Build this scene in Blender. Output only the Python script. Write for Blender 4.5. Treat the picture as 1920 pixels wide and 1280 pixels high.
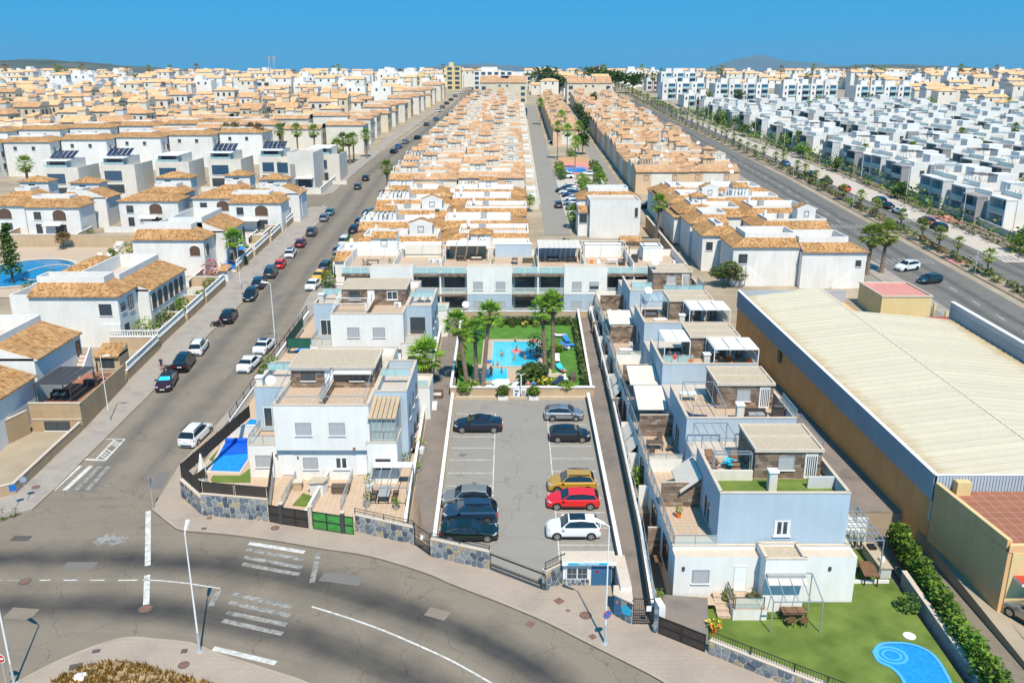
import bpy,bmesh,math,random
from math import sin,cos,tan,pi,radians as R,atan,atan2,sqrt,floor,hypot
from mathutils import Matrix,Vector
for o_ in list(bpy.data.objects):bpy.data.objects.remove(o_)
SC=bpy.context.scene
COL=SC.collection
rnd=random.Random(7)
# ------------------------------------------------------------------ camera, world, sun, exposure
F_PX,CAM_H=1620.0,39.0
PITCH=math.atan(506/F_PX)
SLOPE=0.047
cam=bpy.data.cameras.new('camera');camo=bpy.data.objects.new('camera',cam);COL.objects.link(camo)
cam.sensor_width=36.0;cam.sensor_fit='HORIZONTAL';cam.lens=36.0*F_PX/1920.0
cam.clip_start=0.5;cam.clip_end=30000
camo.location=(0,0,CAM_H);camo.rotation_euler=(pi/2-PITCH,0,0)
SC.camera=camo
W=bpy.data.worlds.new('World');SC.world=W;W.use_nodes=True
SUN_EL,SUN_AZ=R(55.5),atan2(-0.97,0.24)
wn=W.node_tree.nodes;wl=W.node_tree.links
bg=wn['Background']
sky=wn.new('ShaderNodeTexSky');sky.sky_type='NISHITA';sky.sun_disc=False
sky.sun_elevation=SUN_EL;sky.sun_rotation=pi/2-SUN_AZ
sky.altitude=0;sky.air_density=1.0;sky.dust_density=0.0;sky.ozone_density=6.0
tc=wn.new('ShaderNodeTexCoord');sx=wn.new('ShaderNodeSeparateXYZ');wl.new(tc.outputs['Generated'],sx.inputs[0])
lift=wn.new('ShaderNodeMath');lift.operation='MULTIPLY_ADD';lift.inputs[1].default_value=0.75;lift.inputs[2].default_value=0.34
wl.new(sx.outputs[2],lift.inputs[0])
cx=wn.new('ShaderNodeCombineXYZ');wl.new(sx.outputs[0],cx.inputs[0]);wl.new(sx.outputs[1],cx.inputs[1]);wl.new(lift.outputs[0],cx.inputs[2])
nv=wn.new('ShaderNodeVectorMath');nv.operation='NORMALIZE';wl.new(cx.outputs[0],nv.inputs[0]);wl.new(nv.outputs[0],sky.inputs[0])
tint=wn.new('ShaderNodeMix');tint.data_type='RGBA';tint.blend_type='MULTIPLY';tint.inputs[0].default_value=1.0
tint.inputs[7].default_value=(0.24,1.40,1.46,1)
wl.new(sky.outputs[0],tint.inputs[6]);wl.new(tint.outputs[2],bg.inputs['Color'])
bg.inputs['Strength'].default_value=0.125
sun=bpy.data.lights.new('sun','SUN');suno=bpy.data.objects.new('sun',sun);COL.objects.link(suno)
sun.energy=5.0;sun.angle=R(0.53);sun.color=(1.0,0.91,0.75)
d_=Vector((-cos(SUN_EL)*cos(SUN_AZ),-cos(SUN_EL)*sin(SUN_AZ),-sin(SUN_EL)))
suno.rotation_euler=d_.to_track_quat('-Z','Y').to_euler()
SC.view_settings.view_transform='Standard';SC.view_settings.look='None'
SC.view_settings.exposure=0.17;SC.view_settings.gamma=1.0
SC.view_settings.use_curve_mapping=False
cy=SC.cycles
cy.max_bounces=5;cy.diffuse_bounces=2;cy.glossy_bounces=2;cy.transmission_bounces=3
cy.transparent_max_bounces=8;cy.volume_bounces=0
cy.caustics_reflective=False;cy.caustics_refractive=False
cy.use_adaptive_sampling=True;cy.adaptive_threshold=0.012;cy.use_denoising=True;cy.denoising_input_passes='RGB_ALBEDO_NORMAL';cy.denoising_prefilter='ACCURATE'
# ------------------------------------------------------------------ ground height and pixel -> place
def zt(y):
 if y<500:return SLOPE*y
 if y<720:
  t=y-500;return SLOPE*500+SLOPE*t-SLOPE*t*t/440
 return SLOPE*610
_c,_s=cos(PITCH),sin(PITCH)
def ray(px,py):
 a=(px-960)/F_PX;b=(640-py)/F_PX
 return a,_c+b*_s,-_s+b*_c
def G(px,py,h=0.0):
 a,dy,dz=ray(px,py);t=(h-CAM_H)/(dz-SLOPE*dy)
 return(t*a,t*dy)
def PZ(px,py,z):
 a,dy,dz=ray(px,py);t=(z-CAM_H)/dz
 return(t*a,t*dy)
# ------------------------------------------------------------------ materials
MATS={}
SPEC={}
def nmat(name):
 m=bpy.data.materials.new(name);m.use_nodes=True
 return m,m.node_tree.nodes,m.node_tree.links,m.node_tree.nodes['Principled BSDF']
def math_(n,l,op,a,b=None):
 q=n.new('ShaderNodeMath');q.operation=op
 for i,v in enumerate((a,b)):
  if v is None:continue
  if isinstance(v,(int,float)):q.inputs[i].default_value=v
  else:l.new(v,q.inputs[i])
 return q.outputs[0]
def madd(n,l,a,k,c):
 o=math_(n,l,'MULTIPLY_ADD',a,k)
 o.node.inputs[2].default_value=c
 return o
def mixc(n,l,f,a,b,mode='MIX'):
 q=n.new('ShaderNodeMix');q.data_type='RGBA';q.blend_type=mode
 for i,v in((0,f),(6,a),(7,b)):
  if isinstance(v,(int,float)):q.inputs[i].default_value=v
  elif isinstance(v,tuple):q.inputs[i].default_value=(*v[:3],1)
  else:l.new(v,q.inputs[i])
 return q.outputs[2]
def noise(n,l,scale,detail=3,vec=None,rough=0.55):
 q=n.new('ShaderNodeTexNoise');q.inputs['Scale'].default_value=scale
 q.inputs['Detail'].default_value=detail;q.inputs['Roughness'].default_value=rough
 if vec is None:
  g=n.new('ShaderNodeNewGeometry');vec=g.outputs['Position']
 l.new(vec,q.inputs['Vector'])
 return q.outputs['Fac']
def ramp(n,l,f,stops):
 q=n.new('ShaderNodeValToRGB');e=q.color_ramp.elements
 while len(e)<len(stops):e.new(0.5)
 for k,(p,c)in enumerate(stops):
  e[k].position=p;e[k].color=(*c,1)if len(c)==3 else c
 l.new(f,q.inputs[0]);return q.outputs[0]
def bump(n,l,b,h,strength=0.3,dist=0.05):
 q=n.new('ShaderNodeBump');q.inputs['Strength'].default_value=strength;q.inputs['Distance'].default_value=dist
 l.new(h,q.inputs['Height']);l.new(q.outputs[0],b.inputs['Normal'])
def sc3(c,k):return tuple(min(1,v*k)for v in c)
def plain(name,c,rough=0.7,var=0.12,s=1.2,bmp=0.0,metal=0.0,spec=0.4,c2=None,rand=0.0):
 m,n,l,b=nmat(name)
 if var>0 or c2:
  f=noise(n,l,s,4)
  f=madd(n,l,f,2.2,-0.6)
  col=mixc(n,l,f,sc3(c,1-var),c2 or sc3(c,1+var))
  if rand:
   oi=n.new('ShaderNodeObjectInfo')
   r1=madd(n,l,oi.outputs['Random'],rand*2,1-rand)
   hv=n.new('ShaderNodeHueSaturation');l.new(r1,hv.inputs['Value']);l.new(col,hv.inputs['Color']);col=hv.outputs[0]
  l.new(col,b.inputs['Base Color'])
  if bmp:bump(n,l,b,noise(n,l,s*12,3),bmp,0.03)
 else:
  b.inputs['Base Color'].default_value=(*c,1)
 b.inputs['Roughness'].default_value=rough;b.inputs['Metallic'].default_value=metal
 b.inputs['Specular IOR Level'].default_value=spec
 return m
def uvn(n):
 return n.new('ShaderNodeUVMap').outputs[0]
def sepxy(n,l,v):
 q=n.new('ShaderNodeSeparateXYZ');l.new(v,q.inputs[0]);return q.outputs
def combine(n,l,x,y,z=0.0):
 q=n.new('ShaderNodeCombineXYZ')
 for i,v in enumerate((x,y,z)):
  if isinstance(v,(int,float)):q.inputs[i].default_value=v
  else:l.new(v,q.inputs[i])
 return q.outputs[0]
def tiles(name,cols,pu=0.26,pv=0.42,bs=0.9):
 """curved roof tiles: one random tone per tile, round relief down the slope"""
 m,n,l,b=nmat(name)
 o=sepxy(n,l,uvn(n))
 u=math_(n,l,'DIVIDE',o[0],pu);v=math_(n,l,'DIVIDE',o[1],pv)
 w=n.new('ShaderNodeTexWhiteNoise');w.noise_dimensions='3D'
 oi=n.new('ShaderNodeObjectInfo')
 l.new(combine(n,l,math_(n,l,'FLOOR',u),math_(n,l,'FLOOR',v),oi.outputs['Random']),w.inputs['Vector'])
 col=ramp(n,l,w.outputs['Value'],[(0,cols[0]),(0.35,cols[1]),(0.7,cols[2]),(1,cols[3])])
 big=noise(n,l,0.5,4)
 big=madd(n,l,big,0.9,0.55)
 hv=n.new('ShaderNodeHueSaturation');l.new(big,hv.inputs['Value']);l.new(col,hv.inputs['Color'])
 l.new(hv.outputs[0],b.inputs['Base Color'])
 wv=math_(n,l,'SINE',math_(n,l,'MULTIPLY',u,2*pi))
 st=math_(n,l,'FRACT',v)
 h=math_(n,l,'ADD',wv,st)
 bump(n,l,b,h,bs,0.06)
 b.inputs['Roughness'].default_value=0.9;b.inputs['Specular IOR Level'].default_value=0.15
 return m
def bricky(name,c1,c2,mortar,bw,bh,ms=0.012,rough=0.8,bs=0.5,off=0.5,tone=None,nz=2.5):
 m,n,l,b=nmat(name)
 q=n.new('ShaderNodeTexBrick');l.new(uvn(n),q.inputs['Vector'])
 q.inputs['Color1'].default_value=(*c1,1);q.inputs['Color2'].default_value=(*c2,1);q.inputs['Mortar'].default_value=(*mortar,1)
 q.inputs['Scale'].default_value=1.0;q.inputs['Mortar Size'].default_value=ms
 q.inputs['Brick Width'].default_value=bw;q.inputs['Row Height'].default_value=bh;q.offset=off
 f=noise(n,l,nz,4)
 col=q.outputs['Color']
 if tone:
  t=ramp(n,l,f,[(0.3,tone[0]),(0.5,tone[1]),(0.7,tone[2])])
  col=mixc(n,l,1.0,col,t,'MULTIPLY')
 l.new(col,b.inputs['Base Color'])
 h=math_(n,l,'ADD',math_(n,l,'MULTIPLY',f,0.5),math_(n,l,'SUBTRACT',1.0,q.outputs['Fac']))
 bump(n,l,b,h,bs,0.03);b.inputs['Roughness'].default_value=rough;b.inputs['Specular IOR Level'].default_value=0.2
 return m
def glassy(name,c,alpha=0.5,rough=0.05):
 m,n,l,b=nmat(name)
 b.inputs['Base Color'].default_value=(*c,1);b.inputs['Roughness'].default_value=rough
 b.inputs['Alpha'].default_value=alpha;b.inputs['Specular IOR Level'].default_value=0.6
 return m
def foliage(name,a,bcol,s=2.5):
 m,n,l,b=nmat(name)
 f=noise(n,l,s,3)
 oi=n.new('ShaderNodeObjectInfo')
 f2=madd(n,l,f,2.4,-0.7)
 col=mixc(n,l,f2,a,bcol)
 hv=n.new('ShaderNodeHueSaturation')
 v=madd(n,l,oi.outputs['Random'],0.5,0.75)
 l.new(v,hv.inputs['Value']);l.new(col,hv.inputs['Color'])
 l.new(hv.outputs[0],b.inputs['Base Color'])
 b.inputs['Roughness'].default_value=0.6;b.inputs['Specular IOR Level'].default_value=0.25
 tr=n.new('ShaderNodeBsdfTranslucent');l.new(hv.outputs[0],tr.inputs['Color'])
 mx=n.new('ShaderNodeMixShader');mx.inputs[0].default_value=0.3
 l.new(b.outputs[0],mx.inputs[1]);l.new(tr.outputs[0],mx.inputs[2])
 l.new(mx.outputs[0],n['Material Output'].inputs['Surface'])
 return m
def gloss(name,c,rough=0.25,metal=0.0,coat=1.0):
 m,n,l,b=nmat(name)
 b.inputs['Base Color'].default_value=(*c,1);b.inputs['Roughness'].default_value=rough;b.inputs['Metallic'].default_value=metal
 b.inputs['Coat Weight'].default_value=coat;b.inputs['Coat Roughness'].default_value=0.04
 return m
def plaster(name,c,streak=0.06,rand=0.0):
 """painted render with faint rain streaks and blotches"""
 m,n,l,b=nmat(name)
 g=n.new('ShaderNodeNewGeometry')
 mp=n.new('ShaderNodeMapping');mp.inputs['Scale'].default_value=(1.5,1.5,0.16);l.new(g.outputs['Position'],mp.inputs[0])
 f1=noise(n,l,1.4,5,mp.outputs[0],0.65);f2=noise(n,l,0.35,4,g.outputs['Position'])
 f=math_(n,l,'ADD',math_(n,l,'MULTIPLY',f1,0.6),math_(n,l,'MULTIPLY',f2,0.6))
 col=mixc(n,l,ramp(n,l,f,[(0.4,(0,0,0)),(0.75,(1,1,1))]),c,sc3(c,1-3*streak))
 if rand:
  oi=n.new('ShaderNodeObjectInfo')
  r1=madd(n,l,oi.outputs['Random'],rand*2,1-rand)
  hv=n.new('ShaderNodeHueSaturation');l.new(r1,hv.inputs['Value']);l.new(col,hv.inputs['Color']);col=hv.outputs[0]
 l.new(col,b.inputs['Base Color'])
 bump(n,l,b,noise(n,l,9,4),0.12,0.02)
 b.inputs['Roughness'].default_value=0.85;b.inputs['Specular IOR Level'].default_value=0.2
 return m
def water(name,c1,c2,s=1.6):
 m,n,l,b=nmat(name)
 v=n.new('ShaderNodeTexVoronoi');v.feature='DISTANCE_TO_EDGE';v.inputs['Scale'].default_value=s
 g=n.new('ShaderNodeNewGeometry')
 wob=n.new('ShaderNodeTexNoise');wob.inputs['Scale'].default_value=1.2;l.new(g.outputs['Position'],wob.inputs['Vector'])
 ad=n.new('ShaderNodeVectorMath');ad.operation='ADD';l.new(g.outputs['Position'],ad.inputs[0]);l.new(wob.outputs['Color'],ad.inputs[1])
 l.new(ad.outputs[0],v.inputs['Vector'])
 f=ramp(n,l,v.outputs['Distance'],[(0.0,(1,1,1)),(0.12,(0,0,0))])  # caustic light painted into the water colour along wobbling cell edges
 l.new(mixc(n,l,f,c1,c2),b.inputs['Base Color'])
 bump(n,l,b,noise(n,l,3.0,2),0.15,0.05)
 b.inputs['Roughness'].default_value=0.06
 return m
def asphalt(name,light,dark,bands):
 """bands: list of (v centre, half width, strength) across the UV v axis in metres: worn wheel tracks"""
 m,n,l,b=nmat(name)
 o=sepxy(n,l,uvn(n))
 g=n.new('ShaderNodeNewGeometry')
 st=combine(n,l,math_(n,l,'MULTIPLY',o[0],0.05),math_(n,l,'MULTIPLY',o[1],0.9),0.0)
 f=noise(n,l,1.0,5,st,0.6);blot=noise(n,l,0.35,5);fine=noise(n,l,14,3)
 tot=madd(n,l,f,0.5,-0.22)
 wob=madd(n,l,noise(n,l,0.12,2),1.6,-0.8)
 vv=math_(n,l,'ADD',o[1],wob)
 for c,w,k in bands:
  d=math_(n,l,'DIVIDE',math_(n,l,'ABSOLUTE',math_(n,l,'SUBTRACT',vv,c)),w)
  e=math_(n,l,'EXPONENT',math_(n,l,'MULTIPLY',math_(n,l,'MULTIPLY',d,d),-1.0))
  tot=math_(n,l,'ADD',tot,math_(n,l,'MULTIPLY',e,k))
 tot=math_(n,l,'ADD',tot,madd(n,l,blot,0.7,-0.35))
 q=n.new('ShaderNodeClamp');l.new(tot,q.inputs[0])
 col=mixc(n,l,q.outputs[0],light,dark)
 col=mixc(n,l,1.0,col,ramp(n,l,fine,[(0.25,(.78,.78,.78)),(0.75,(1.12,1.12,1.12))]),'MULTIPLY')
 cr=n.new('ShaderNodeTexVoronoi');cr.feature='DISTANCE_TO_EDGE';cr.inputs['Scale'].default_value=0.16
 mp=n.new('ShaderNodeVectorMath');mp.operation='ADD';l.new(g.outputs['Position'],mp.inputs[0])
 wn2=n.new('ShaderNodeTexNoise');wn2.inputs['Scale'].default_value=0.5;wn2.inputs['Detail'].default_value=5;l.new(g.outputs['Position'],wn2.inputs['Vector'])
 sc_=n.new('ShaderNodeVectorMath');sc_.operation='SCALE';sc_.inputs['Scale'].default_value=3.0;l.new(wn2.outputs['Color'],sc_.inputs[0]);l.new(sc_.outputs[0],mp.inputs[1])
 l.new(mp.outputs[0],cr.inputs['Vector'])
 cf=ramp(n,l,cr.outputs['Distance'],[(0.0,(0.62,0.62,0.62)),(0.006,(1,1,1))])
 col=mixc(n,l,1.0,col,cf,'MULTIPLY')
 l.new(col,b.inputs['Base Color'])
 bump(n,l,b,fine,0.25,0.02);b.inputs['Roughness'].default_value=0.85;b.inputs['Specular IOR Level'].default_value=0.25
 return m
def clad(name,stops,bw=0.55,bh=0.27):
 """slate cladding: one random tone per block, thin dark joints"""
 m,n,l,b=nmat(name)
 o=sepxy(n,l,uvn(n))
 row=math_(n,l,'FLOOR',math_(n,l,'DIVIDE',o[1],bh))
 u=math_(n,l,'ADD',math_(n,l,'DIVIDE',o[0],bw),math_(n,l,'MULTIPLY',row,0.37))
 w=n.new('ShaderNodeTexWhiteNoise');w.noise_dimensions='3D'
 l.new(combine(n,l,math_(n,l,'FLOOR',u),row,0.0),w.inputs['Vector'])
 f=math_(n,l,'ADD',math_(n,l,'MULTIPLY',w.outputs['Value'],0.75),math_(n,l,'MULTIPLY',noise(n,l,1.8,4),0.35))
 col=ramp(n,l,f,stops)
 fu=math_(n,l,'FRACT',u);fv=math_(n,l,'FRACT',math_(n,l,'DIVIDE',o[1],bh))
 ju=math_(n,l,'LESS_THAN',fu,0.045);jv=math_(n,l,'LESS_THAN',fv,0.09)
 j=math_(n,l,'MAXIMUM',ju,jv)
 col=mixc(n,l,math_(n,l,'MULTIPLY',j,0.6),col,(0.05,0.04,0.035))
 l.new(col,b.inputs['Base Color'])
 bump(n,l,b,math_(n,l,'ADD',w.outputs['Value'],math_(n,l,'MULTIPLY',j,-1.0)),0.5,0.04)
 b.inputs['Roughness'].default_value=0.8
 return m
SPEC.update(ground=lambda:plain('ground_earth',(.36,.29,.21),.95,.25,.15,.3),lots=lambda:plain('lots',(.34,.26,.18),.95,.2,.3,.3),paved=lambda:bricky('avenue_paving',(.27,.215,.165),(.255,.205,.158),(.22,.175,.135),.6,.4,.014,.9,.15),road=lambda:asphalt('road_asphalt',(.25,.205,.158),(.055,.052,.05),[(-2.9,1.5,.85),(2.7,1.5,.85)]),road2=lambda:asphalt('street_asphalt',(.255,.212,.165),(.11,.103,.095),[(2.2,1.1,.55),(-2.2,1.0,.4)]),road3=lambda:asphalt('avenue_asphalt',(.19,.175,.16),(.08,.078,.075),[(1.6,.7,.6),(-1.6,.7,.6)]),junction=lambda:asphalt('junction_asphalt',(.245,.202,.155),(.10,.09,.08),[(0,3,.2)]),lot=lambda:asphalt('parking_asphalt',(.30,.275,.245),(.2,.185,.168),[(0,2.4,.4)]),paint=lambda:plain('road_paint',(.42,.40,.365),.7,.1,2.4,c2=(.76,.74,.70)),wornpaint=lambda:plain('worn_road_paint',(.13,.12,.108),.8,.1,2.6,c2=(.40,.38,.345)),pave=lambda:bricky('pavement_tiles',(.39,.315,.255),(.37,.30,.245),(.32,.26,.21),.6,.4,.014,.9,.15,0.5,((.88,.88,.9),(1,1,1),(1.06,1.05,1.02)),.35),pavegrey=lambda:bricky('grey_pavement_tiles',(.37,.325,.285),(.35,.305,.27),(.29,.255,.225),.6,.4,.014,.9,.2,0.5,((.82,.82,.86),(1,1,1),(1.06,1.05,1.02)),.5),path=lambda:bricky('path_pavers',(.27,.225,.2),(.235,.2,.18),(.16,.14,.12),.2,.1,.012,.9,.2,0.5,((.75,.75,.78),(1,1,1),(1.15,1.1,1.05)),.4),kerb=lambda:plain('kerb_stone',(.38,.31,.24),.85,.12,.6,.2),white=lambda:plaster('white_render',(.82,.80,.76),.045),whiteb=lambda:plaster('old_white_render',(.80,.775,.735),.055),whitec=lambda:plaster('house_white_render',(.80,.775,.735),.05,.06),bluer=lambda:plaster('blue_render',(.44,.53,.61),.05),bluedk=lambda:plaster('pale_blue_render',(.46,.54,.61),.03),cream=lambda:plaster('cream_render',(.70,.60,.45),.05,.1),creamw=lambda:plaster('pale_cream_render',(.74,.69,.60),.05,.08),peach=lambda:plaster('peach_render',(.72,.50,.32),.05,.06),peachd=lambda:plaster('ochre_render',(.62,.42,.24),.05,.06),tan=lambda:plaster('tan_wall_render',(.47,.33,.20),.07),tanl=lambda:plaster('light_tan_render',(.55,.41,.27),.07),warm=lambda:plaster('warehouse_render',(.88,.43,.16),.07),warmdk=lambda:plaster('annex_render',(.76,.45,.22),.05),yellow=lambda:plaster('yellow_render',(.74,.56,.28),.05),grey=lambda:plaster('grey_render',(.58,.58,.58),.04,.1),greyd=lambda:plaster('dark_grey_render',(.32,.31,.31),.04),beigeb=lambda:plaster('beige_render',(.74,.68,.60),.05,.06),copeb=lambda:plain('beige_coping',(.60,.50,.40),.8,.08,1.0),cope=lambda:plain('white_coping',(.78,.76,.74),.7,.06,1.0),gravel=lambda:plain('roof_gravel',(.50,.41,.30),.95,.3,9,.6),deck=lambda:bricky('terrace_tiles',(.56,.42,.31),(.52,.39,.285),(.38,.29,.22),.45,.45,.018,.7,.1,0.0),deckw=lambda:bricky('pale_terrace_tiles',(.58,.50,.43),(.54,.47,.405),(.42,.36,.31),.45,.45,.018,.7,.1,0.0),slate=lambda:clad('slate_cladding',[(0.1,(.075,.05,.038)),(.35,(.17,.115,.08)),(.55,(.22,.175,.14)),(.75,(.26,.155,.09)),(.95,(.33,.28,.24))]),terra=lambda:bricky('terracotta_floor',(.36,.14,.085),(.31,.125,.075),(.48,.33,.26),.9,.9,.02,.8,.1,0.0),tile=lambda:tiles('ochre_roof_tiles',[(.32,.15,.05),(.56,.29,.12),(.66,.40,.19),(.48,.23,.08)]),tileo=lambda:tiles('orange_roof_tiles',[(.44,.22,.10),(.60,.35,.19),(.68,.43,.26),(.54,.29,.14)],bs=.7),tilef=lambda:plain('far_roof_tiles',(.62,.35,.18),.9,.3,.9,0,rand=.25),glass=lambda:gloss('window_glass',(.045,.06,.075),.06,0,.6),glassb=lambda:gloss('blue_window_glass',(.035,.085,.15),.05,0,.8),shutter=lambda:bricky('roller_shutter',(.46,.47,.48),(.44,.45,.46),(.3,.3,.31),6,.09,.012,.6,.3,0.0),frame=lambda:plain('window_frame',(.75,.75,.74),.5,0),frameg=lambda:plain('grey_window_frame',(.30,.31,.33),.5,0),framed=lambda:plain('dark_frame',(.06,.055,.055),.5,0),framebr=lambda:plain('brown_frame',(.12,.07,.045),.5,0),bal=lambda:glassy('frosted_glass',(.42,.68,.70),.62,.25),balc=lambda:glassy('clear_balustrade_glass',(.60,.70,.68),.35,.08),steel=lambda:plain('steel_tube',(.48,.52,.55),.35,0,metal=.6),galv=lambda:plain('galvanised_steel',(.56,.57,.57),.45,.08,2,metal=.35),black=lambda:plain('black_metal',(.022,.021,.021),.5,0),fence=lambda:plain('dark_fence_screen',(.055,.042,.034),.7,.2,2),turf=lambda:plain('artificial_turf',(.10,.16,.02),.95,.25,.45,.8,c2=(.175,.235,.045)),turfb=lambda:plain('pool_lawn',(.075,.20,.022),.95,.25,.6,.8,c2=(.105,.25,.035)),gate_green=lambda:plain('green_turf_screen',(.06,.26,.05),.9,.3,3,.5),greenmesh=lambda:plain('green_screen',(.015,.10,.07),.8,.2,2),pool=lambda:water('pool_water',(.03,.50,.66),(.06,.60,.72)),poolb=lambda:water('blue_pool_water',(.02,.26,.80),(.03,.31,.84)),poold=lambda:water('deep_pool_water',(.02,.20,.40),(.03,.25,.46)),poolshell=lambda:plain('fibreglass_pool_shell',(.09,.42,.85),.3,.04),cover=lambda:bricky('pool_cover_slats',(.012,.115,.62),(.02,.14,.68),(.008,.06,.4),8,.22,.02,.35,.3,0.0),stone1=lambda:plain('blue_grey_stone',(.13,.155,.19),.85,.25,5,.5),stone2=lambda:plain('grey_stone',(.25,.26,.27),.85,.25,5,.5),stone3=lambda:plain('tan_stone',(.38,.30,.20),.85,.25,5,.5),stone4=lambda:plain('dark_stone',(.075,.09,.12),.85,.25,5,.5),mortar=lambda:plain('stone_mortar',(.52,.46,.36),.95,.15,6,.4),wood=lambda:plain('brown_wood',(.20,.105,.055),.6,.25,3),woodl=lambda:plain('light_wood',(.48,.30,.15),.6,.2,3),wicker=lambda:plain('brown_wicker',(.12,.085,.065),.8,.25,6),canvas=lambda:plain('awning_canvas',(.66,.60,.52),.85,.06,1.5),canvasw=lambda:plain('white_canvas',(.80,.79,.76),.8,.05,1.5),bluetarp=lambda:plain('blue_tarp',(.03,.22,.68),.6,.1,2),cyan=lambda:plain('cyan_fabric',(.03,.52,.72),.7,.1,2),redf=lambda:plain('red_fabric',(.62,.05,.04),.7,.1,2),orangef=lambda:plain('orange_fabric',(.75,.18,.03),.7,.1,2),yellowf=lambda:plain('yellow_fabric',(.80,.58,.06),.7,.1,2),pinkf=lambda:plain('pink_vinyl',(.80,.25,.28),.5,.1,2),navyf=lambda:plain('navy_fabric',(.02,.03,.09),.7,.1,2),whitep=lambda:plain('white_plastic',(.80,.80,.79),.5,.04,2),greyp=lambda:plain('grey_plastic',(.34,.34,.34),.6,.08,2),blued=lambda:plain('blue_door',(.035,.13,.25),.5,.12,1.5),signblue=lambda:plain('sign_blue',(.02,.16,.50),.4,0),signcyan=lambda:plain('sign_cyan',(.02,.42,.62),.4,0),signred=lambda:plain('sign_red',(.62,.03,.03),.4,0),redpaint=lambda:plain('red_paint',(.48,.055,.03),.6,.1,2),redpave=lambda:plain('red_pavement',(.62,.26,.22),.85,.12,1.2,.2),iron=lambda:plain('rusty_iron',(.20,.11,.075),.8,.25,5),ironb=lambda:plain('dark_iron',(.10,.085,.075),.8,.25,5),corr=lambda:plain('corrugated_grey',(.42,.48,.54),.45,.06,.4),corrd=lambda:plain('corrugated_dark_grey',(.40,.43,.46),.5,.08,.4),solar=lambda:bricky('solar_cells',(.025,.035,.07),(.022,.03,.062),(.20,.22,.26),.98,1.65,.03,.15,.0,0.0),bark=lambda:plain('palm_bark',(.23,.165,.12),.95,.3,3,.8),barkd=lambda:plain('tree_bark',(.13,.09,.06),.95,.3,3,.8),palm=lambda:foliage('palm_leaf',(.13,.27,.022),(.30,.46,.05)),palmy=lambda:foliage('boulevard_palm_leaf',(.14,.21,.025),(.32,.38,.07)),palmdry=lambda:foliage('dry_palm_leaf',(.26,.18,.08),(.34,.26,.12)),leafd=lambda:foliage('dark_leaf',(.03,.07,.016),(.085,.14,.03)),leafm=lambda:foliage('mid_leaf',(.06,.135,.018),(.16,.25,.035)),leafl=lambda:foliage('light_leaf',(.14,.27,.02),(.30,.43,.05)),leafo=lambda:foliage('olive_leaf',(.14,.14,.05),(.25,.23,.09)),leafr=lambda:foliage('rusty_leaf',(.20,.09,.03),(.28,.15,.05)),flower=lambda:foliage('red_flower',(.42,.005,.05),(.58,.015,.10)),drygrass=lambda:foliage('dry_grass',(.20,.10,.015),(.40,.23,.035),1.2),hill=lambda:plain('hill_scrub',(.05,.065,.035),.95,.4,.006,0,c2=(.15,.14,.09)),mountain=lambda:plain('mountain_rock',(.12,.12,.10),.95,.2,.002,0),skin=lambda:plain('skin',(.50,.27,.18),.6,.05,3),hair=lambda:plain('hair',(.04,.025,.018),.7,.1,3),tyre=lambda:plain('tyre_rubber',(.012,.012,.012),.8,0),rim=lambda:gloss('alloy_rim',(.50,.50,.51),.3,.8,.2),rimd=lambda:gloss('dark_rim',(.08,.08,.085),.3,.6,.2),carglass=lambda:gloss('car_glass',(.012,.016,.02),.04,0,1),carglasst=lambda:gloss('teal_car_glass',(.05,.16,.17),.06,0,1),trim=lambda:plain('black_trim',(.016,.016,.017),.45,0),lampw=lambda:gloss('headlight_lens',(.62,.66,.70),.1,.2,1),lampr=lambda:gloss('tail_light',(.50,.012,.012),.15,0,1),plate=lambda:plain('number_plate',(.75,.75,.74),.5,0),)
for k_,c_,me_ in[('navy',(.010,.013,.030),.3),('beigecar',(.36,.33,.28),.5),('bluecar',(.035,.075,.135),.5),('green',(.008,.022,.017),.4),('silver',(.42,.43,.46),.7),('blackcar',(.008,.009,.012),.2),('gold',(.66,.36,.045),.3),('red',(.72,.010,.010),.0),('whitecar',(.80,.81,.83),.0),('maroon',(.05,.010,.014),.3),('greycar',(.10,.105,.115),.5),('taxi',(.72,.40,.02),.0),('teal',(.10,.30,.34),.4),('bluelt',(.10,.22,.46),.4),('tealdk',(.015,.05,.06),.4),('darkred',(.20,.012,.02),.2)]:
 SPEC['paint_'+k_]=(lambda k=k_,c=c_,me=me_:gloss('car_paint_'+k,c,.28,me))
def M(k):
 if k not in MATS:MATS[k]=SPEC[k]()
 return MATS[k]
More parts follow.
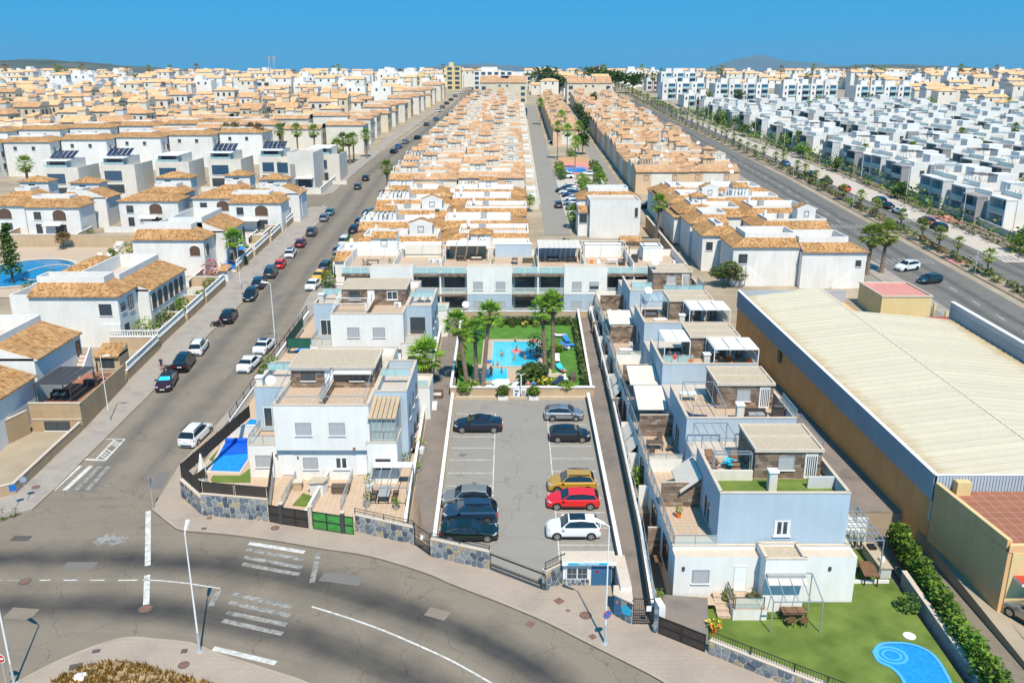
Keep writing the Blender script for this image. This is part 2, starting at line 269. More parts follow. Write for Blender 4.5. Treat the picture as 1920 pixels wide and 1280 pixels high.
# ------------------------------------------------------------------ mesh building
class MB:
 def __init__(s,o=(0,0,0)):
  s.v=[];s.f=[];s.m=[];s.uv={};s.o=o;s.sm=set()
 def vert(s,p):s.v.append((p[0],p[1],p[2]));return len(s.v)-1
 def face(s,pts,m,uv=None,smooth=False):
  b=len(s.v);s.v+=[(p[0],p[1],p[2])for p in pts]
  k=len(s.f);s.f.append(tuple(range(b,b+len(pts))));s.m.append(m)
  if uv:s.uv[k]=uv
  if smooth:s.sm.add(k)
 def hexa(s,b,t,m,skip='',mt=None,mb=None):
  """b, t: four bottom and four top points, counter-clockwise from above; sides 0..3, B, T"""
  if 'B' not in skip:s.face([b[3],b[2],b[1],b[0]],mb or m)
  if 'T' not in skip:s.face(t,mt or m)
  for i in range(4):
   if str(i)in skip:continue
   j=(i+1)%4
   s.face([b[i],b[j],t[j],t[i]],m)
 def box(s,x0,x1,y0,y1,z0,z1,m,skip='',mt=None):
  q=[(x0,y0),(x1,y0),(x1,y1),(x0,y1)]
  s.hexa([(x,y,z0)for x,y in q],[(x,y,z1)for x,y in q],m,skip,mt)
 def prism(s,poly,z0,z1,m,mt=None,bottom=False):
  """poly counter-clockwise; z0, z1 numbers or functions of (x, y)"""
  f0=z0 if callable(z0)else(lambda x,y:z0);f1=z1 if callable(z1)else(lambda x,y:z1)
  n=len(poly)
  s.face([(x,y,f1(x,y))for x,y in poly],mt or m)
  for i in range(n):
   a,b=poly[i],poly[(i+1)%n]
   s.face([(*a,f0(*a)),(*b,f0(*b)),(*b,f1(*b)),(*a,f1(*a))],m)
  if bottom:s.face([(x,y,f0(x,y))for x,y in reversed(poly)],m)
 def wall(s,p0,p1,t,h0,h1,m,mt=None,e0=None,e1=None):
  """wall on the ground from p0 to p1, thickness t to its left; h0/h1 above ground"""
  dx,dy=p1[0]-p0[0],p1[1]-p0[1];L=hypot(dx,dy)or 1;nx,ny=-dy/L*t,dx/L*t
  q=[p0,p1,(p1[0]+nx,p1[1]+ny),(p0[0]+nx,p0[1]+ny)]
  za=zt(p0[1])if e0 is None else e0;zb=zt(p1[1])if e1 is None else e1
  zz=[za,zb,zb,za]
  s.hexa([(x,y,z+h0)for(x,y),z in zip(q,zz)],[(x,y,z+h1)for(x,y),z in zip(q,zz)],m,'',mt)
 def tube(s,a,b,r0,m,r1=None,n=6,cap=True,smooth=True):
  r1=r0 if r1 is None else r1
  a=Vector(a);b=Vector(b);d=(b-a)
  if d.length<1e-6:return
  d.normalize();u=d.orthogonal().normalized();w=d.cross(u)
  ra=[a+(u*cos(2*pi*i/n)+w*sin(2*pi*i/n))*r0 for i in range(n)]
  rb=[b+(u*cos(2*pi*i/n)+w*sin(2*pi*i/n))*r1 for i in range(n)]
  for i in range(n):
   j=(i+1)%n;s.face([ra[i],ra[j],rb[j],rb[i]],m,None,smooth)
  if cap:
   s.face(list(reversed(ra)),m);s.face(rb,m)
 def bar(s,a,b,w,h,m):
  """square bar from a to b"""
  a=Vector(a);b=Vector(b);d=(b-a).normalized()
  up=Vector((0,0,1))if abs(d.z)<0.95 else Vector((0,1,0))
  u=d.cross(up).normalized()*w/2;v=u.cross(d).normalized()*h/2
  p=[a-u-v,a+u-v,a+u+v,a-u+v];q=[x+(b-a)for x in p]
  for i in range(4):
   j=(i+1)%4;s.face([p[i],p[j],q[j],q[i]][::-1],m)
  s.face(p,m);s.face(q[::-1],m)
 def ball(s,c,r,m,nu=8,nv=5,jit=0.0,rz=None):
  rz=rz or r
  P={}
  for i in range(nv+1):
   for j in range(nu):
    th=pi*i/nv;k=1+(rnd.uniform(-jit,jit)if jit else 0)
    P[i,j]=(c[0]+r*k*sin(th)*cos(2*pi*j/nu),c[1]+r*k*sin(th)*sin(2*pi*j/nu),c[2]+rz*k*cos(th))
  for i in range(nv):
   for j in range(nu):
    a=[P[i,j],P[i+1,j],P[i+1,(j+1)%nu],P[i,(j+1)%nu]]
    if i==0:a=[P[0,0],a[1],a[2]]
    elif i==nv-1:a=[a[0],P[nv,0],a[3]]
    s.face(a,m,None,True)
 def mesh(s,name):
  me=bpy.data.meshes.new(name);ox,oy,oz=s.o
  keys=[]
  for k in s.m:
   if k not in keys:keys.append(k)
  vs=[(x-ox,y-oy,z-oz)for x,y,z in s.v]
  me.from_pydata(vs,[],s.f)
  for k in keys:me.materials.append(M(k))
  ix={k:i for i,k in enumerate(keys)}
  me.polygons.foreach_set('material_index',[ix[k]for k in s.m])
  ul=me.uv_layers.new(name='UVMap');buf=[]
  for k,f in enumerate(s.f):
   if k in s.uv:
    for q in s.uv[k]:buf+=[q[0],q[1]]
    continue
   a,b,c=(s.v[f[i]]for i in(0,1,2))
   ux,uy,uz=b[0]-a[0],b[1]-a[1],b[2]-a[2];wx,wy,wz=c[0]-a[0],c[1]-a[1],c[2]-a[2]
   nx,ny,nz=uy*wz-uz*wy,uz*wx-ux*wz,ux*wy-uy*wx
   h=hypot(nx,ny);L=sqrt(h*h+nz*nz)or 1
   if h/L<0.08:U,V=(1,0,0),(0,1,0)
   else:
    U=(-ny/h,nx/h,0);N=(nx/L,ny/L,nz/L)
    V=(N[1]*U[2]-N[2]*U[1],N[2]*U[0]-N[0]*U[2],N[0]*U[1]-N[1]*U[0])
   for i in f:
    p=s.v[i]
    buf+=[p[0]*U[0]+p[1]*U[1]+p[2]*U[2],p[0]*V[0]+p[1]*V[1]+p[2]*V[2]]
  ul.data.foreach_set('uv',buf)
  if s.sm:me.polygons.foreach_set('use_smooth',[k in s.sm for k in range(len(s.f))])
  me.update()
  return me
 def build(s,name,parent=None,loc=None,rz=0.0):
  me=s.mesh(name)
  return put(name,me,parent,loc if loc is not None else((0,0,0)if parent else s.o),rz)
def put(name,me,parent=None,loc=(0,0,0),rz=0.0,sc=None):
 o=bpy.data.objects.new(name,me);COL.objects.link(o)
 o.location=loc
 if rz:o.rotation_euler=(0,0,rz)
 if sc:o.scale=(sc,sc,sc)if isinstance(sc,(int,float))else sc
 if parent is not None:o.parent=parent
 return o
def tag(o,label=None,cat=None,group=None,kind=None):
 if label:o['label']=label
 if cat:o['category']=cat
 if group:o['group']=group
 if kind:o['kind']=kind
 return o
def thing(name,label,cat,loc=(0,0,0),rz=0.0,group=None):
 o=bpy.data.objects.new(name,None);COL.objects.link(o)
 o.empty_display_size=0.3
 o.location=loc;o.rotation_euler=(0,0,rz)
 return tag(o,label,cat,group)
KIDS={}
def kids(o):
 return KIDS_SNAP(o)
def KIDS_SNAP(o):
 return list(o.children)
def dup(root,loc,rz=0.0,label=None,group=None,sc=None,mat4=None):
 r=root.copy();COL.objects.link(r);r.location=loc;r.rotation_euler=(0,0,rz)
 if sc:r.scale=(sc,sc,sc)if isinstance(sc,(int,float))else sc
 if label:r['label']=label
 if group:r['group']=group
 for ch in SNAP.get(root.name)or snap(root):
  c=ch[0].copy();COL.objects.link(c);c.parent=r
  for g in ch[1]:
   d=g.copy();COL.objects.link(d);d.parent=c
 return r
SNAP={}
def snap(root):
 SNAP[root.name]=[(c,list(c.children))for c in root.children]
 return SNAP[root.name]
CACHE={}
def cached(key,fn):
 if key not in CACHE:CACHE[key]=fn()
 return CACHE[key]
def struct(mb,name,parent=None):
 o=mb.build(name,parent)
 if parent is None:o['kind']='structure'
 return o
ORD=['first','second','third','fourth','fifth','sixth','seventh','eighth','ninth','tenth','eleventh','twelfth','thirteenth','fourteenth','fifteenth','sixteenth','seventeenth','eighteenth','nineteenth','twentieth']
def ordn(i):
 if i<20:return ORD[i]
 if i>=99:return 'hundredth' if i==99 else 'hundred and '+ordn(i-100)
 t=['twenty','thirty','forty','fifty','sixty','seventy','eighty','ninety'][(i+1)//10-2]
 return t.replace('y','ieth')if(i+1)%10==0 else t+'-'+ORD[(i+1)%10-1]
# = ground, roads, pavements
def rng(a,b,st):
 r=[]
 while a<b:r.append(a);a+=st
 return r+[b]
ys=rng(-40,38,13)+[39.99,40.0]+rng(44,64,4)+[65.99,66.0]+rng(70,89,8)+[90.69,90.7,104,118.3,118.31]+rng(130,490,25)+rng(500,740,20)+[900,1300,2000,3000,5000,9000,17500]
xs=[-10900,-9000,-3000,-1000,-300,-100,-40,-6.7,-6.69,9.0,9.01,9.7,9.71,33.5,33.51,60,140,400,1000,3000,9000,10900]
def zmesh(x,y):
 z=zt(y)-0.06
 if 9.705<x<33.505 and 39.995<y<65.995:z-=1.6
 if-6.695<x<9.005 and 90.695<y<118.305:z-=1.5
 return z
g=MB()
for i in range(len(ys)-1):
 for j in range(len(xs)-1):
  g.face([(x,y,zmesh(x,y))for x,y in((xs[j],ys[i]),(xs[j+1],ys[i]),(xs[j+1],ys[i+1]),(xs[j],ys[i+1]))],'ground')
struct(g,'ground')
def ccw(p):
 a=sum(p[i][0]*p[(i+1)%len(p)][1]-p[(i+1)%len(p)][0]*p[i][1]for i in range(len(p)))
 return p if a>0 else p[::-1]
def sheet(name,poly,h,m,parent=None,kind='structure'):
 b=MB();poly=ccw(poly)
 b.face([(x,y,zt(y)+h)for x,y in poly],m)
 o=b.build(name,parent)
 if kind:o['kind']=kind
 return o
def smooth_line(pts,n=6):
 out=[]
 for i in range(len(pts)-1):
  p0=pts[max(i-1,0)];p1=pts[i];p2=pts[i+1];p3=pts[min(i+2,len(pts)-1)]
  for k in range(n):
   t=k/n
   out.append(tuple(0.5*(2*p1[a]+(p2[a]-p0[a])*t+(2*p0[a]-5*p1[a]+4*p2[a]-p3[a])*t*t+(3*p1[a]-p0[a]-3*p2[a]+p3[a])*t**3)for a in(0,1)))
 return out+[pts[-1]]
def offs(pts,d):
 out=[]
 for i,p in enumerate(pts):
  a=pts[max(i-1,0)];b=pts[min(i+1,len(pts)-1)]
  dx,dy=b[0]-a[0],b[1]-a[1];L=hypot(dx,dy)or 1
  out.append((p[0]-dy/L*d,p[1]+dx/L*d))
 return out
def ribbon(mb,pts,d0,d1,h,m,nsub=1,u0=0.0):
 """strip between lateral offsets d0 < d1 (left positive) along pts; UV = metres"""
 for q in range(nsub):
  a0=d0+(d1-d0)*q/nsub;a1=d0+(d1-d0)*(q+1)/nsub
  A=offs(pts,a0);B=offs(pts,a1);u=u0
  for i in range(len(pts)-1):
   du=hypot(pts[i+1][0]-pts[i][0],pts[i+1][1]-pts[i][1])
   P=[A[i],A[i+1],B[i+1],B[i]]
   mb.face([(x,y,zt(y)+h)for x,y in P],m,[(u,a0),(u+du,a0),(u+du,a1),(u,a1)])
   u+=du
FR=smooth_line([(-95,57.2)]+[G(*p)for p in((-200,1088),(0,1088),(260,1089),(410,1102),(580,1137),(720,1182),(850,1240),(930,1285),(1010,1345))]+[(9.5,35),(14,25)])
sheet('road_junction',[(-100,40),(-33,40),(-10,40),(16,22),(24,30),(13,48),(-5,58),(-25,64),(-30,70),(-31,80),(-45,80),(-45,66),(-100,66)],0.0,'junction')
b=MB();ribbon(b,FR,-5.4,6.0,0.012,'road');struct(b,'front_road')
LR=[((a[0]+c[0])/2,(a[1]+c[1])/2)for a,c in zip([G(100,916),G(200,817),G(290,728),G(400,617),G(453,567),G(520,485),G(597,417),(-44.4,215),(-44.2,260),G(767,253),G(827,213),G(868,186),(-31,640),(-26,800)],[(-31.2,69),G(405,800),G(493,690),G(545,620),G(581,551),G(641,468),G(705,372),(-31.5,215),(-31.7,260),G(820,262),G(868,213),G(893,186),(-20,640),(-15,800)])]
LR=smooth_line(LR,3)
b=MB();ribbon(b,LR,-6.5,6.5,0.008,'road2');struct(b,'left_road')
# ---- pavements
def pavement(name,poly,m='pave',h=0.13,kerb=None):
 poly=ccw(poly);b=MB()
 b.prism(poly,lambda x,y:zt(y)-0.1,lambda x,y:zt(y)+h,m)
 o=struct(b,name)
 if kerb:
  kb=MB();A=kerb;B=offs(kerb,0.22)
  for i in range(len(A)-1):
   q=[A[i],A[i+1],B[i+1],B[i]]
   kb.hexa([(x,y,zt(y)-0.05)for x,y in q],[(x,y,zt(y)+h+0.015)for x,y in q],'kerb')
  kb.build('kerb',o)
 return o
K1=[G(*p)for p in((405,800),(339,870),(285,957),(319,984),(341,996),(420,1003),(520,1016),(595,1029),(695,1045),(800,1077),(846,1097),(933,1130),(1021,1167),(1108,1211),(1196,1255),(1242,1280),(1330,1335))]+[(18,38),(24,30)]
FRONTLINE=[G(*p)for p in((345,905),(341,930),(380,968),(505,978),(665,998),(776,1022),(808,1045),(918,1070),(1022,1110))]
prop=[(21,44),(20.4,43.8),(12.3,49.5),(9.8,51.3),(8.3,51.3),(7.5,55.9),(3.8,55.9),(2.4,55.0),(-1.7,57.6),(-6.3,59.4),(-7.8,61.1),(-12.9,62.9),(-20.3,64.5),(-26.2,65.4),(-29.3,69.2),(-29.4,74),(-29.8,82.2)]
K1s=[K1[0]]+smooth_line(K1[1:3],1)[:-1]+smooth_line(K1[2:],4)
pavement('front_pavement',K1s+[(26,32),(26,40)]+prop,'pave',0.13,K1s)
KL=[G(*p)for p in((56,957),(100,916),(200,817),(290,728),(400,617),(453,567),(520,485),(597,417),(613,388))]
pavement('left_pavement',[(-60,64.8),(-46,64.6),(-42.6,65.2)]+KL+[(-46.2,198),(-46.2,190),(-46.3,160),(-46.2,130),(-45.4,105),(-44.4,85),(-43.9,75),(-43.9,69.0),(-60,67.5)],'pavegrey',0.13,KL[::-1])
KL2=[(-44.3,216),(-44.4,240),(-44.0,262),(-41.5,330),(-36,440),(-31,540),(-27,620)]
pavement('upper_left_pavement',[(-62,213),(-46,213)]+KL2+[(-30,620),(-39,440),(-46,330),(-48,262),(-48.5,222),(-62,218)],'pavegrey',0.13)
ISL=[G(*p)for p in((-60,1330),(30,1281),(112,1239),(200,1205),(245,1196),(300,1200),(360,1207),(412,1227),(525,1263),(577,1281),(660,1320),(760,1380))]
ISLs=smooth_line(ISL,4)
pavement('island_pavement',ISLs+[(-6,36),(-36,36)],'pave',0.13,ISLs[::-1])
RP=[G(*p)for p in((700,393),(660,440),(625,499),(581,551),(545,620),(493,690),(405,800))]
pavement('right_verge_pavement',RP+[(-29.8,82.2),(-29.4,95),(-28.6,120),(-28.4,160),(-28.4,198)],'pavegrey',0.12)
# ---- side street at left, centre streets, avenue
sheet('side_street',[(-62,199),(-62,212.8),(-44,215),(-44,197)],0.006,'junction')
sheet('centre_street',[(6.6,170),(11.6,170),(12.0,300),(12.4,470),(7.6,470),(7.0,300)],0.01,'lot')
sheet('centre_yard',[(11.7,186),(23.4,186),(23.4,244),(11.9,244)],.02,'deckw')
sheet('lane',[(23.5,180),(27.8,180),(28.5,300),(29,440),(25.5,440),(25,300)],0.01,'lot')
b=MB();ribbon(b,[(69.5,40),(69.6,130),(69.4,240),(66,372),(65,500),(65,640),(64,900)],-5.6,5.6,0.01,'road3');struct(b,'avenue_near_carriageway')
b=MB();ribbon(b,[(85.5,40),(86.0,130),(85.4,240),(78.5,372),(76.5,500),(75.5,640),(74,900)],-4.9,5.0,0.01,'road3');struct(b,'avenue_far_carriageway')
AM=[(77.6,40),(78.6,130),(78.6,240),(72.3,372),(70.6,500),(70.3,640),(69,900)]
b=MB();A=offs(AM,1.75);B=offs(AM,-1.75)
for i in range(len(A)-1):
 q=[B[i],B[i+1],A[i+1],A[i]]
 b.hexa([(x,y,zt(y)-0.1)for x,y in q],[(x,y,zt(y)+0.14)for x,y in q],'kerb','','lots')
struct(b,'avenue_median')
pavement('avenue_far_pavement',[(91.2,40),(92.2,130),(91.4,240),(84,372),(81.5,500),(80,640),(84,640),(86.5,500),(89,372),(96,240),(97,150),(97,128),(110,128),(110,40)],'paved',0.13)
pavement('avenue_near_pavement',[(63.4,40),(63.6,130),(63.4,240),(60,372),(59,500),(59,600),(56.5,600),(57,500),(57.5,372),(60.5,240),(60,143),(60,132),(61.4,40)][::-1],'pavegrey',0.12)
sheet('avenue_apron',[(57,40),(64,40),(64,150),(58,150),(57,125)],0.006,'lot')
# = road paint, covers
by=lambda n:bpy.data.objects[n]
def patch(parent,name,px,h,m,wide=None):
 """flat paint from pixel corners (or a line of given width)"""
 pts=[G(*p)for p in px]
 if wide:
  b=MB();ribbon(b,pts,-wide/2,wide/2,h,m);return b.build(name,parent)
 b=MB();pts=ccw(pts);b.face([(x,y,zt(y)+h)for x,y in pts],m)
 return b.build(name,parent)
froad,lroad=by('front_road'),by('left_road')
PH=0.02
patch(froad,'painted_line',[(278,958),(277,1060)],PH,'paint',.42)
patch(froad,'painted_line',[(276,1078),(274,1138)],PH,'paint',.42)
patch(froad,'painted_line',[(0,1087.5),(52,1088)],PH,'wornpaint',.13)
for a,c in((74,95),(119,145),(169,196),(222,258)):
 patch(froad,'lane_dash',[(a,1087.6),(c,1087.2)],PH,'paint',.13)
patch(froad,'painted_line',[(268,1087),(300,1088),(350,1093),(413,1103)],PH,'paint',.12)
patch(froad,'painted_line',[(411,1105),(395,1136)],PH,'wornpaint',.4)
patch(froad,'painted_line',smooth_line([(585,1137),(650,1157),(720,1182),(790,1212),(850,1240),(930,1285),(960,1303)],3),PH,'paint',.16)
patch(froad,'painted_line',[(597,1037),(585,1092)],PH,'wornpaint',.4)
for p,q,m in(((467,1018),(571,1035),'paint'),((462,1030),(569,1049),'wornpaint'),((458,1044),(566,1064),'wornpaint'),((454,1057),(562,1077),'wornpaint'),((436,1113),(547,1138),'wornpaint'),((430,1129),(543,1154),'wornpaint'),((425,1148),(537,1171),'wornpaint'),((418,1163),(530,1188),'wornpaint'),((400,1215),(517,1243),'paint')):
 patch(froad,'crossing_stripe',[p,q],PH,m,.42)
for p,q,m in(((150,873),(99,919),'paint'),((171,873),(121,919),'paint'),((188,874),(142,919),'wornpaint'),((204,874),(163,919),'wornpaint')):
 patch(lroad,'crossing_stripe',[p,q],PH,m,.45)
patch(lroad,'bay_line',[(197,823),(235,823.5)],PH,'paint',.16)
patch(lroad,'bay_line',[(160,861),(198,863)],PH,'paint',.28)
patch(lroad,'bay_line',[(233,824),(198,862)],PH,'paint',.2)
patch(lroad,'bay_line',[(215,824),(181,860)],PH,'paint',.2)
for t in(0.06,.14,.22,.5,.62,.72,.82):
 a=(215+(181-215)*t,824+36*t);c=(233+(198-233)*(t+.14),824+38*(t+.14))
 patch(lroad,'bay_hatching',[a,c],PH+.002,'paint',.14)
for(x,y,w,d)in((120,969,26,2),(118,981,30,3)):
 pass
def cover(px,py,r,m,square=False,name='manhole_cover',w=None,h=None,ang=0.0,hh=0.0,label=None):
 x,y=G(px,py);b=MB((x,y,zt(y)))
 z=zt(y)+hh
 if square:
  ca,sa=cos(ang),sin(ang);q=[(x+ca*u*w/2-sa*v*h/2,y+sa*u*w/2+ca*v*h/2)for u,v in((-1,-1),(1,-1),(1,1),(-1,1))]
  b.hexa([(a,c,zt(c)+hh-.05)for a,c in q],[(a,c,zt(c)+hh+.012)for a,c in q],m)
 else:
  q=[(x+r*cos(2*pi*i/16),y+r*sin(2*pi*i/16))for i in range(16)]
  b.face([(a,c,zt(c)+hh+.014)for a,c in q],m)
  q2=[(x+r*1.22*cos(2*pi*i/16),y+r*1.22*sin(2*pi*i/16))for i in range(16)]
  b.face([(a,c,zt(c)+hh+.008)for a,c in q2],'ironb')
 o=b.build(name);tag(o,label,'utility cover','iron covers in the ground')
for px,py,r,hh,lb in((273,1141,.42,.02,'round iron cover at the lower end of the thick white line across the road'),(47,1090,.36,.02,'round cover on the dashed centre line at the left edge of the road'),(516,992,.3,.13,'round rusty cover in the pavement below the black driveway gate'),(1098,1156,.36,.13,'round rusty cover in the pavement beside the lamp shadow'),(345,1249,.3,.13,'round rusty cover in the island pavement right of the lamp post'),(68,915,.3,.13,'round rusty cover in the left pavement beside the blue round sign')):
 cover(px,py,r,'iron',hh=hh,label=lb)
for px,py,w,h,a,hh,m,lb in((393,973,.42,.42,.1,.13,'iron','small square cover beside the foot of the corner stone wall'),(383,993,.42,.3,.1,.13,'ironb','small dark square cover near the kerb at the corner'),(40,1009,1.5,.75,.0,.005,'ironb','large rectangular cover set in the road at the left edge'),(181,1223,.5,.35,.25,.13,'ironb','small dark cover in the island pavement left of the lamp post'),(143,1252,.8,.55,.3,.13,'ironb','larger grey rectangular cover in the island pavement near the dry grass'),(346,1223,.4,.4,.2,.13,'ironb','small square cover directly left of the tall lamp post foot'),(423,1232,.4,.3,-.2,.02,'ironb','small drain grate by the kerb right of the island lamp post'),(1048,1129,.6,.6,.7,.13,'iron','rust red square cover in the court before the gatehouse'),(1065,1147,.3,.25,.0,.13,'iron','tiny rust red cover beside the round one near the gatehouse'),(1111,1196,.45,.45,.6,.13,'iron','pale rusty cover left of the right lamp post foot'),(994,1170,.5,.5,-.5,.02,'iron','drain grate at the kerb below the gatehouse')):
 cover(px,py,0,m,True,'manhole_cover',w,h,a,hh,lb)
# = street lamps and signs
def lamp_proto(name,label,H=8.8,arm=1.0,base='galv'):
 t=thing(name,label,'street lamp')
 b=MB();b.tube((0,0,-.1),(0,0,1.5),.085,'galv',.08,8);b.build('lower_post',t)
 b=MB();b.tube((0,0,1.5),(0,0,H),.065,base,.04,8);b.build('pole',t)
 b=MB();b.tube((0,0,H),(arm*.35,0,H+.12),.035,base);b.build('arm',t)
 b=MB()
 q0=[(arm*.3,-.1,H+.08),(arm*1.25,-.16,H+.2),(arm*1.25,.16,H+.2),(arm*.3,.1,H+.08)]
 q1=[(arm*.35,-.06,H+.2),(arm*1.15,-.1,H+.34),(arm*1.15,.1,H+.34),(arm*.35,.06,H+.2)]
 b.hexa(q0,q1,'whitep');b.build('lamp_head',t)
 b=MB();b.box(-.2,.2,-.2,.2,-.1,.03,'galv');b.build('foot_plate',t)
 return t
LP=lamp_proto('street_lamp','tall pale street lamp on the island kerb in the foreground',base='cope')
LAMPGRP='street lamps along the roads'
x,y=G(375,1224);LP.location=(x,y,zt(y)+.13);LP.rotation_euler=(0,0,R(100));LP['group']=LAMPGRP
LP.rotation_euler=(0,0,R(100));snap(LP)
for px,py,a,h,lb in((1134,1209,150,1,'grey street lamp on the front pavement before the gatehouse, with a round sign'),(27,1284,150,1,'street lamp at the lower left edge beside the no entry sign'),(206,791,0,.8,'slim street lamp on the left pavement in front of the tan garden wall'),(517,652,180,.95,'slim street lamp beside the second white villa on the right kerb of the left road'),(452,546,0,.8,'street lamp on the left pavement beside the white balustrade garden'),(568,415,0,.8,'street lamp on the left pavement near the side street corner')):
 x,y=G(px,py);dup(LP,(x,y,zt(y)+.13),R(a),lb,LAMPGRP,h)
def sign_post(name,label,px,py,H,shape,m,m2='greyp',face=0.0,hh=.13):
 x,y=G(px,py);t=thing(name,label,'traffic sign',(x,y,zt(y)+hh),face)
 b=MB();b.tube((0,0,-.1),(0,0,H),.03,'galv');b.build('post',t)
 b=MB();n=20;r=.32
 if shape=='disc':
  P=lambda rr,yy:[(rr*cos(2*pi*i/n),yy,H-.3+rr*sin(2*pi*i/n))for i in range(n)]
  f,k=P(r,-.06),P(r,-.035)
  b.face(f,m2);b.face(k[::-1],'greyp')
  for i in range(n):b.face([f[i],k[i],k[(i+1)%n],f[(i+1)%n]][::-1],'greyp')
  b.face(P(r*.86,-.066),m)
  o=b.build('sign_disc',t)
 else:
  b.box(-.28,.28,-.06,-.035,H-.6,H,m);o=b.build('sign_plate',t)
 return t,o,H
t,o,H=sign_post('traffic_sign','red round no entry sign with a white bar at the lower left edge',14,1292,2.5,'disc','signred','whitep',R(-8))
b=MB();b.box(-.2,.2,-.075,-.068,H-.36,H-.24,'whitep');b.build('white_bar',o)
t,o,H=sign_post('traffic_sign','round blue sign on the left pavement by the weeds',51,940,2.3,'disc','greyp','signblue',R(15))
sign_post('traffic_sign','small square blue sign left of the round one by the weeds',31,952,2.1,'sq','signblue',face=R(30))
sign_post('sign_post','thin steel post with a narrow sign seen edge on at the pavement corner',288,957,3.0,'sq','greyp',face=R(92))
t,o,H=sign_post('traffic_sign','small round no parking sign fixed to the right street lamp',1136,1209,2.6,'disc','signblue','signred',R(25))
b=MB();b.bar((-.18,-.07,H-.12),(.18,-.07,H-.48),.01,.05,'signred');b.build('red_slash',o)
# = weeds, dry grass on the island
def tuft(mb,x,y,z,h,n,m,spread=.25):
 for _ in range(n):
  a=rnd.uniform(0,2*pi);r=rnd.uniform(0,spread);hh=h*rnd.uniform(.5,1.1);l=rnd.uniform(.1,.5)*hh
  bx,by_=x+cos(a)*r*.5,y+sin(a)*r*.5;w=rnd.uniform(.02,.05)
  mb.face([(bx-w*sin(a),by_+w*cos(a),z),(bx+w*sin(a),by_-w*cos(a),z),(bx+cos(a)*l,by_+sin(a)*l,z+hh)],m)
IG=[G(*p)for p in((95,1282),(140,1258),(200,1241),(270,1249),(340,1268),(400,1285),(430,1330),(300,1370),(120,1350))]
sheet('island_soil',IG,.16,'tan')
def inpoly(p,poly):
 c=False;n=len(poly)
 for i in range(n):
  a,b_=poly[i],poly[(i+1)%n]
  if(a[1]>p[1])!=(b_[1]>p[1])and p[0]<(b_[0]-a[0])*(p[1]-a[1])/(b_[1]-a[1])+a[0]:c=not c
 return c
b=MB()
x0,x1=min(p[0]for p in IG),max(p[0]for p in IG);y0,y1=min(p[1]for p in IG),max(p[1]for p in IG)
for _ in range(2600):
 p=(rnd.uniform(x0,x1),rnd.uniform(y0,y1))
 if inpoly(p,IG):tuft(b,p[0],p[1],zt(p[1])+.15,rnd.uniform(.15,.5),5,'drygrass' if rnd.random()<.85 else 'leafo')
tag(b.build('dry_grass'),'dry golden brown grass on the traffic island','grass',kind='stuff')
b=MB()
for _ in range(120):
 px,py=rnd.uniform(0,55),rnd.uniform(953,978)
 if(px/55)<(py-945)/22 and py<982-px*.45:
  p=G(px,py);tuft(b,p[0],p[1],zt(p[1])+.02,rnd.uniform(.15,.4),6,rnd.choice(['leafm','leafd','leafo']),.4)
tag(b.build('weeds'),'green weeds at the corner of the left pavement','weeds',kind='stuff')
x,y=G(150,1273);b=MB((x,y,zt(y)+.14));z=zt(y)+.14
b.hexa([(x-.45,y-.2,z),(x+.4,y-.3,z),(x+.5,y+.3,z),(x-.35,y+.35,z)],[(x-.3,y-.1,z+.22),(x+.3,y-.2,z+.12),(x+.4,y+.2,z+.25),(x-.2,y+.25,z+.18)],'whitep')
tag(b.build('litter_bag'),'crumpled white plastic bag lying at the edge of the dry grass','bag')
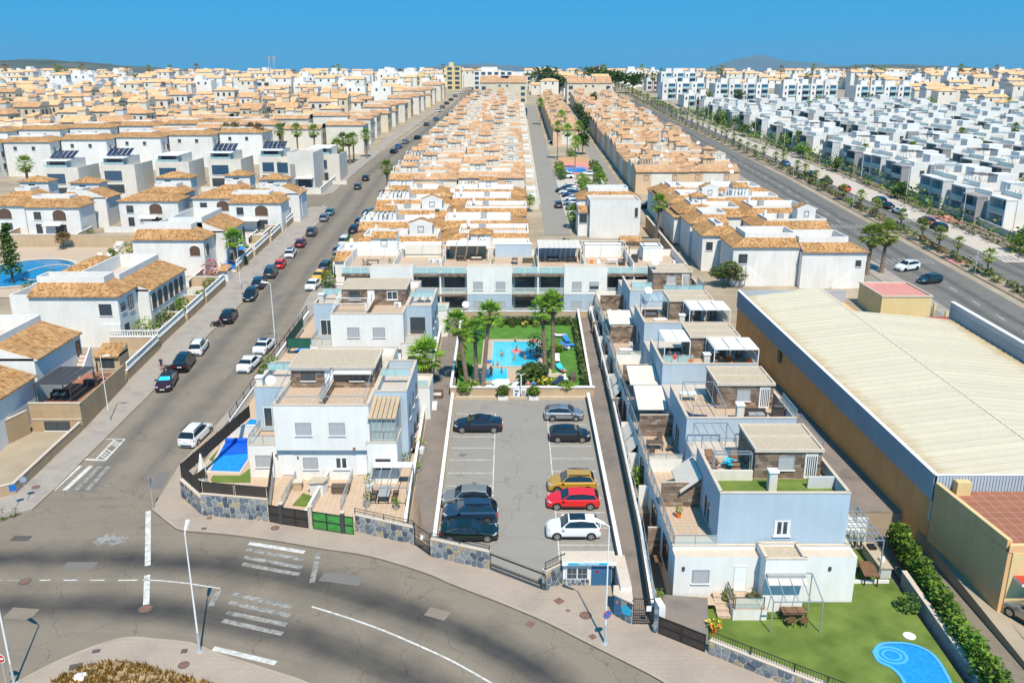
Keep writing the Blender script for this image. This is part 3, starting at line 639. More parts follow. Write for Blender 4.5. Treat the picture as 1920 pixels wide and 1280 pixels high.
# = stone walls: every stone its own piece
def clip(poly,a,b_,c):
 out=[]
 for i in range(len(poly)):
  p,q=poly[i],poly[(i+1)%len(poly)]
  dp=a*p[0]+b_*p[1]-c;dq=a*q[0]+b_*q[1]-c
  if dp<=0:out.append(p)
  if dp*dq<0:
   t=dp/(dp-dq);out.append((p[0]+(q[0]-p[0])*t,p[1]+(q[1]-p[1])*t))
 return out
def stones(parent,o,p0,p1,zb0,zb1,zt0,zt1,s=.46,limit=1000):
 """irregular stones on the face from p0 to p1 (outward normal to the right of p0->p1)"""
 L=hypot(p1[0]-p0[0],p1[1]-p0[1]);ux,uy=(p1[0]-p0[0])/L,(p1[1]-p0[1])/L;nx,ny=uy,-ux
 Hh=max(zt0-zb0,zt1-zb1);nu,nv=max(1,int(L/s)),max(1,int(Hh/s*1.15))
 su,sv=L/nu,1.0/nv
 P={(i,j):((i+.5+rnd.uniform(-.38,.38))*su,(j+.5+rnd.uniform(-.36,.36))*Hh*sv)for i in range(-1,nu+1)for j in range(-1,nv+1)}
 for i in range(nu):
  for j in range(nv):
   c=P[i,j];cell=[(0,0),(L,0),(L,Hh),(0,Hh)]
   for di in(-2,-1,0,1,2):
    for dj in(-2,-1,0,1,2):
     q=P.get((i+di,j+dj))
     if(di or dj)and q:
      mx,my=q[0]-c[0],q[1]-c[1]
      d=hypot(mx,my)
      cell=clip(cell,mx/d,my/d,(mx*(q[0]+c[0])/2+my*(q[1]+c[1])/2)/d-.026)
      if len(cell)<3:break
    if len(cell)<3:break
   if len(cell)<3:continue
   cell=[(min(max(u,.03),L-.03),min(max(v,.03),Hh-.03))for u,v in cell]
   th=rnd.uniform(.03,.07);cu=sum(p[0]for p in cell)/len(cell);cv=sum(p[1]for p in cell)/len(cell)
   def W(u,v,d):
    t=u/L;zb=zb0+(zb1-zb0)*t;zz=zb+v/Hh*(zt0+(zt1-zt0)*t-zb)
    return(p0[0]+ux*u+nx*d,p0[1]+uy*u+ny*d,zz)
   m=rnd.choice(['stone1','stone1','stone2','stone2','stone4','stone3'])
   b=MB(o);out=[W(u,v,0)for u,v in cell];tp=[W(cu+(u-cu)*.86,cv+(v-cv)*.86,th)for u,v in cell]
   n=len(cell)
   b.face(tp,m)
   for k in range(n):b.face([out[k],out[(k+1)%n],tp[(k+1)%n],tp[k]],m)
   b.build('stone',parent)
def stone_wall(label,pts,hts,thick=.35,s=.46,name='stone_wall',rb=0.0,cat='wall'):
 o=(*pts[0],zt(pts[0][1]));t=thing(name,label,cat,o)
 b=MB(o)
 for i in range(len(pts)-1):
  p,q=pts[i],pts[i+1]
  b.wall(p,q,thick,-.3,hts[i],'mortar',e0=zt(p[1])+0,e1=zt(q[1])+(hts[i+1]-hts[i])if False else None)
 b.build('wall',t)
 b=MB(o)
 for i in range(len(pts)-1):
  p,q=pts[i],pts[i+1]
  L=hypot(q[0]-p[0],q[1]-p[1]);nx,ny=(q[1]-p[1])/L*.05,-(q[0]-p[0])/L*.05
  b.wall((p[0]+nx,p[1]+ny),(q[0]+nx,q[1]+ny),thick+.1,hts[i]+.002,hts[i]+.07,'copeb')
 b.build('coping',t)
 for i in range(len(pts)-1):
  p,q=pts[i],pts[i+1]
  stones(t,o,p,q,zt(p[1])+.13,zt(q[1])+.13,zt(p[1])+hts[i],zt(q[1])+hts[i],s)
 return t
W1=[G(341,933),G(380,968),G(505,979)]
stone_wall('grey and blue stone wall round the corner of the front left villa garden',W1,[1.75,2.1,2.1])
W2=[G(667,998),G(776,1023)]
stone_wall('stone wall between the green gate and the narrow black footpath gate',W2,[1.6,1.6])
W3=[G(808,1045),G(918,1070)]
stone_wall('stone wall in front of the parked dark green coupe',W3,[1.6,1.6])
W4=[G(1022,1110),G(1058,1092)]
stone_wall('short stone wall joining the sliding gate to the gatehouse',W4,[1.7,1.7])
W7=[(12.95,48.25),(17.6,45.1),(21.0,42.9)]
stone_wall('stone wall along the front of the lawn with the blue pool',W7,[1.1,1.1,1.1])
def fence_run(mb,pts,h0,h1,m='black',step=.14,post=2.0,rails=(0.08,.95),bt=.012):
 for i in range(len(pts)-1):
  p,q=pts[i],pts[i+1];L=hypot(q[0]-p[0],q[1]-p[1]);H=h1-h0
  P=lambda t,h:(p[0]+(q[0]-p[0])*t,p[1]+(q[1]-p[1])*t,zt(p[1]+(q[1]-p[1])*t)+h)
  for r in rails:mb.bar(P(0,h0+H*r),P(1,h0+H*r),.04,.04,m)
  if step:
   n=max(1,int(L/step))
   for k in range(n+1):mb.bar(P(k/n,h0),P(k/n,h1),bt*2,bt*2,m)
  n=max(1,int(L/post))
  for k in range(n+1):mb.bar(P(k/n,h0-.05),P(k/n,h1+.02),.06,.06,m)
def screen_fence(label,pts,h0,h1,m='fence',name='garden_fence'):
 """posts, rails and one screen sheet per bay"""
 o=(*pts[0],zt(pts[0][1]));t=thing(name,label,'fence',o)
 b=MB(o);fence_run(b,pts,h0,h1,'black',0);b.build('posts_and_rails',t)
 for i in range(len(pts)-1):
  L=hypot(pts[i+1][0]-pts[i][0],pts[i+1][1]-pts[i][1]);n=max(1,int(L/2.0))
  for k in range(n):
   A=[pts[i][a]+(pts[i+1][a]-pts[i][a])*(k+.03)/n for a in(0,1)];B=[pts[i][a]+(pts[i+1][a]-pts[i][a])*(k+.97)/n for a in(0,1)]
   b=MB(o);m1=((A[0]+B[0])/2,(A[1]+B[1])/2);sag=rnd.uniform(0,.07)
   b.wall(A,m1,.02,h0+.04,h1-.05-sag,m);b.wall(m1,B,.02,h0+.04,h1-.05-sag*.6,m);b.build('screen_panel',t)
 return t
q=lambda p,d:(p[0],p[1]+d)
screen_fence('dark brown screen fence on the corner stone wall of the front left villa',[(W1[0][0]+2.6,W1[0][1]+12.5),(W1[0][0]+.15,W1[0][1]+.2),(W1[1][0]+.1,W1[1][1]+.2),(W1[2][0],W1[2][1]+.2)],1.9,3.2)
screen_fence('short brown screen fence beside the tiled garden steps',[(W1[2][0]+.05,W1[2][1]+.2),(-21.5,71)],2.1,3.1)
o=(*W2[0],zt(W2[0][1]));t=thing('railing','low dark railing on the stone wall right of the green gate','railing',o)
b=MB(o);fence_run(b,[q(W2[0],.15),q(W2[1],.15)],1.68,2.15,'black',.8,2.0,(.5,.98));b.build('bars',t)
o=(*W3[0],zt(W3[0][1]));t=thing('railing','low dark railing on the stone wall in front of the green coupe','railing',o)
b=MB(o);fence_run(b,[q(W3[0],.15),q(W3[1],.15)],1.68,2.1,'black',0,2.0,(.5,.98));b.build('bars',t)
def plank_gate(label,p,q_,h,m,name='driveway_gate',frames=2):
 o=(*p,zt(p[1]));t=thing(name,label,'gate',o)
 for k in range(frames):
  A=[p[a]+(q_[a]-p[a])*(k+.02)/frames for a in(0,1)];B=[p[a]+(q_[a]-p[a])*(k+.98)/frames for a in(0,1)]
  b=MB(o);b.wall(A,B,.03,.17,h-.05,m);leaf=b.build('gate_leaf',t)
  b=MB(o);d=lambda P:(P[0],P[1]-.02)
  for hh in(.15,h*.52,h-.06):b.bar((*d(A),zt(A[1])+hh),(*d(B),zt(B[1])+hh),.05,.06,'black')
  for P in(A,B):b.bar((*d(P),zt(P[1])+.12),(*d(P),zt(P[1])+h),.05,.05,'black')
  b.build('gate_frame',leaf)
 return t
plank_gate('narrow black garden gate at the end of the corner stone wall',G(506,980),G(527,984),1.75,'fence','garden_gate',1)
plank_gate('wide black driveway gate next to the narrow black garden gate',G(531,985),G(579,992),1.75,'fence')
plank_gate('green turf covered driveway gate with black frame',G(588,993),G(640,1001),1.75,'gate_green')
plank_gate('narrow green turf covered gate beside the stone wall',G(647,1002),G(664,1004),1.75,'gate_green','garden_gate',1)
for px,py,lb,m in((583,990,'pale stone gate pillar between the black and green gates','mortar'),(643.5,1001,'dark pillar between the two green gates','framed'),(529,984,'dark pillar between the two black gates','framed')):
 x,y=G(px,py);b=MB((x,y,zt(y)));z=zt(y);b.box(x-.16,x+.16,y-.12,y+.25,z-.2,z+1.95,m);b.box(x-.2,x+.2,y-.16,y+.29,z+1.952,z+2.03,'copeb')
 tag(b.build('gate_pillar'),lb,'pillar')
def bar_gate(label,p,q_,h,hb=.2,name='footpath_gate',plate=None,step=.13,rails=(.05,.35,.55,.97)):
 o=(*p,zt(p[1]));t=thing(name,label,'gate',o)
 b=MB(o);fence_run(b,[p,q_],hb,h,'black',step,3.0,rails);b.build('bars',t)
 if plate:
  m1=(p[0]+(q_[0]-p[0])*plate,p[1]+(q_[1]-p[1])*plate);z=zt(m1[1])
  b=MB(o);b.box(m1[0]-.17,m1[0]+.17,m1[1]-.06,m1[1]-.04,z+h*.55,z+h*.74,'whitep');b.build('notice_plate',t)
 return t
bar_gate('black barred footpath gate with a white notice left of the parking entrance',G(778,1024),G(806,1044),2.1,.15,plate=.55)
bar_gate('long black sliding gate across the parking entrance',G(919,1070),G(1022,1110),1.5,.3,'sliding_gate',None,.0,(.02,.18,.3,.94,1.0))
b=MB();A,Bq=G(919,1068),G(1022,1108)
for k in range(34):
 t_=k/33;P=(A[0]+(Bq[0]-A[0])*t_,A[1]+(Bq[1]-A[1])*t_);b.bar((*P,zt(P[1])+.3),(*P,zt(P[1])+.75),.02,.02,'black')
for k in range(34):
 t_=k/33;P=(A[0]+(Bq[0]-A[0])*t_,A[1]+(Bq[1]-A[1])*t_);b.bar((*P,zt(P[1])+1.35),(*P,zt(P[1])+1.62),.02,.02,'black')
sg=by('sliding_gate');b.o=tuple(sg.location);tag(b.build('spikes',sg),kind='stuff')
o=(*W4[0],zt(W4[0][1]));t=thing('railing','short dark railing on the stone wall left of the gatehouse','railing',o)
b=MB(o);fence_run(b,[q(W4[0],.15),q(W4[1],.15)],1.75,2.4,'black',.13,2.0,(.1,.98));b.build('bars',t)
bar_gate('black barred footpath gate with a white notice right of the letterbox wall',(8.35,51.25),(9.75,51.2),2.2,.1,'footpath_gate',.75)
plank_gate('long black driveway gate before the paved drive of the lawn villa',(9.95,50.3),(12.75,48.4),1.5,'fence','driveway_gate',2)
o=(9.8,50.9,zt(50.9));b=MB(o);b.wall((9.75,51.3),(9.95,50.3),.45,-.2,2.15,'whiteb');
t=thing('gate_pillar','white pillar faced with stones left of the long black driveway gate','pillar',o);b.build('pillar',t)
stones(t,o,(9.52,50.22),(9.93,50.28),zt(50.3)+.2,zt(50.3)+.2,zt(50.3)+2.0,zt(50.3)+2.0,.3)
b=MB();b.o=tuple((*W7[0],zt(W7[0][1])));
t=thing('railing','black mesh railing on top of the lawn front wall','railing',b.o);fence_run(b,[q(W7[0],.2),q(W7[1],.2),q(W7[2],.2)],1.1,1.75,'black',.16,2.0,(.05,.98));b.build('bars',t)
# = gatehouse
o=(5.4,55.8,zt(55.8));z=o[2]
t=GH=thing('gatehouse','small white gatehouse with a cyan name sign, window and blue door at the parking entrance','gatehouse',o)
b=MB(o);y0=55.7
b.box(3.75,7.35,y0,y0+1.0,z-.3,z+2.3,'whiteb');b.build('wall',t)
b=MB(o);b.box(3.65,7.6,y0-.35,y0+1.1,z+2.302,z+2.75,'white','','copeb');b.build('fascia',t)
b=MB(o);b.box(7.61,8.4,y0-3.1,y0+1.1,z+1.7,z+2.3,'white','','copeb');b.box(7.61,8.4,y0-2.9,y0+1.0,z-.3,z+1.698,'greyd');b.build('side_canopy',t)
b=MB(o);b.box(3.95,5.65,y0-.06,y0-.003,z+.75,z+1.95,'frame');w_=b.build('window',t)
for a in(4.05,4.85):
 b=MB(o);b.box(a,a+.7,y0-.075,y0-.062,z+.85,z+1.85,'glass');b.build('pane',w_)
b=MB(o)
for k in range(5):b.bar((4.05+k*.37,y0-.09,z+.85),(4.05+k*.37,y0-.09,z+1.85),.012,.012,'frame')
b.bar((4.0,y0-.09,z+1.3),(5.6,y0-.09,z+1.3),.012,.012,'frame');b.build('window_bars',w_)
for a,lb in((5.85,None),(6.6,None)):
 b=MB(o);b.box(a,a+.72,y0-.07,y0-.003,z+.12,z+2.1,'blued');d=b.build('door',t)
 if a<6:
  b=MB(o);b.box(a+.26,a+.56,y0-.085,y0-.072,z+1.45,z+1.65,'signred');b.box(a+.31,a+.51,y0-.095,y0-.087,z+1.49,z+1.61,'black');b.build('notice',d)
stones(t,o,(3.76,y0-.004),(5.8,y0-.004),z+.1,z+.1,z+.74,z+.74,.33)
b=MB(o);b.box(4.05,7.1,y0-.385,y0-.352,z+2.38,z+2.66,'whitep');sgn=b.build('name_sign',t)
b=MB(o);b.box(4.1,4.85,y0-.4,y0-.387,z+2.41,z+2.63,'signcyan');b.build('sign_block',sgn)
def text(s_,parent,o_,loc,size,m,rx=pi/2,rz=0.0,name='lettering',ext=.006):
 cu=bpy.data.curves.new(name,'FONT');cu.body=s_;cu.size=size;cu.extrude=ext;cu.space_character=1.05
 cu.materials.append(M(m));tmp=bpy.data.objects.new(name,cu);COL.objects.link(tmp)
 bpy.context.view_layer.update()
 me=bpy.data.meshes.new_from_object(tmp.evaluated_get(bpy.context.evaluated_depsgraph_get()))
 bpy.data.objects.remove(tmp);bpy.data.curves.remove(cu);ob=put(name,me)
 ob.parent=parent;ob.location=(loc[0]-o_[0],loc[1]-o_[1],loc[2]-o_[2]);ob.rotation_euler=(rx,0,rz)
 return ob
b=MB(o);b.box(4.87,7.06,y0-.4,y0-.387,z+2.41,z+2.63,'signcyan');b.build('sign_block',sgn)
text('MarinaMed',sgn,o,(4.92,y0-.407,z+2.43),.3,'whitep')
GH.scale=(1,1,.84)
A,Bq=(7.15,52.25),(8.3,51.2)
o=(*A,zt(A[1]));t=thing('letterbox_wall','low stone wall with a blue cabinet door and a cyan emblem beside the footpath gate','wall',o);z=zt(51.8)
b=MB(o);b.prism(ccw([A,Bq,(8.35,52.6),(7.9,53.2),(7.3,53.2)]),z-.3,z+1.75,'whiteb');b.build('wall',t)
b=MB(o);b.prism(ccw([(7.05,52.2),(8.32,51.08),(8.42,52.7),(8.0,53.3),(7.2,53.3)]),z+1.752,z+1.84,'copeb',None,True);b.build('coping',t)
stones(t,o,A,Bq,z+.05,z+.02,z+1.7,z+1.7,.4)
dx,dy=(Bq[0]-A[0]),(Bq[1]-A[1]);L=hypot(dx,dy);nx,ny=dy/L*.1,-dx/L*.1
def onw(t0,t1,h0,h1,m,k=1.0):
 b=MB(o);p=[(A[0]+dx*t_+nx*k,A[1]+dy*t_+ny*k)for t_ in(t0,t1)]
 b.face([(*p[0],z+h0),(*p[1],z+h0),(*p[1],z+h1),(*p[0],z+h1)],m)
 p2=[(A[0]+dx*t_,A[1]+dy*t_)for t_ in(t0,t1)]
 b.face([(*p[0],z+h1),(*p[1],z+h1),(*p2[1],z+h1),(*p2[0],z+h1)],m);b.face([(*p2[0],z+h0),(*p[0],z+h0),(*p[0],z+h1),(*p2[0],z+h1)],m);b.face([(*p[1],z+h0),(*p2[1],z+h0),(*p2[1],z+h1),(*p[1],z+h1)],m)
 return b
cd=onw(.04,.38,.35,1.6,'blued').build('cabinet_door',t)
onw(.14,.26,1.25,1.45,'orangef',1.1).build('warning_notice',cd)
b=MB(o);n=18
P=lambda r,k:[(A[0]+dx*(.70+r*cos(2*pi*i/n)*.26*(1+.12*sin(i*2.4)))+nx*k,A[1]+dy*(.70+r*cos(2*pi*i/n)*.26*(1+.12*sin(i*2.4)))+ny*k,z+1.05+r*.36*sin(2*pi*i/n)*(1+.12*sin(i*1.7)))for i in range(n)]
f1,f0=P(1,1.3),P(1,.9);b.face(f1,'signcyan')
for i in range(n):b.face([f0[i],f0[(i+1)%n],f1[(i+1)%n],f1[i]],'signcyan')
b.build('emblem',t)
# = building kit
FACE={'S':0.0,'E':pi/2,'N':pi,'W':-pi/2}
def win_meshes(w,h,kind):
 def mk():
  fm={'shutter':'frameg','glass':'frame','dark':'framed','brown':'framebr','slide':'frame','blue':'framed','half':'frameg','door':'frame','darkdoor':'framed','curtain':'frame'}[kind]  # grey on shutter frames stands in for the shade of a recess
  b=MB();t=.07
  b.box(-w/2,w/2,-.05,0,h-t,h,fm);b.box(-w/2,w/2,-.05,0,0,t,fm)
  b.box(-w/2,-w/2+t,-.05,0,t,h-t,fm);b.box(w/2-t,w/2,-.05,0,t,h-t,fm)
  if kind in('slide','glass','dark','brown','blue','darkdoor','curtain')and w>.9:
   n=max(2,round(w/1.3))if kind in('slide','blue','darkdoor')else 2
   for k in range(1,n):
    xx=-w/2+w*k/n;b.box(xx-.03,xx+.03,-.045,0,t,h-t,fm)
  if kind not in('slide','door','darkdoor'):b.box(-w/2-.08,w/2+.08,-.12,0,-.09,-.002,'cope')
  fr=b.mesh('window')
  subs=[]
  if kind in('shutter','half'):
   hh=t if kind=='shutter' else h*.45
   b=MB();b.box(-w/2+t,w/2-t,-.035,-.001,hh,h-t,'shutter');subs.append(('shutter',b.mesh('shutter')))
   if kind=='half':
    b=MB();b.box(-w/2+t,w/2-t,-.02,-.001,t,hh-.002,'glass');subs.append(('pane',b.mesh('pane')))
  else:
   m={'blue':'glassb','door':'whitep','curtain':'whitep'}.get(kind,'glass')
   b=MB();b.box(-w/2+t,w/2-t,-.02,-.001,t,h-t,m);subs.append(('pane' if kind!='door' else 'door_leaf',b.mesh('pane')))
   if kind=='curtain':
    b=MB()
    b.box(-w/2+t+w*.12,-w*.06,-.03,-.021,t+.05,h-t,'glass');b.box(w*.06,w/2-t-w*.12,-.03,-.021,t+.05,h-t,'glass');subs.append(('pane',b.mesh('pane')))
  return fr,subs
 return cached(('win',round(w,2),round(h,2),kind),mk)
def window(parent,o,x,y,z,w,h,face='S',kind='glass',name=None):
 fr,subs=win_meshes(w,h,kind)
 f=put(name or('door' if kind in('door','darkdoor')else 'window'),fr,parent,(x-o[0],y-o[1],z-o[2]),FACE[face]if isinstance(face,str)else face)
 for n_,me in subs:put(n_,me,f)
 return f
def balustrade(parent,o,p0,p1,z,H=1.0,m='bal',rail='cope',name='balustrade',per=1.5):
 L=hypot(p1[0]-p0[0],p1[1]-p0[1]);n=max(1,round(L/per));a=atan2(p1[1]-p0[1],p1[0]-p0[0])
 def mk():
  b=MB();b.box(0,L,-.03,.03,H-.05,H,rail)
  for k in range(n+1):
   x=min(max(L*k/n,.03),L-.03);b.box(x-.025,x+.025,-.025,.025,0,H-.05,rail)
  r=b.mesh('balustrade');b=MB();w=L/n;b.box(.04,w-.04,-.01,.01,.06,H-.08,m)
  return r,b.mesh('glass_panel')
 r,g=cached(('bal',round(L,2),round(H,2),m,rail,n),mk)
 f=put(name,r,parent,(p0[0]-o[0],p0[1]-o[1],z-o[2]),a)
 for k in range(n):put('glass_panel',g,f,(L*k/n,0,0))
 return f
def mass(parent,o,x0,x1,y0,y1,z0,z1,m,floor=None,par=0.0,name='wall',cope='copeb',th=.18,sides='SENW',skip=''):
 """a storey block; with par > 0 its top is a terrace floor ringed by a parapet with coping"""
 b=MB(o);b.box(x0,x1,y0,y1,z0,z1,m,skip+'T' if floor else skip)
 ring=[]
 if 'S' in sides:ring.append((x0,x1,y0,y0+th))
 if 'N' in sides:ring.append((x0,x1,y1-th,y1))
 ya=y0+(th if 'S' in sides else 0);yb=y1-(th if 'N' in sides else 0)
 if 'W' in sides:ring.append((x0,x0+th,ya,yb))
 if 'E' in sides:ring.append((x1-th,x1,ya,yb))
 if par:
  for r in ring:b.box(*r,z1,z1+par,m)
 w=b.build(name,parent)
 if floor:
  f=MB(o);f.face([(x0,y0,z1+.003),(x1,y0,z1+.003),(x1,y1,z1+.003),(x0,y1,z1+.003)],floor);f.build('terrace_floor' if par else 'roof',parent)
 if par and cope:
  c=MB(o)
  for(a0,a1,c0,c1)in ring:
   e=.04;c.box(a0-e,a1+e,c0-e,c1+e,z1+par+.001,z1+par+.07,cope)
  c.build('coping',parent)
 return w
def pergola_frame(parent_or_none,o,x0,x1,y0,y1,z,H,m='steel',n=3,cover=None,name='pergola',label=None,hb=None,th=.08):
 """posts, ring beam, rafters and maybe a canvas; its own thing unless a parent is given"""
 hb=H if hb is None else hb
 root=parent_or_none
 if root is None:
  o=((x0+x1)/2,(y0+y1)/2,z);root=thing(name,label,'pergola',o)
 b=MB(o)
 for x,y,h in((x0,y0,H),(x1,y0,H),(x0,y1,hb),(x1,y1,hb)):b.box(x-th/2,x+th/2,y-th/2,y+th/2,z,z+h,m)
 b.build('posts',root)
 b=MB(o);b.bar((x0,y0,z+H),(x1,y0,z+H),th,th,m);b.bar((x0,y1,z+hb),(x1,y1,z+hb),th,th,m);b.bar((x0,y0,z+H),(x0,y1,z+hb),th,th,m);b.bar((x1,y0,z+H),(x1,y1,z+hb),th,th,m);b.build('ring_beam',root)
 for k in range(1,n):
  xx=x0+(x1-x0)*k/n;b=MB(o);b.bar((xx,y0,z+H+.02),(xx,y1,z+hb+.02),th*.7,th*.7,m);b.build('rafter',root)
 if cover:
  nn=max(1,n)
  for k in range(nn):
   a=x0+(x1-x0)*(k+.06)/nn;c=x0+(x1-x0)*(k+.94)/nn;dz=.07
   b=MB(o);b.hexa([(a,y0+.05,z+H+.05),(c,y0+.05,z+H+.05),(c,y1-.05,z+hb+.05),(a,y1-.05,z+hb+.05)],[(a,y0+.05,z+H+.08),(c,y0+.05,z+H+.08),(c,y1-.05,z+hb+.08),(a,y1-.05,z+hb+.08)],cover)
   b.build('canvas_panel',root)
 return root
def awning(parent,o,x0,x1,y0,y1,z0,z1,side='E',m='canvas',name='awning'):
 """sloping canvas: high edge on the given side at z1, low edge at z0"""
 b=MB(o)
 zc={'E':(z0,z1,z1,z0),'N':(z0,z0,z1,z1),'W':(z1,z0,z0,z1),'S':(z1,z1,z0,z0)}[side]
 q=[(x0,y0),(x1,y0),(x1,y1),(x0,y1)]
 b.hexa([(*p,z)for p,z in zip(q,zc)],[(*p,z+.04)for p,z in zip(q,zc)],m)
 r=b.build(name,parent)
 b=MB(o)
 for i in range(4):b.bar((*q[i],zc[i]-.02),(*q[(i+1)%4],zc[(i+1)%4]-.02),.05,.05,'greyp')
 b.build('awning_arms',r)
 return r
# ---- leaves
def leaves(mb,c,r,n,size,mats,flat=0.6,hollow=.35):
 """n leaf-sized faces spread through an ellipsoid"""
 rx,ry,rz_=r if isinstance(r,tuple)else(r,r,r)
 for _ in range(n):
  while True:
   x,y,z=rnd.uniform(-1,1),rnd.uniform(-1,1),rnd.uniform(-1,1);d=x*x+y*y+z*z
   if hollow*hollow<d<1:break
  p=(c[0]+x*rx,c[1]+y*ry,c[2]+z*rz_);s=size*rnd.uniform(.6,1.3)
  a=rnd.uniform(0,2*pi);ux,uy,uz=cos(a),sin(a),rnd.uniform(-flat,flat);vx,vy,vz=-sin(a)*.6,cos(a)*.6,rnd.uniform(-flat,flat)
  mb.face([(p[0]-ux*s,p[1]-uy*s,p[2]-uz*s),(p[0]+vx*s*.6,p[1]+vy*s*.6,p[2]+vz*s),(p[0]+ux*s,p[1]+uy*s,p[2]+uz*s),(p[0]-vx*s*.6,p[1]-vy*s*.6,p[2]-vz*s)],rnd.choice(mats))
def bush(name,label,x,y,z,r,n=90,size=.16,mats=('leafm','leafd'),cat='shrub',group=None,stem=True):
 o=(x,y,z);t=thing(name,label,cat,o,0,group);rz_=r[2]if isinstance(r,tuple)else r
 b=MB(o);leaves(b,(x,y,z+rz_*1.05),r,n,size,mats);b.build('foliage',t)
 if stem:
  b=MB(o);b.tube((x,y,z-.1),(x,y,z+rz_),.05,'barkd',.03,5);b.build('stem',t)
 return t
def potted(label,x,y,z,h=.8,pot='orangef',mats=('leafm','leafl'),group=None,r=None):
 o=(x,y,z);t=thing('potted_plant',label,'potted plant',o,0,group);r=r or h*.38
 b=MB(o);b.tube((x,y,z),(x,y,z+h*.38),r*.5,pot,r*.66,8);b.build('pot',t)
 b=MB(o);leaves(b,(x,y,z+h*.72),(r,r,h*.36),46,.12,mats);b.build('foliage',t)
 return t
def tree(name,label,x,y,z,H,r,n=500,size=.35,mats=('leafm','leafd'),cat='tree',group=None,lobes=6,trunk='barkd',tr=.16):
 o=(x,y,z);t=thing(name,label,cat,o,0,group);rx,ry,rz_=r
 b=MB(o);zc=z+H-rz_
 b.tube((x,y,z-.2),(x+.1,y,zc-rz_*.2),tr,trunk,tr*.6,7)
 L=[]
 for k in range(lobes):
  a=2*pi*k/lobes+rnd.uniform(-.4,.4);d=rnd.uniform(.3,.62)
  L.append((x+cos(a)*rx*d,y+sin(a)*ry*d,zc+rnd.uniform(-.45,.5)*rz_))
 L.append((x,y,zc+rz_*.35))
 for c in L:b.tube((x+.1,y,zc-rz_*.45),c,tr*.45,trunk,tr*.15,4)
 b.build('trunk',t)
 b=MB(o)
 for c in L:leaves(b,c,(rx*.5,ry*.5,rz_*.48),n//len(L),size,mats)
 b.build('crown',t)
 return t
# ---- palms
def fan(mb,p,a,el,L,m,n=7,w=.9,droop=.25):
 """one fan leaf: stalk and a folded fan of pointed blades"""
 d=Vector((cos(a)*cos(el),sin(a)*cos(el),sin(el)));side=Vector((-sin(a),cos(a),0));up=side.cross(d)*-1
 p=Vector(p);q=p+d*L*.5
 mb.bar(p,q,.035,.035,m)
 pts=[]
 for i in range(n):
  t=-1+2*i/(n-1);ang=t*w
  e=q+(d*cos(ang)+side*sin(ang))*L*.62*(1-.18*abs(t))+Vector((0,0,-droop*L*(.4+.6*abs(t))))*.6
  pts.append(e)
 for i in range(n):
  t0=-1+2*(i-.5)/(n-1);t1=-1+2*(i+.5)/(n-1)
  b0=q+(d*cos(t0*w)+side*sin(t0*w))*L*.3+up*.03*(-1)**i;b1=q+(d*cos(t1*w)+side*sin(t1*w))*L*.3+up*.03*(-1)**(i+1)
  mb.face([q,b0,pts[i],b1],m)
def frond_mesh(m='palm',L=1.7):
 def mk():
  b=MB();fan(b,(0,0,0),0,0,L,m,9,1.05,.22);return b.mesh('frond')
 return cached(('frond',m,L),mk)
def palm_near(label,base,top,L=1.7,n=34,m='palm',group=None,tr=.24,dry=8,name='palm_tree'):
 o=base;t=thing(name,label,'palm tree',o,0,group)
 b=MB(o);P=Vector(base);Q=Vector(top);k=12
 for i in range(k):
  s0,s1=i/k,(i+1)/k
  f=lambda s:P.lerp(Q,s)+Vector((0,0,0))+Vector(((Q.x-P.x),(Q.y-P.y),0))*(-.25*s*(1-s))
  r=tr*(1.25-.5*s0)if i else tr*1.6
  b.tube(f(s0)-Vector((0,0,.1 if i==0 else 0)),f(s1)+Vector((0,0,.03)),r,'bark',r*.86,9)
 b.build('trunk',t)
 for i in range(n):
  u=i/n;a=i*2.39996+rnd.uniform(-.2,.2);el=R(78)-u*R(118)+rnd.uniform(-.15,.15)
  fo=put('frond',frond_mesh(m,L),t,(Q-P)+Vector((0,0,.1-u*.25)))
  fo.rotation_euler=(rnd.uniform(-.25,.25),-el,a);s=rnd.uniform(.85,1.12);fo.scale=(s,s,s)
 for i in range(dry):
  fo=put('dry_frond',frond_mesh('palmdry',L),t,(Q-P)+Vector((0,0,-.35)))
  fo.rotation_euler=(rnd.uniform(-.3,.3),R(rnd.uniform(50,78)),i*2*pi/dry+rnd.uniform(-.3,.3));fo.scale=(.75,.75,.75)
 return t
def palm_mesh(kind='palm',L=1.5,n=30,dry=0,nb=5):
 def mk():
  b=MB()
  for i in range(n):
   u=i/n;fan(b,(0,0,.1-u*.3),i*2.39996,R(80)-u*R(120),L*rnd.uniform(.85,1.1),kind,nb,1.0)
  for i in range(dry):fan(b,(0,0,-.3),i*2*pi/dry,R(rnd.uniform(-80,-50)),L*.8,'palmdry',nb,.9)
  return b.mesh('crown')
 return cached(('palmcrown',kind,L,n,dry,nb),mk)
def palm_far(label,x,y,H,kind='palm',L=1.5,n=30,dry=10,nb=5,group=None,tr=.2,z=None):
 z=zt(y)if z is None else z
 t=thing('palm_tree',label,'palm tree',(x,y,z),rnd.uniform(0,6),group)
 def mk():
  b=MB();b.tube((0,0,-.3),(0,0,.5),tr*1.4,'bark',tr,7,False);b.tube((0,0,.5),(0,0,H),tr,'bark',tr*.75,7,False);return b.mesh('trunk')
 put('trunk',cached(('ptrunk',round(H,1),tr),mk),t)
 put('crown',palm_mesh(kind,L,n,dry,nb),t,(0,0,H),0,rnd.uniform(.9,1.12))
 return t
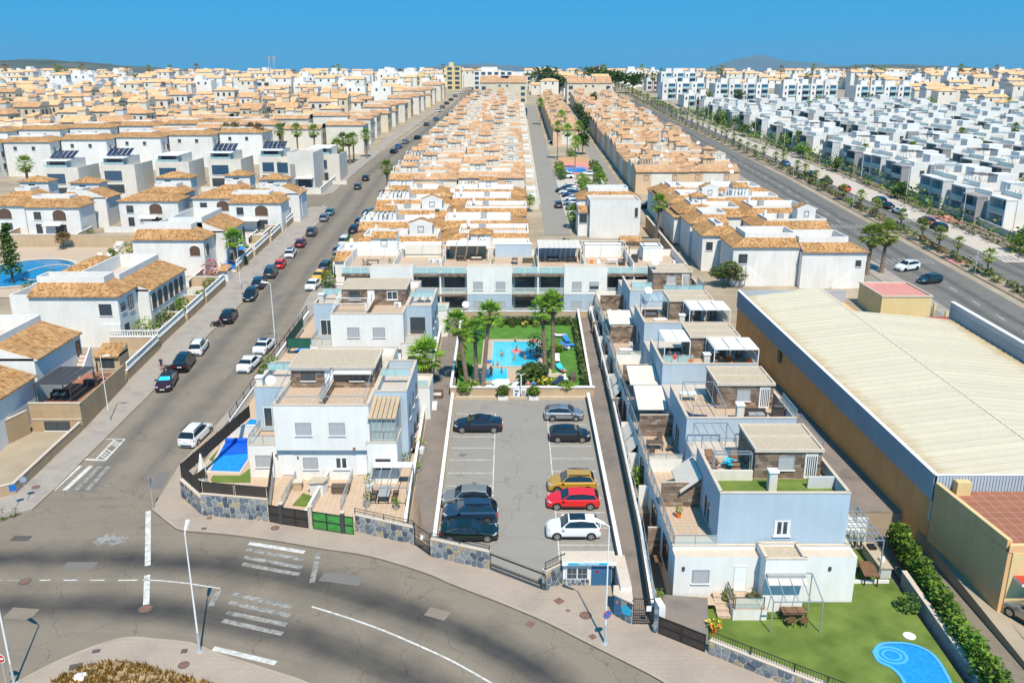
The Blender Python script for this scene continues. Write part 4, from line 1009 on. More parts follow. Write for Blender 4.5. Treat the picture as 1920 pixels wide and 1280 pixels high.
# ---- furniture (each its own thing)
PROTO={}
def furn(kind,x,y,z,rz,label,group=None,sc=None):
 if kind not in PROTO:
  PROTO[kind]=t=FURN[kind](label)
  t.location=(x,y,z);t.rotation_euler=(0,0,rz)
  if sc:t.scale=(sc,sc,sc)
  if group:t['group']=group
  snap(t);return t
 return dup(PROTO[kind],(x,y,z),rz,label,group or PROTO[kind].get('group'),sc or 1.0)
def legs(t,w,d,h,m,r=.025):
 def mk():
  b=MB();b.box(-r,r,-r,r,0,h,m);return b.mesh('leg')
 me=cached(('leg',h,m,r),mk)
 for sx in(-1,1):
  for sy in(-1,1):put('leg',me,t,(sx*(w/2-r),sy*(d/2-r),0))
def f_table(m,w=1.7,d=.9,h=.74,lm='black',n=1):
 def fn(label):
  t=thing('table',label,'table')
  for k in range(n):
   b=MB();b.box(-w/2+w*k/n+.004,-w/2+w*(k+1)/n-.004,-d/2,d/2,h-.05,h,m);b.build('tabletop' if n==1 else 'plank',t)
  legs(t,w-.1,d-.1,h-.051,lm,.035);return t
 return fn
def f_chair(m,lm='black'):
 def fn(label):
  t=thing('chair',label,'chair')
  b=MB();b.box(-.25,.25,-.25,.25,.40,.46,m);b.build('seat',t)
  b=MB();b.hexa([(-.25,.2,.47),(.25,.2,.47),(.25,.25,.47),(-.25,.25,.47)],[(-.24,.27,.92),(.24,.27,.92),(.24,.31,.92),(-.24,.31,.92)],m);b.build('backrest',t)
  legs(t,.46,.46,.399,lm,.02);return t
 return fn
def f_lounger(m,fm='whitep'):
 def fn(label):
  t=thing('sun_lounger',label,'sun lounger')
  b=MB();b.box(-.34,.34,-1.0,.35,.28,.36,m);b.build('mattress',t)
  b=MB();b.hexa([(-.34,.36,.28),(.34,.36,.28),(.34,.95,.62),(-.34,.95,.62)],[(-.34,.33,.36),(.34,.33,.36),(.34,.90,.70),(-.34,.90,.70)],m);b.build('backrest',t)
  legs(t,.6,1.7,.279,fm,.03);return t
 return fn
def f_sofa(m,cm='whitep'):
 def fn(label):
  t=thing('sofa',label,'sofa')
  b=MB();b.box(-.9,.9,-.4,.4,.02,.34,m);b.build('base',t)
  b=MB();b.box(-.9,.9,.25,.4,.341,.78,m);b.box(-.9,-.74,-.4,.249,.341,.6,m);b.box(.74,.9,-.4,.249,.341,.6,m);b.build('backrest',t)
  for k in(-1,1):
   b=MB();b.box(k*.37-.35,k*.37+.35,-.39,.24,.342,.46,cm);b.build('cushion',t)
  return t
 return fn
def f_parasol(open_=True,m='canvasw'):
 def fn(label):
  t=thing('parasol',label,'parasol')
  b=MB();b.tube((0,0,0),(0,0,2.6),.03,'whitep');b.build('pole',t)
  b=MB();b.box(-.3,.3,-.3,.3,0,.06,'greyp');b.build('base',t)
  b=MB()
  if open_:
   n=8
   for i in range(n):
    a0,a1=2*pi*i/n,2*pi*(i+1)/n
    b.face([(0,0,2.7),(1.5*cos(a0),1.5*sin(a0),2.15),(1.5*cos(a1),1.5*sin(a1),2.15)],m);b.face([(0,0,2.66),(1.5*cos(a1),1.5*sin(a1),2.12),(1.5*cos(a0),1.5*sin(a0),2.12)],m)
    b.face([(1.5*cos(a0),1.5*sin(a0),2.12),(1.5*cos(a1),1.5*sin(a1),2.12),(1.5*cos(a1),1.5*sin(a1),2.15),(1.5*cos(a0),1.5*sin(a0),2.15)],m)
  else:
   n=9;prof=[(.9,.30),(1.3,.24),(1.9,.17),(2.5,.10),(2.75,.02)]
   ang=lambda i,k:2*pi*(i%n)/n+k*.25
   for k in range(4):
    for i in range(n):
     f=lambda i_,kk:(prof[kk][1]*(1+.3*(i_%2))*cos(ang(i_,kk)),prof[kk][1]*(1+.3*(i_%2))*sin(ang(i_,kk)),prof[kk][0])
     b.face([f(i,k),f(i+1,k),f(i+1,k+1),f(i,k+1)],m)
  b.build('canopy',t);return t
 return fn
def f_dish(label):
 t=thing('satellite_dish',label,'satellite dish')
 b=MB();n=14;c=Vector((0,-.1,.9));nrm=Vector((.1,-.8,.6)).normalized();u=nrm.orthogonal().normalized();v=nrm.cross(u)
 P=lambda r,d:[c+(u*cos(2*pi*i/n)+v*sin(2*pi*i/n))*r+nrm*d for i in range(n)]
 a,m_=P(.5,.1),P(.27,.02)
 for i in range(n):
  j=(i+1)%n;b.face([m_[i],m_[j],a[j],a[i]],'whitep');b.face([c,m_[j],m_[i]][::-1],'whitep')
 b.build('reflector',t)
 b=MB();b.tube((0,0,0),(0,0,.85),.03,'galv');b.tube((0,-.1,.62),c+nrm*.5,.015,'greyp');b.build('mast',t);return t
def f_ac(label):
 t=thing('air_conditioner',label,'air conditioner')
 b=MB();b.box(-.42,.42,-.16,.16,.06,.66,'whitep');b.build('casing',t)
 b=MB();b.tube((-.1,-.165,.36),(-.1,-.18,.36),.24,'greyp',.24,14);b.build('fan_grille',t)
 b=MB();b.box(-.36,-.28,-.15,.15,0,.059,'black');b.box(.28,.36,-.15,.15,0,.059,'black');b.build('feet',t);return t
def f_bbq(label):
 t=thing('barbecue',label,'barbecue')
 b=MB();b.box(-.5,.5,-.28,.28,.1,.85,'framed');b.build('cabinet',t)
 b=MB();b.prism([(-.45,-.28),(.45,-.28),(.45,.28),(-.45,.28)],.852,1.0,'black');b.hexa([(-.45,-.28,1.0),(.45,-.28,1.0),(.45,.28,1.0),(-.45,.28,1.0)],[(-.45,-.05,1.2),(.45,-.05,1.2),(.45,.2,1.2),(-.45,.2,1.2)],'black');b.build('lid',t)
 b=MB();b.box(.502,.85,-.22,.22,.82,.86,'greyp');b.build('side_shelf',t);return t
def f_bench(label):
 t=thing('storage_bench',label,'bench')
 b=MB();b.box(-.8,.8,-.35,.35,0,.6,'wicker');b.build('chest',t)
 b=MB();b.box(-.84,.84,-.38,.38,.602,.68,'wicker');b.build('lid',t);return t
def f_chimney(label):
 t=thing('chimney',label,'chimney')
 b=MB();b.box(-.3,.3,-.3,.3,0,1.55,'creamw');b.build('stack',t)
 b=MB();b.box(-.38,.38,-.38,.38,1.552,1.68,'cope');b.build('cap',t);return t
FURN=dict(table_wood=f_table('wood',n=4),table_grey=f_table('greyp',2.0,1.0),table_dark=f_table('wicker',1.5,.9),table_white=f_table('whitep',1.5,.8,lm='whitep'),chair_dark=f_chair('wicker'),chair_white=f_chair('whitep','whitep'),chair_brown=f_chair('wood'),chair_orange=f_chair('orangef','black'),lounger_white=f_lounger('whitep'),lounger_blue=f_lounger('bluetarp','bluetarp'),lounger_dark=f_lounger('navyf','black'),lounger_cyan=f_lounger('cyan'),lounger_wood=f_lounger('wood','wood'),sofa_dark=f_sofa('wicker','canvas'),sofa_white=f_sofa('whitep','canvasw'),sofa_black=f_sofa('framed','greyp'),parasol_closed=f_parasol(False),parasol_white=f_parasol(True),parasol_blue=f_parasol(True,'bluetarp'),dish=f_dish,ac=f_ac,bbq=f_bbq,bench=f_bench,chimney=f_chimney)
# = the two blue and white villas left of the parking
def steps(parent,o,x0,x1,y0,y1,z0,z1,n,m='copeb',name='step'):
 for k in range(n):
  ya=y0+(y1-y0)*k/n;b=MB(o);b.box(x0,x1,ya,y1 if k==n-1 else y0+(y1-y0)*(k+1)/n,z0-1.0,z0+(z1-z0)*(k+1)/n,m,'','deck');b.build(name,parent)
def left_villa(f,near):
 zb=zt(f+.8);o=(-17,f+6,zb)
 lab=('front left white and blue villa with a brown slate roof room, behind the green gate' if near else 'second white and blue villa with a brown slate roof room, behind the front left one')
 t=thing('villa',lab,'villa',o)
 mass(t,o,-21.2,-13.0,f+.45,f+5.8,zb-2,zb+3.14,'white')
 mass(t,o,-24.0,-21.202,f+.9,f+8,zb-2,zb+2.9,'white','deck',.35)
 balustrade(t,o,(-23.9,f+1.0),(-21.3,f+1.0),zb+3.3,.85,'balc','steel')
 balustrade(t,o,(-23.9,f+7.9),(-23.9,f+1.1),zb+3.3,.85,'balc','steel')
 mass(t,o,-21.2,-12.7,f,f+12.4,zb+3.142,zb+6.95,'white','deck',.5,sides='SEW')
 mass(t,o,-24.2,-21.202,f+4.8,f+12.4,zb+3.0,zb+6.6,'bluer','deckw',.8)
 mass(t,o,-24.2,-21.202,f+8.002,f+12.4,zb-2,zb+2.998,'bluer')
 mass(t,o,-12.698,-9.7,f+3.4,f+12.4,zb-2,zb+6.7,'bluer','deckw',.8)
 mass(t,o,-12.998,-10.3,f-.2,f+3.398,zb-2,zb+3.7,'white','deck',.25)
 b=MB(o);b.box(-20.9,-13.0,f+5.9,f+10.8,zb+6.952,zb+8.95,'slate');tw=b.build('roof_room',t)
 b=MB(o);b.box(-21.05,-12.85,f+5.75,f+10.95,zb+8.952,zb+9.12,'copeb','','gravel');b.box(-21.05,-12.85,f+5.75,f+5.78,zb+9.122,zb+9.2,'copeb');b.box(-21.05,-12.85,f+10.78,f+10.95,zb+9.122,zb+9.2,'copeb')
 b.box(-21.05,-20.87,f+5.782,f+10.778,zb+9.122,zb+9.2,'copeb');b.box(-13.03,-12.85,f+5.782,f+10.778,zb+9.122,zb+9.2,'copeb');b.build('gravel_roof',t)
 for x,k in((-19.3,'dark'),(-14.7,'dark' if near else 'glass')):window(t,o,x,f+5.898,zb+7.65,1.3,1.05,'S',k)
 window(t,o,-17.3,f+5.898,zb+6.98,.85,1.85,'S','door')
 b=MB(o);b.box(-17.05,-16.85,f+.2,f+5.85,zb+6.953,zb+7.75,'slate');b.box(-17.08,-16.82,f+.2,f+5.85,zb+7.752,zb+7.8,'copeb');b.build('terrace_divider',t)
 if near:
  balustrade(t,o,(-16.95,f+.3),(-16.95,f+4),zb+7.8,.7,'balc','steel')
  b=MB(o)
  for x0,x1 in((-20.9,-17.1),(-16.8,-13.1)):
   b.bar((x0,f+.25,zb+8.2),(x1,f+.25,zb+8.2),.06,.06,'steel')
   for x in(x0,x1):b.bar((x,f+.25,zb+7.4),(x,f+.25,zb+8.2),.06,.06,'steel');b.bar((x,f+.25,zb+8.2),(x,f+5.7,zb+9.0),.05,.05,'steel')
  b.build('awning_frame',t)
  b=MB(o);b.box(-20.9,-17.1,f+5.62,f+5.88,zb+8.74,zb+8.94,'greyp');b.box(-16.9,-13.0,f+5.62,f+5.88,zb+8.74,zb+8.94,'greyp');b.build('awning_cassette',t)
  awning(t,o,-16.8,-13.1,f+5.3,f+5.6,zb+8.5,zb+8.7,'N')
 else:
  b=MB(o)
  for h in(8.1,8.8):b.bar((-20.9,f+2.2,zb+h),(-17.1,f+2.2,zb+h),.08,.08,'whitep')
  for y in(f+.3,f+2.2):b.bar((-17.1,y,zb+7.0),(-17.1,y,zb+8.8),.08,.08,'whitep')
  b.bar((-20.9,f+.3,zb+8.1),(-20.9,f+5.6,zb+8.8),.08,.08,'whitep');b.bar((-17.1,f+.3,zb+8.1),(-17.1,f+5.6,zb+8.8),.08,.08,'whitep');b.build('pergola_bars',t)
 balustrade(t,o,(-24.1,f+9.5),(-21.0,f+9.5),zb+7.4,.8,'bal','steel');balustrade(t,o,(-12.7,f+7.5),(-9.8,f+7.5),zb+7.5,.8,'bal','steel')
 if near:
  b=MB(o)
  for x,y in((-12.6,f-.1),(-10.35,f-.1),(-10.35,f+3.3),(-12.6,f+3.3)):b.box(x-.05,x+.05,y-.05,y+.05,zb+3.95,zb+(6.3 if y<f+1 else 6.9),'steel')
  b.bar((-12.6,f-.1,zb+5.0),(-10.35,f-.1,zb+5.0),.06,.06,'steel');bay=tag(b.build('bay_frame',t),kind='stuff')
  for a,c in((4.0,4.95),(5.05,6.25)):
   b=MB(o);b.box(-12.54,-11.5,f-.11,f-.09,zb+a,zb+c,'balc');b.box(-11.46,-10.41,f-.11,f-.09,zb+a,zb+c,'balc');b.build('pane',bay)
  b=MB(o);b.box(-10.36,-10.34,f,f+3.2,zb+4.0,zb+6.25,'balc');b.build('pane',bay)
  for k in range(6):
   x0=-12.75+k*.42;b=MB(o);b.hexa([(x0,f-.4,zb+6.32),(x0+.36,f-.4,zb+6.32),(x0+.36,f+3.38,zb+6.95),(x0,f+3.38,zb+6.95)],[(x0,f-.4,zb+6.4),(x0+.36,f-.4,zb+6.4),(x0+.36,f+3.38,zb+7.03),(x0,f+3.38,zb+7.03)],'tanl');b.build('roof_slat',t)
 else:
  balustrade(t,o,(-12.6,f-.1),(-10.4,f-.1),zb+3.95,.9,'balc','steel');balustrade(t,o,(-10.4,f-.1),(-10.4,f+3.2),zb+3.95,.9,'balc','steel')
 window(t,o,-11.4,f+3.398,zb+4.0,1.8,2.1,'S','darkdoor')
 for x in(-18.6,-15.6):window(t,o,x,f-.002,zb+4.62,1.42,1.2,'S','shutter')
 for x,w,k in((-22.7,1.45,'shutter'),(-18.3,1.35,'shutter'),(-15.5,1.35,'curtain')):window(t,o,x,f+(.898 if x<-21 else.448),zb+1.1,w,1.15,'S',k)
 window(t,o,-11.6,f-.202,zb+1.35,1.35,1.05,'S','brown')
 for x in(-20.3,-13.6):window(t,o,x,f+.448,zb+.55,1.0,2.15,'S','door')
 for y in(f+5,f+8,f+10.6):window(t,o,-9.698,y,zb+4.3,.8,1.3,'E','dark');window(t,o,-9.698,y+.4,zb+1.0,.9,1.3,'E','dark')
 window(t,o,-22.7,f+4.798,zb+3.4,1.6,2.0,'S','slide')
 b=MB(o);b.box(-14.3,-14.05,f-.03,f+0,zb+3.15,zb+3.42,'terra');b.build('vent_tile',t)
 for x in(-21.5,-13.1,-19.4):
  b=MB(o);b.box(x-.06,x+.06,f+(.86 if x<-21.3 else.37),f+(.9 if x<-21.3 else.45),zb+2.1,zb+2.35,'framed');b.build('wall_lamp',t)
 return t,zb
vA,zA=left_villa(71.2,True)
vB,zB=left_villa(97.0,False)
for f,nm in((84.2,'pale blue rear half of the front left duplex with a flat roof terrace'),(110.0,'pale blue rear half of the second left duplex beside the long white row')):
 zb=zt(f);o=(-17,f,zb);t=thing('villa',nm,'villa',o)
 mass(t,o,-21.0,-12.4,f,f+5.2,zb-2,zb+5.6,'white','deckw',.9);mass(t,o,-24.2,-21.002,f,f+4,zb-2,zb+3.2,'bluer','deck',.9);mass(t,o,-12.398,-8.6,f+.4,f+4.5,zb-2,zb+2.7,'white','deck',.9)
 balustrade(t,o,(-12.3,f+.5),(-8.7,f+.5),zb+3.62,.8,'bal','cope');window(t,o,-10.5,f+.398,zb+.4,1.6,2.0,'S','shutter')
furn('dish',-23.0,77.6,zA+6.62,0,'white dish on the left blue wing of the front left villa','satellite dishes on the roofs')
furn('chimney',-23.75,76.6,zA+6.62,0,'pale chimney at the corner of the left blue wing of the front left villa')
furn('bench',-22.8,76.9,zA+2.92,0,'dark wicker chest on the small left balcony of the front left villa')
furn('ac',-13.9,101.7,zB+6.96,0,'white air conditioner against the slate roof room of the second left villa')
furn('chimney',-23.5,103.4,zB+6.62,0,'white chimney on the left wing of the second left villa')
furn('chimney',-22.2,108.4,zB+6.62,0,'taller white chimney at the rear left of the second left villa')
furn('ac',-11.5,105.6,zB+6.75,0,'left of the two air conditioners on the right wing of the second left villa')
furn('ac',-10.5,105.6,zB+6.75,0,'right of the two air conditioners on the right wing of the second left villa')
# ---- gardens in front of the front left villa
GZ=.22
sheet('villa_garden_floor',[(-29.2,69.4),(-26.0,65.8),(-20.3,64.8),(-12.9,63.2),(-7.8,61.4),(-6.6,60.3),(-9.3,73),(-9.4,120),(-28.2,120),(-29.2,90)],.03,'deck')
sheet('villa_lawn',[G(*p)for p in((398,905),(470,905),(470,878),(450,892),(400,892),(395,898))],.06,'turf')
sheet('villa_lawn_strip',[G(*p)for p in((392,862),(414,838),(424,840),(400,866))],.06,'turf')
sheet('steps_lawn',[G(*p)for p in((548,948),(583,952),(585,930),(568,925))],.06,'turf')
P0=[G(*p)for p in((394,884),(424,829),(464,829),(465,862),(449,886))]
o=(*P0[0],zt(P0[0][1]));t=thing('swimming_pool','small garden pool half covered by a royal blue slatted cover','pool',o)
b=MB(o);n=len(P0);cx=sum(p[0]for p in P0)/n;cyy=sum(p[1]for p in P0)/n
out=[(cx+(p[0]-cx)*1.16,cyy+(p[1]-cyy)*1.12)for p in P0]
for i in range(n):
 j=(i+1)%n;b.face([(*out[j],zt(out[j][1])+.12),(*out[i],zt(out[i][1])+.12),(*P0[i],zt(P0[i][1])+.12),(*P0[j],zt(P0[j][1])+.12)],'copeb');b.face([(*out[i],zt(out[i][1])-.1),(*out[j],zt(out[j][1])-.1),(*out[j],zt(out[j][1])+.12),(*out[i],zt(out[i][1])+.12)][::-1],'copeb')
b.build('pool_edge',t)
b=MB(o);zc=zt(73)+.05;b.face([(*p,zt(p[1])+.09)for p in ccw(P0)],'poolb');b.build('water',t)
lerp=lambda p,q_,s_:(p[0]+(q_[0]-p[0])*s_,p[1]+(q_[1]-p[1])*s_)
e0,e1=lerp(P0[0],P0[1],.50),lerp(P0[2],P0[3],.68)
for k in range(9):
 a,c=lerp(e0,P0[1],k/9),lerp(e0,P0[1],(k+.92)/9);a2,c2=lerp(e1,P0[2],k/9),lerp(e1,P0[2],(k+.92)/9)
 b=MB(o);b.hexa([(*p,zt(p[1])+.1)for p in(a,a2,c2,c)],[(*p,zt(p[1])+.15)for p in(a,a2,c2,c)],'cover');b.build('cover_slat',t)
b=MB(o);b.tube((*lerp(P0[1],P0[0],.02),zt(79)+.3),(*lerp(P0[2],P0[3],.02),zt(79)+.3),.24,'cover',.24,10);b.build('cover_roller',t)
x,y=G(381,902);furn('parasol_closed',x,y,zt(y)+.05,0,'closed white parasol standing by the garden pool behind the dark screen fence')
b=MB();q_=[G(352,902,.6),G(383,868,2.6),G(388,890,.9)];zz=[.7,2.2,.7]
o=(*q_[0],zt(q_[0][1]));b.o=o;pts=[(*p,zt(p[1])+h)for p,h in zip(q_,zz)];b.face(pts,'framed');b.face([(x_,y_,z_-.02)for x_,y_,z_ in pts][::-1],'framed')
t=thing('shade_sail','dark triangular shade sail at the corner of the garden pool','shade sail',o);b.build('cloth',t)
b=MB(o);[b.tube((p[0],p[1],zt(p[1])),p,.03,'greyp')for p in pts];b.build('poles',t)
for(pxs,lb)in((((447,812),(470,787),(482,789),(478,808)),'narrow blue pool beside the left blue wing of the front left villa'),(((553,660),(565,651),(584,652),(580,661)),'small blue pool beside the second left villa')):
 pp=ccw([G(*p)for p in pxs]);o=(*pp[0],zt(pp[0][1]));t=thing('swimming_pool',lb,'pool',o);cx=sum(p[0]for p in pp)/4;cc=sum(p[1]for p in pp)/4
 b=MB(o);b.face([(*p,zt(p[1])+.1)for p in pp],'poolb');b.build('water',t)
 b=MB(o);ou=[(cx+(p[0]-cx)*1.2,cc+(p[1]-cc)*1.15)for p in pp]
 for i in range(4):
  j=(i+1)%4;b.face([(*ou[i],zt(ou[i][1])+.13),(*ou[j],zt(ou[j][1])+.13),(*pp[j],zt(pp[j][1])+.13),(*pp[i],zt(pp[i][1])+.13)],'copeb')
 b.build('pool_edge',t)
def gwall(name,label,pts,h,m,th=.2,cope_='cope',h0=-.3,lower=None):
 o=(*pts[0],zt(pts[0][1]));t=thing(name,label,'wall',o)
 b=MB(o)
 for p,q_ in zip(pts,pts[1:]):b.wall(p,q_,th,h0,h,m)
 b.build('wall',t);b=MB(o)
 for p,q_ in zip(pts,pts[1:]):
  L=hypot(q_[0]-p[0],q_[1]-p[1]);nx,ny=(q_[1]-p[1])/L*.04,-(q_[0]-p[0])/L*.04
  b.wall((p[0]+nx,p[1]+ny),(q_[0]+nx,q_[1]+ny),th+.08,h+.001,h+.07,cope_)
 b.build('coping',t);return t
gwall('garden_wall','low white garden wall along the left road beside the villa pools',[(-28.9,118),(-29.1,82.4)],1.0,'whiteb')
o=(-29,100,zt(100));t=thing('railing','black railing on the white garden wall along the left road','railing',o);b=MB(o);fence_run(b,[(-29.0,118),(-29.0,82.4)],1.05,1.9,'black',.3,2.5,(.1,.98));b.build('bars',t)
gwall('garden_wall','white wall dividing the two pools left of the front left villa',[(-28.6,80.2),(-24.2,80.2)],1.3,'whiteb')
gwall('garden_wall','white wall dividing the villa gardens behind the tiled steps',[(-20.5,65.2),(-21.6,71.0)],1.6,'whiteb',.15)
screen_fence('green screen fence at the left side of the front left villa',[(-27.4,92.5),(-27.4,88),(-24.6,88)],.9,2.4,'greenmesh')
screen_fence('green screen fence at the left side of the second left villa',[(-28.2,112),(-28.3,103.5),(-25,103.5)],.9,2.3,'greenmesh')
bush('shrub','bright green tall shrub at the kerb behind the front left villa',-27.6,93.2,zt(93),(1.4,1.4,2.0),420,.2,('leafl','leafm'))
o=(-19,68,zt(68))
t=thing('garden_steps','cream tiled steps climbing from the black gate to the left front door','steps',o);steps(t,o,-20.9,-19.75,66.0,71.6,zt(65)-.1,zA+.5,8)
balustrade(t,o,(-19.65,66.4),(-19.65,71.4),zA+.15,.9,'balc','steel')
o=(-13.6,68,zt(68));t=thing('garden_steps','cream tiled steps climbing beside the pergola to the right front door','steps',o);steps(t,o,-14.4,-12.9,65.2,71.6,zt(64)-.1,zA+.5,9)
balustrade(t,o,(-14.5,65.7),(-14.5,72.2),zA+.2,.9,'balc','steel')
gwall('garden_wall','sloping beige wall between the turf corner and the tiled patio',[(-17.2,64.4),(-16.6,72.3)],.9,'beigeb',.15)
gwall('garden_wall','low beige wall at the back of the tiled patio',[(-16.6,71.9),(-14.5,71.9)],1.2,'beigeb',.15)
x,y=G(598,925);o=(x,y,zt(y));t=thing('masonry_barbecue','white masonry barbecue with a tilted grey stone top on the turf corner','barbecue',o);z=o[2]
b=MB(o);b.prism([(x-.7,y-.3),(x+.5,y-.5),(x+.8,y+.3),(x-.5,y+.5)],z-.2,z+1.1,'whiteb');b.build('base',t)
b=MB(o);b.hexa([(x-.9,y-.4,z+1.1),(x+.6,y-.65,z+1.3),(x+1.0,y+.35,z+1.4),(x-.65,y+.6,z+1.2)],[(x-.9,y-.4,z+1.2),(x+.6,y-.65,z+1.4),(x+1.0,y+.35,z+1.5),(x-.65,y+.6,z+1.3)],'gravel');b.build('stone_top',t)
x,y=G(560,918);o=(x,y,zt(y));b=MB(o);b.box(x-.35,x+.35,y-.3,y+.3,zt(y),zt(y)+.8,'tanl');b.box(x-.42,x+.42,y-.36,y+.36,zt(y)+.802,zt(y)+.9,'copeb');tag(b.build('plinth'),'small beige plinth beside the masonry barbecue','plinth')
x,y=G(640,923);furn('bench',x,y,zt(y)+.05,0,'large dark wicker storage chest on the tiled patio')
A,Bq=G(690,935),G(757,905)
pergola_frame(None,None,-12.4,-8.9,66.0,70.8,zt(66)+.05,2.3,'steel',4,None,'pergola','grey steel pergola over the table right of the tiled steps',2.3)
awnT=by('pergola');oA=tuple(awnT.location);awning(awnT,oA,-12.4,-8.9,70.0,70.8,zt(66)+2.3,zt(66)+2.42,'N','canvasw','folded_canvas')
x,y=G(722,935);furn('table_grey',x,y,zt(y)+.05,R(90),'long grey garden table under the steel pergola')
for dx,dy,a,lb in((-.9,.5,90,'upper left'),(-.9,-.5,90,'lower left'),(.9,.5,-90,'upper right'),(.9,-.5,-90,'lower right')):
 furn('chair_dark',x+dx,y+dy,zt(y)+.05,R(a),lb+' dark chair at the grey garden table under the steel pergola','chairs at the grey garden table')
for px,py,h,lb in((688,950,1.3,'spiky potted plant at the left foot of the pergola'),(743,955,1.0,'potted plant at the right foot of the pergola'),(693,918,1.4,'tall white potted plant under the pergola edge'),(762,872,1.3,'leafy potted plant on the tiled side path of the front left villa'),(789,850,1.6,'tall potted plant by the footpath wall above the tiled side path'),(772,820,1.2,'potted plant against the blue side wall of the front left villa'),(785,885,1.0,'small potted plant at the footpath wall below the taller one')):
 x,y=G(px,py);potted(lb,x,y,zt(y)+.05,h,rnd.choice(['orangef','whitep','greyp']))
x,y=G(780,848);furn('table_dark',x,y,zt(y)+.05,R(85),'dark table on the tiled side path beside the footpath wall')
x,y=G(792,775);furn('sofa_white',-10.6+1.6,y+1,zt(y+1)+.05,R(0),'white sofa on the side terrace behind the front left villa')
x,y=G(795,757);furn('sofa_dark',-8.6,90.3,zt(90)+.05,0,'dark sofa on the side terrace left of the footpath')
gwall('garden_wall','long white coped wall on the left side of the left footpath',[(-8.55,62.4),(-9.15,84),(-9.5,118)],1.3,'tanl',.2)
screen_fence('dark panel fence piece standing on the footpath wall near its lower end',[(-8.4,62.4),(-8.75,70)],1.35,2.0,'balc')
for x,y,k,a,lb in((-10.6,99.5,'sofa_dark',90,'dark sofa on the side terrace of the second left villa'),(-9.9,97.2,'lounger_dark',0,'dark lounger on the side terrace of the second left villa'),(-10.8,103.5,'parasol_white',0,'white parasol on the side terrace of the second left villa'),(-10.2,104.5,'table_white',0,'white table under the parasol beside the second left villa')):
 furn(k,x,y,zt(y)+.1,R(a),lb)
# = parking lot, footpaths
sheet('parking_lot',[(2.4,55.2),(3.7,56.0),(7.4,57.9),(8.4,58),(8.3,89.6),(-6.35,89.6),(-6.05,60),(-1.7,57.8)],.02,'lot')
sheet('left_footpath',[(-8.5,61.2),(-6.3,59.3),(-6.25,62),(-6.5,90),(-6.9,118),(-9.3,118),(-9.0,84)],.03,'path')
sheet('right_footpath',[(8.35,51.3),(9.8,51.1),(10.2,60),(11.1,120),(9.0,120),(8.5,90),(8.55,58)],.03,'path')
lot=by('parking_lot')
def mark(p,q_,w=.1,m='paint'):
 b=MB();ribbon(b,[p,q_],-w/2,w/2,.034,m);b.build('bay_line',lot)
Yl=[G(900,y_)[1]for y_ in(776,795.5,819,840,862.5,887,911,938,966)]
for y_ in Yl:mark((-6.0,y_),(-1.75,y_))
mark((-1.7,62.2),(-1.75,G(900,776)[1]))
Yr=[G(1060,y_)[1]for y_ in(796,816,837,860,884,908,934,961,990,1022)]
for y_ in Yr:mark((3.75,y_),(7.9,y_))
mark((3.7,57.4),(3.75,85.6))
gwall('coped_wall','long white coped wall between the left footpath and the parking lot',[(-6.05,60.2),(-6.45,89.8)],.75,'tanl',.24)
gwall('coped_wall','long white coped wall between the parking lot and the right footpath',[(8.45,57.8),(8.55,89.8)],.75,'tanl',.24)
gwall('garden_wall','long brown coped wall on the right side of the right footpath',[(9.85,51.4),(10.4,62),(11.0,90),(11.3,119)],1.35,'tan',.18)
o=(10.4,80,zt(80));t=thing('railing','frosted panel railing on the brown wall along the right footpath','railing',o)
b=MB(o);fence_run(b,[(9.95,52),(10.5,62),(11.1,90),(11.4,118)],1.42,1.85,'steel',0,2.4,(.98,));b.build('posts_and_rail',t)
for k in range(26):
 ya=52.3+k*2.5;xa=lambda y_:9.95+(y_-52)*.0225 if y_<90 else 10.8+(y_-90)*.0107
 b=MB(o);b.wall((xa(ya)+.03,ya),(xa(ya+2.3)+.03,ya+2.3),.02,1.46,1.8,'balc');b.build('panel',t)
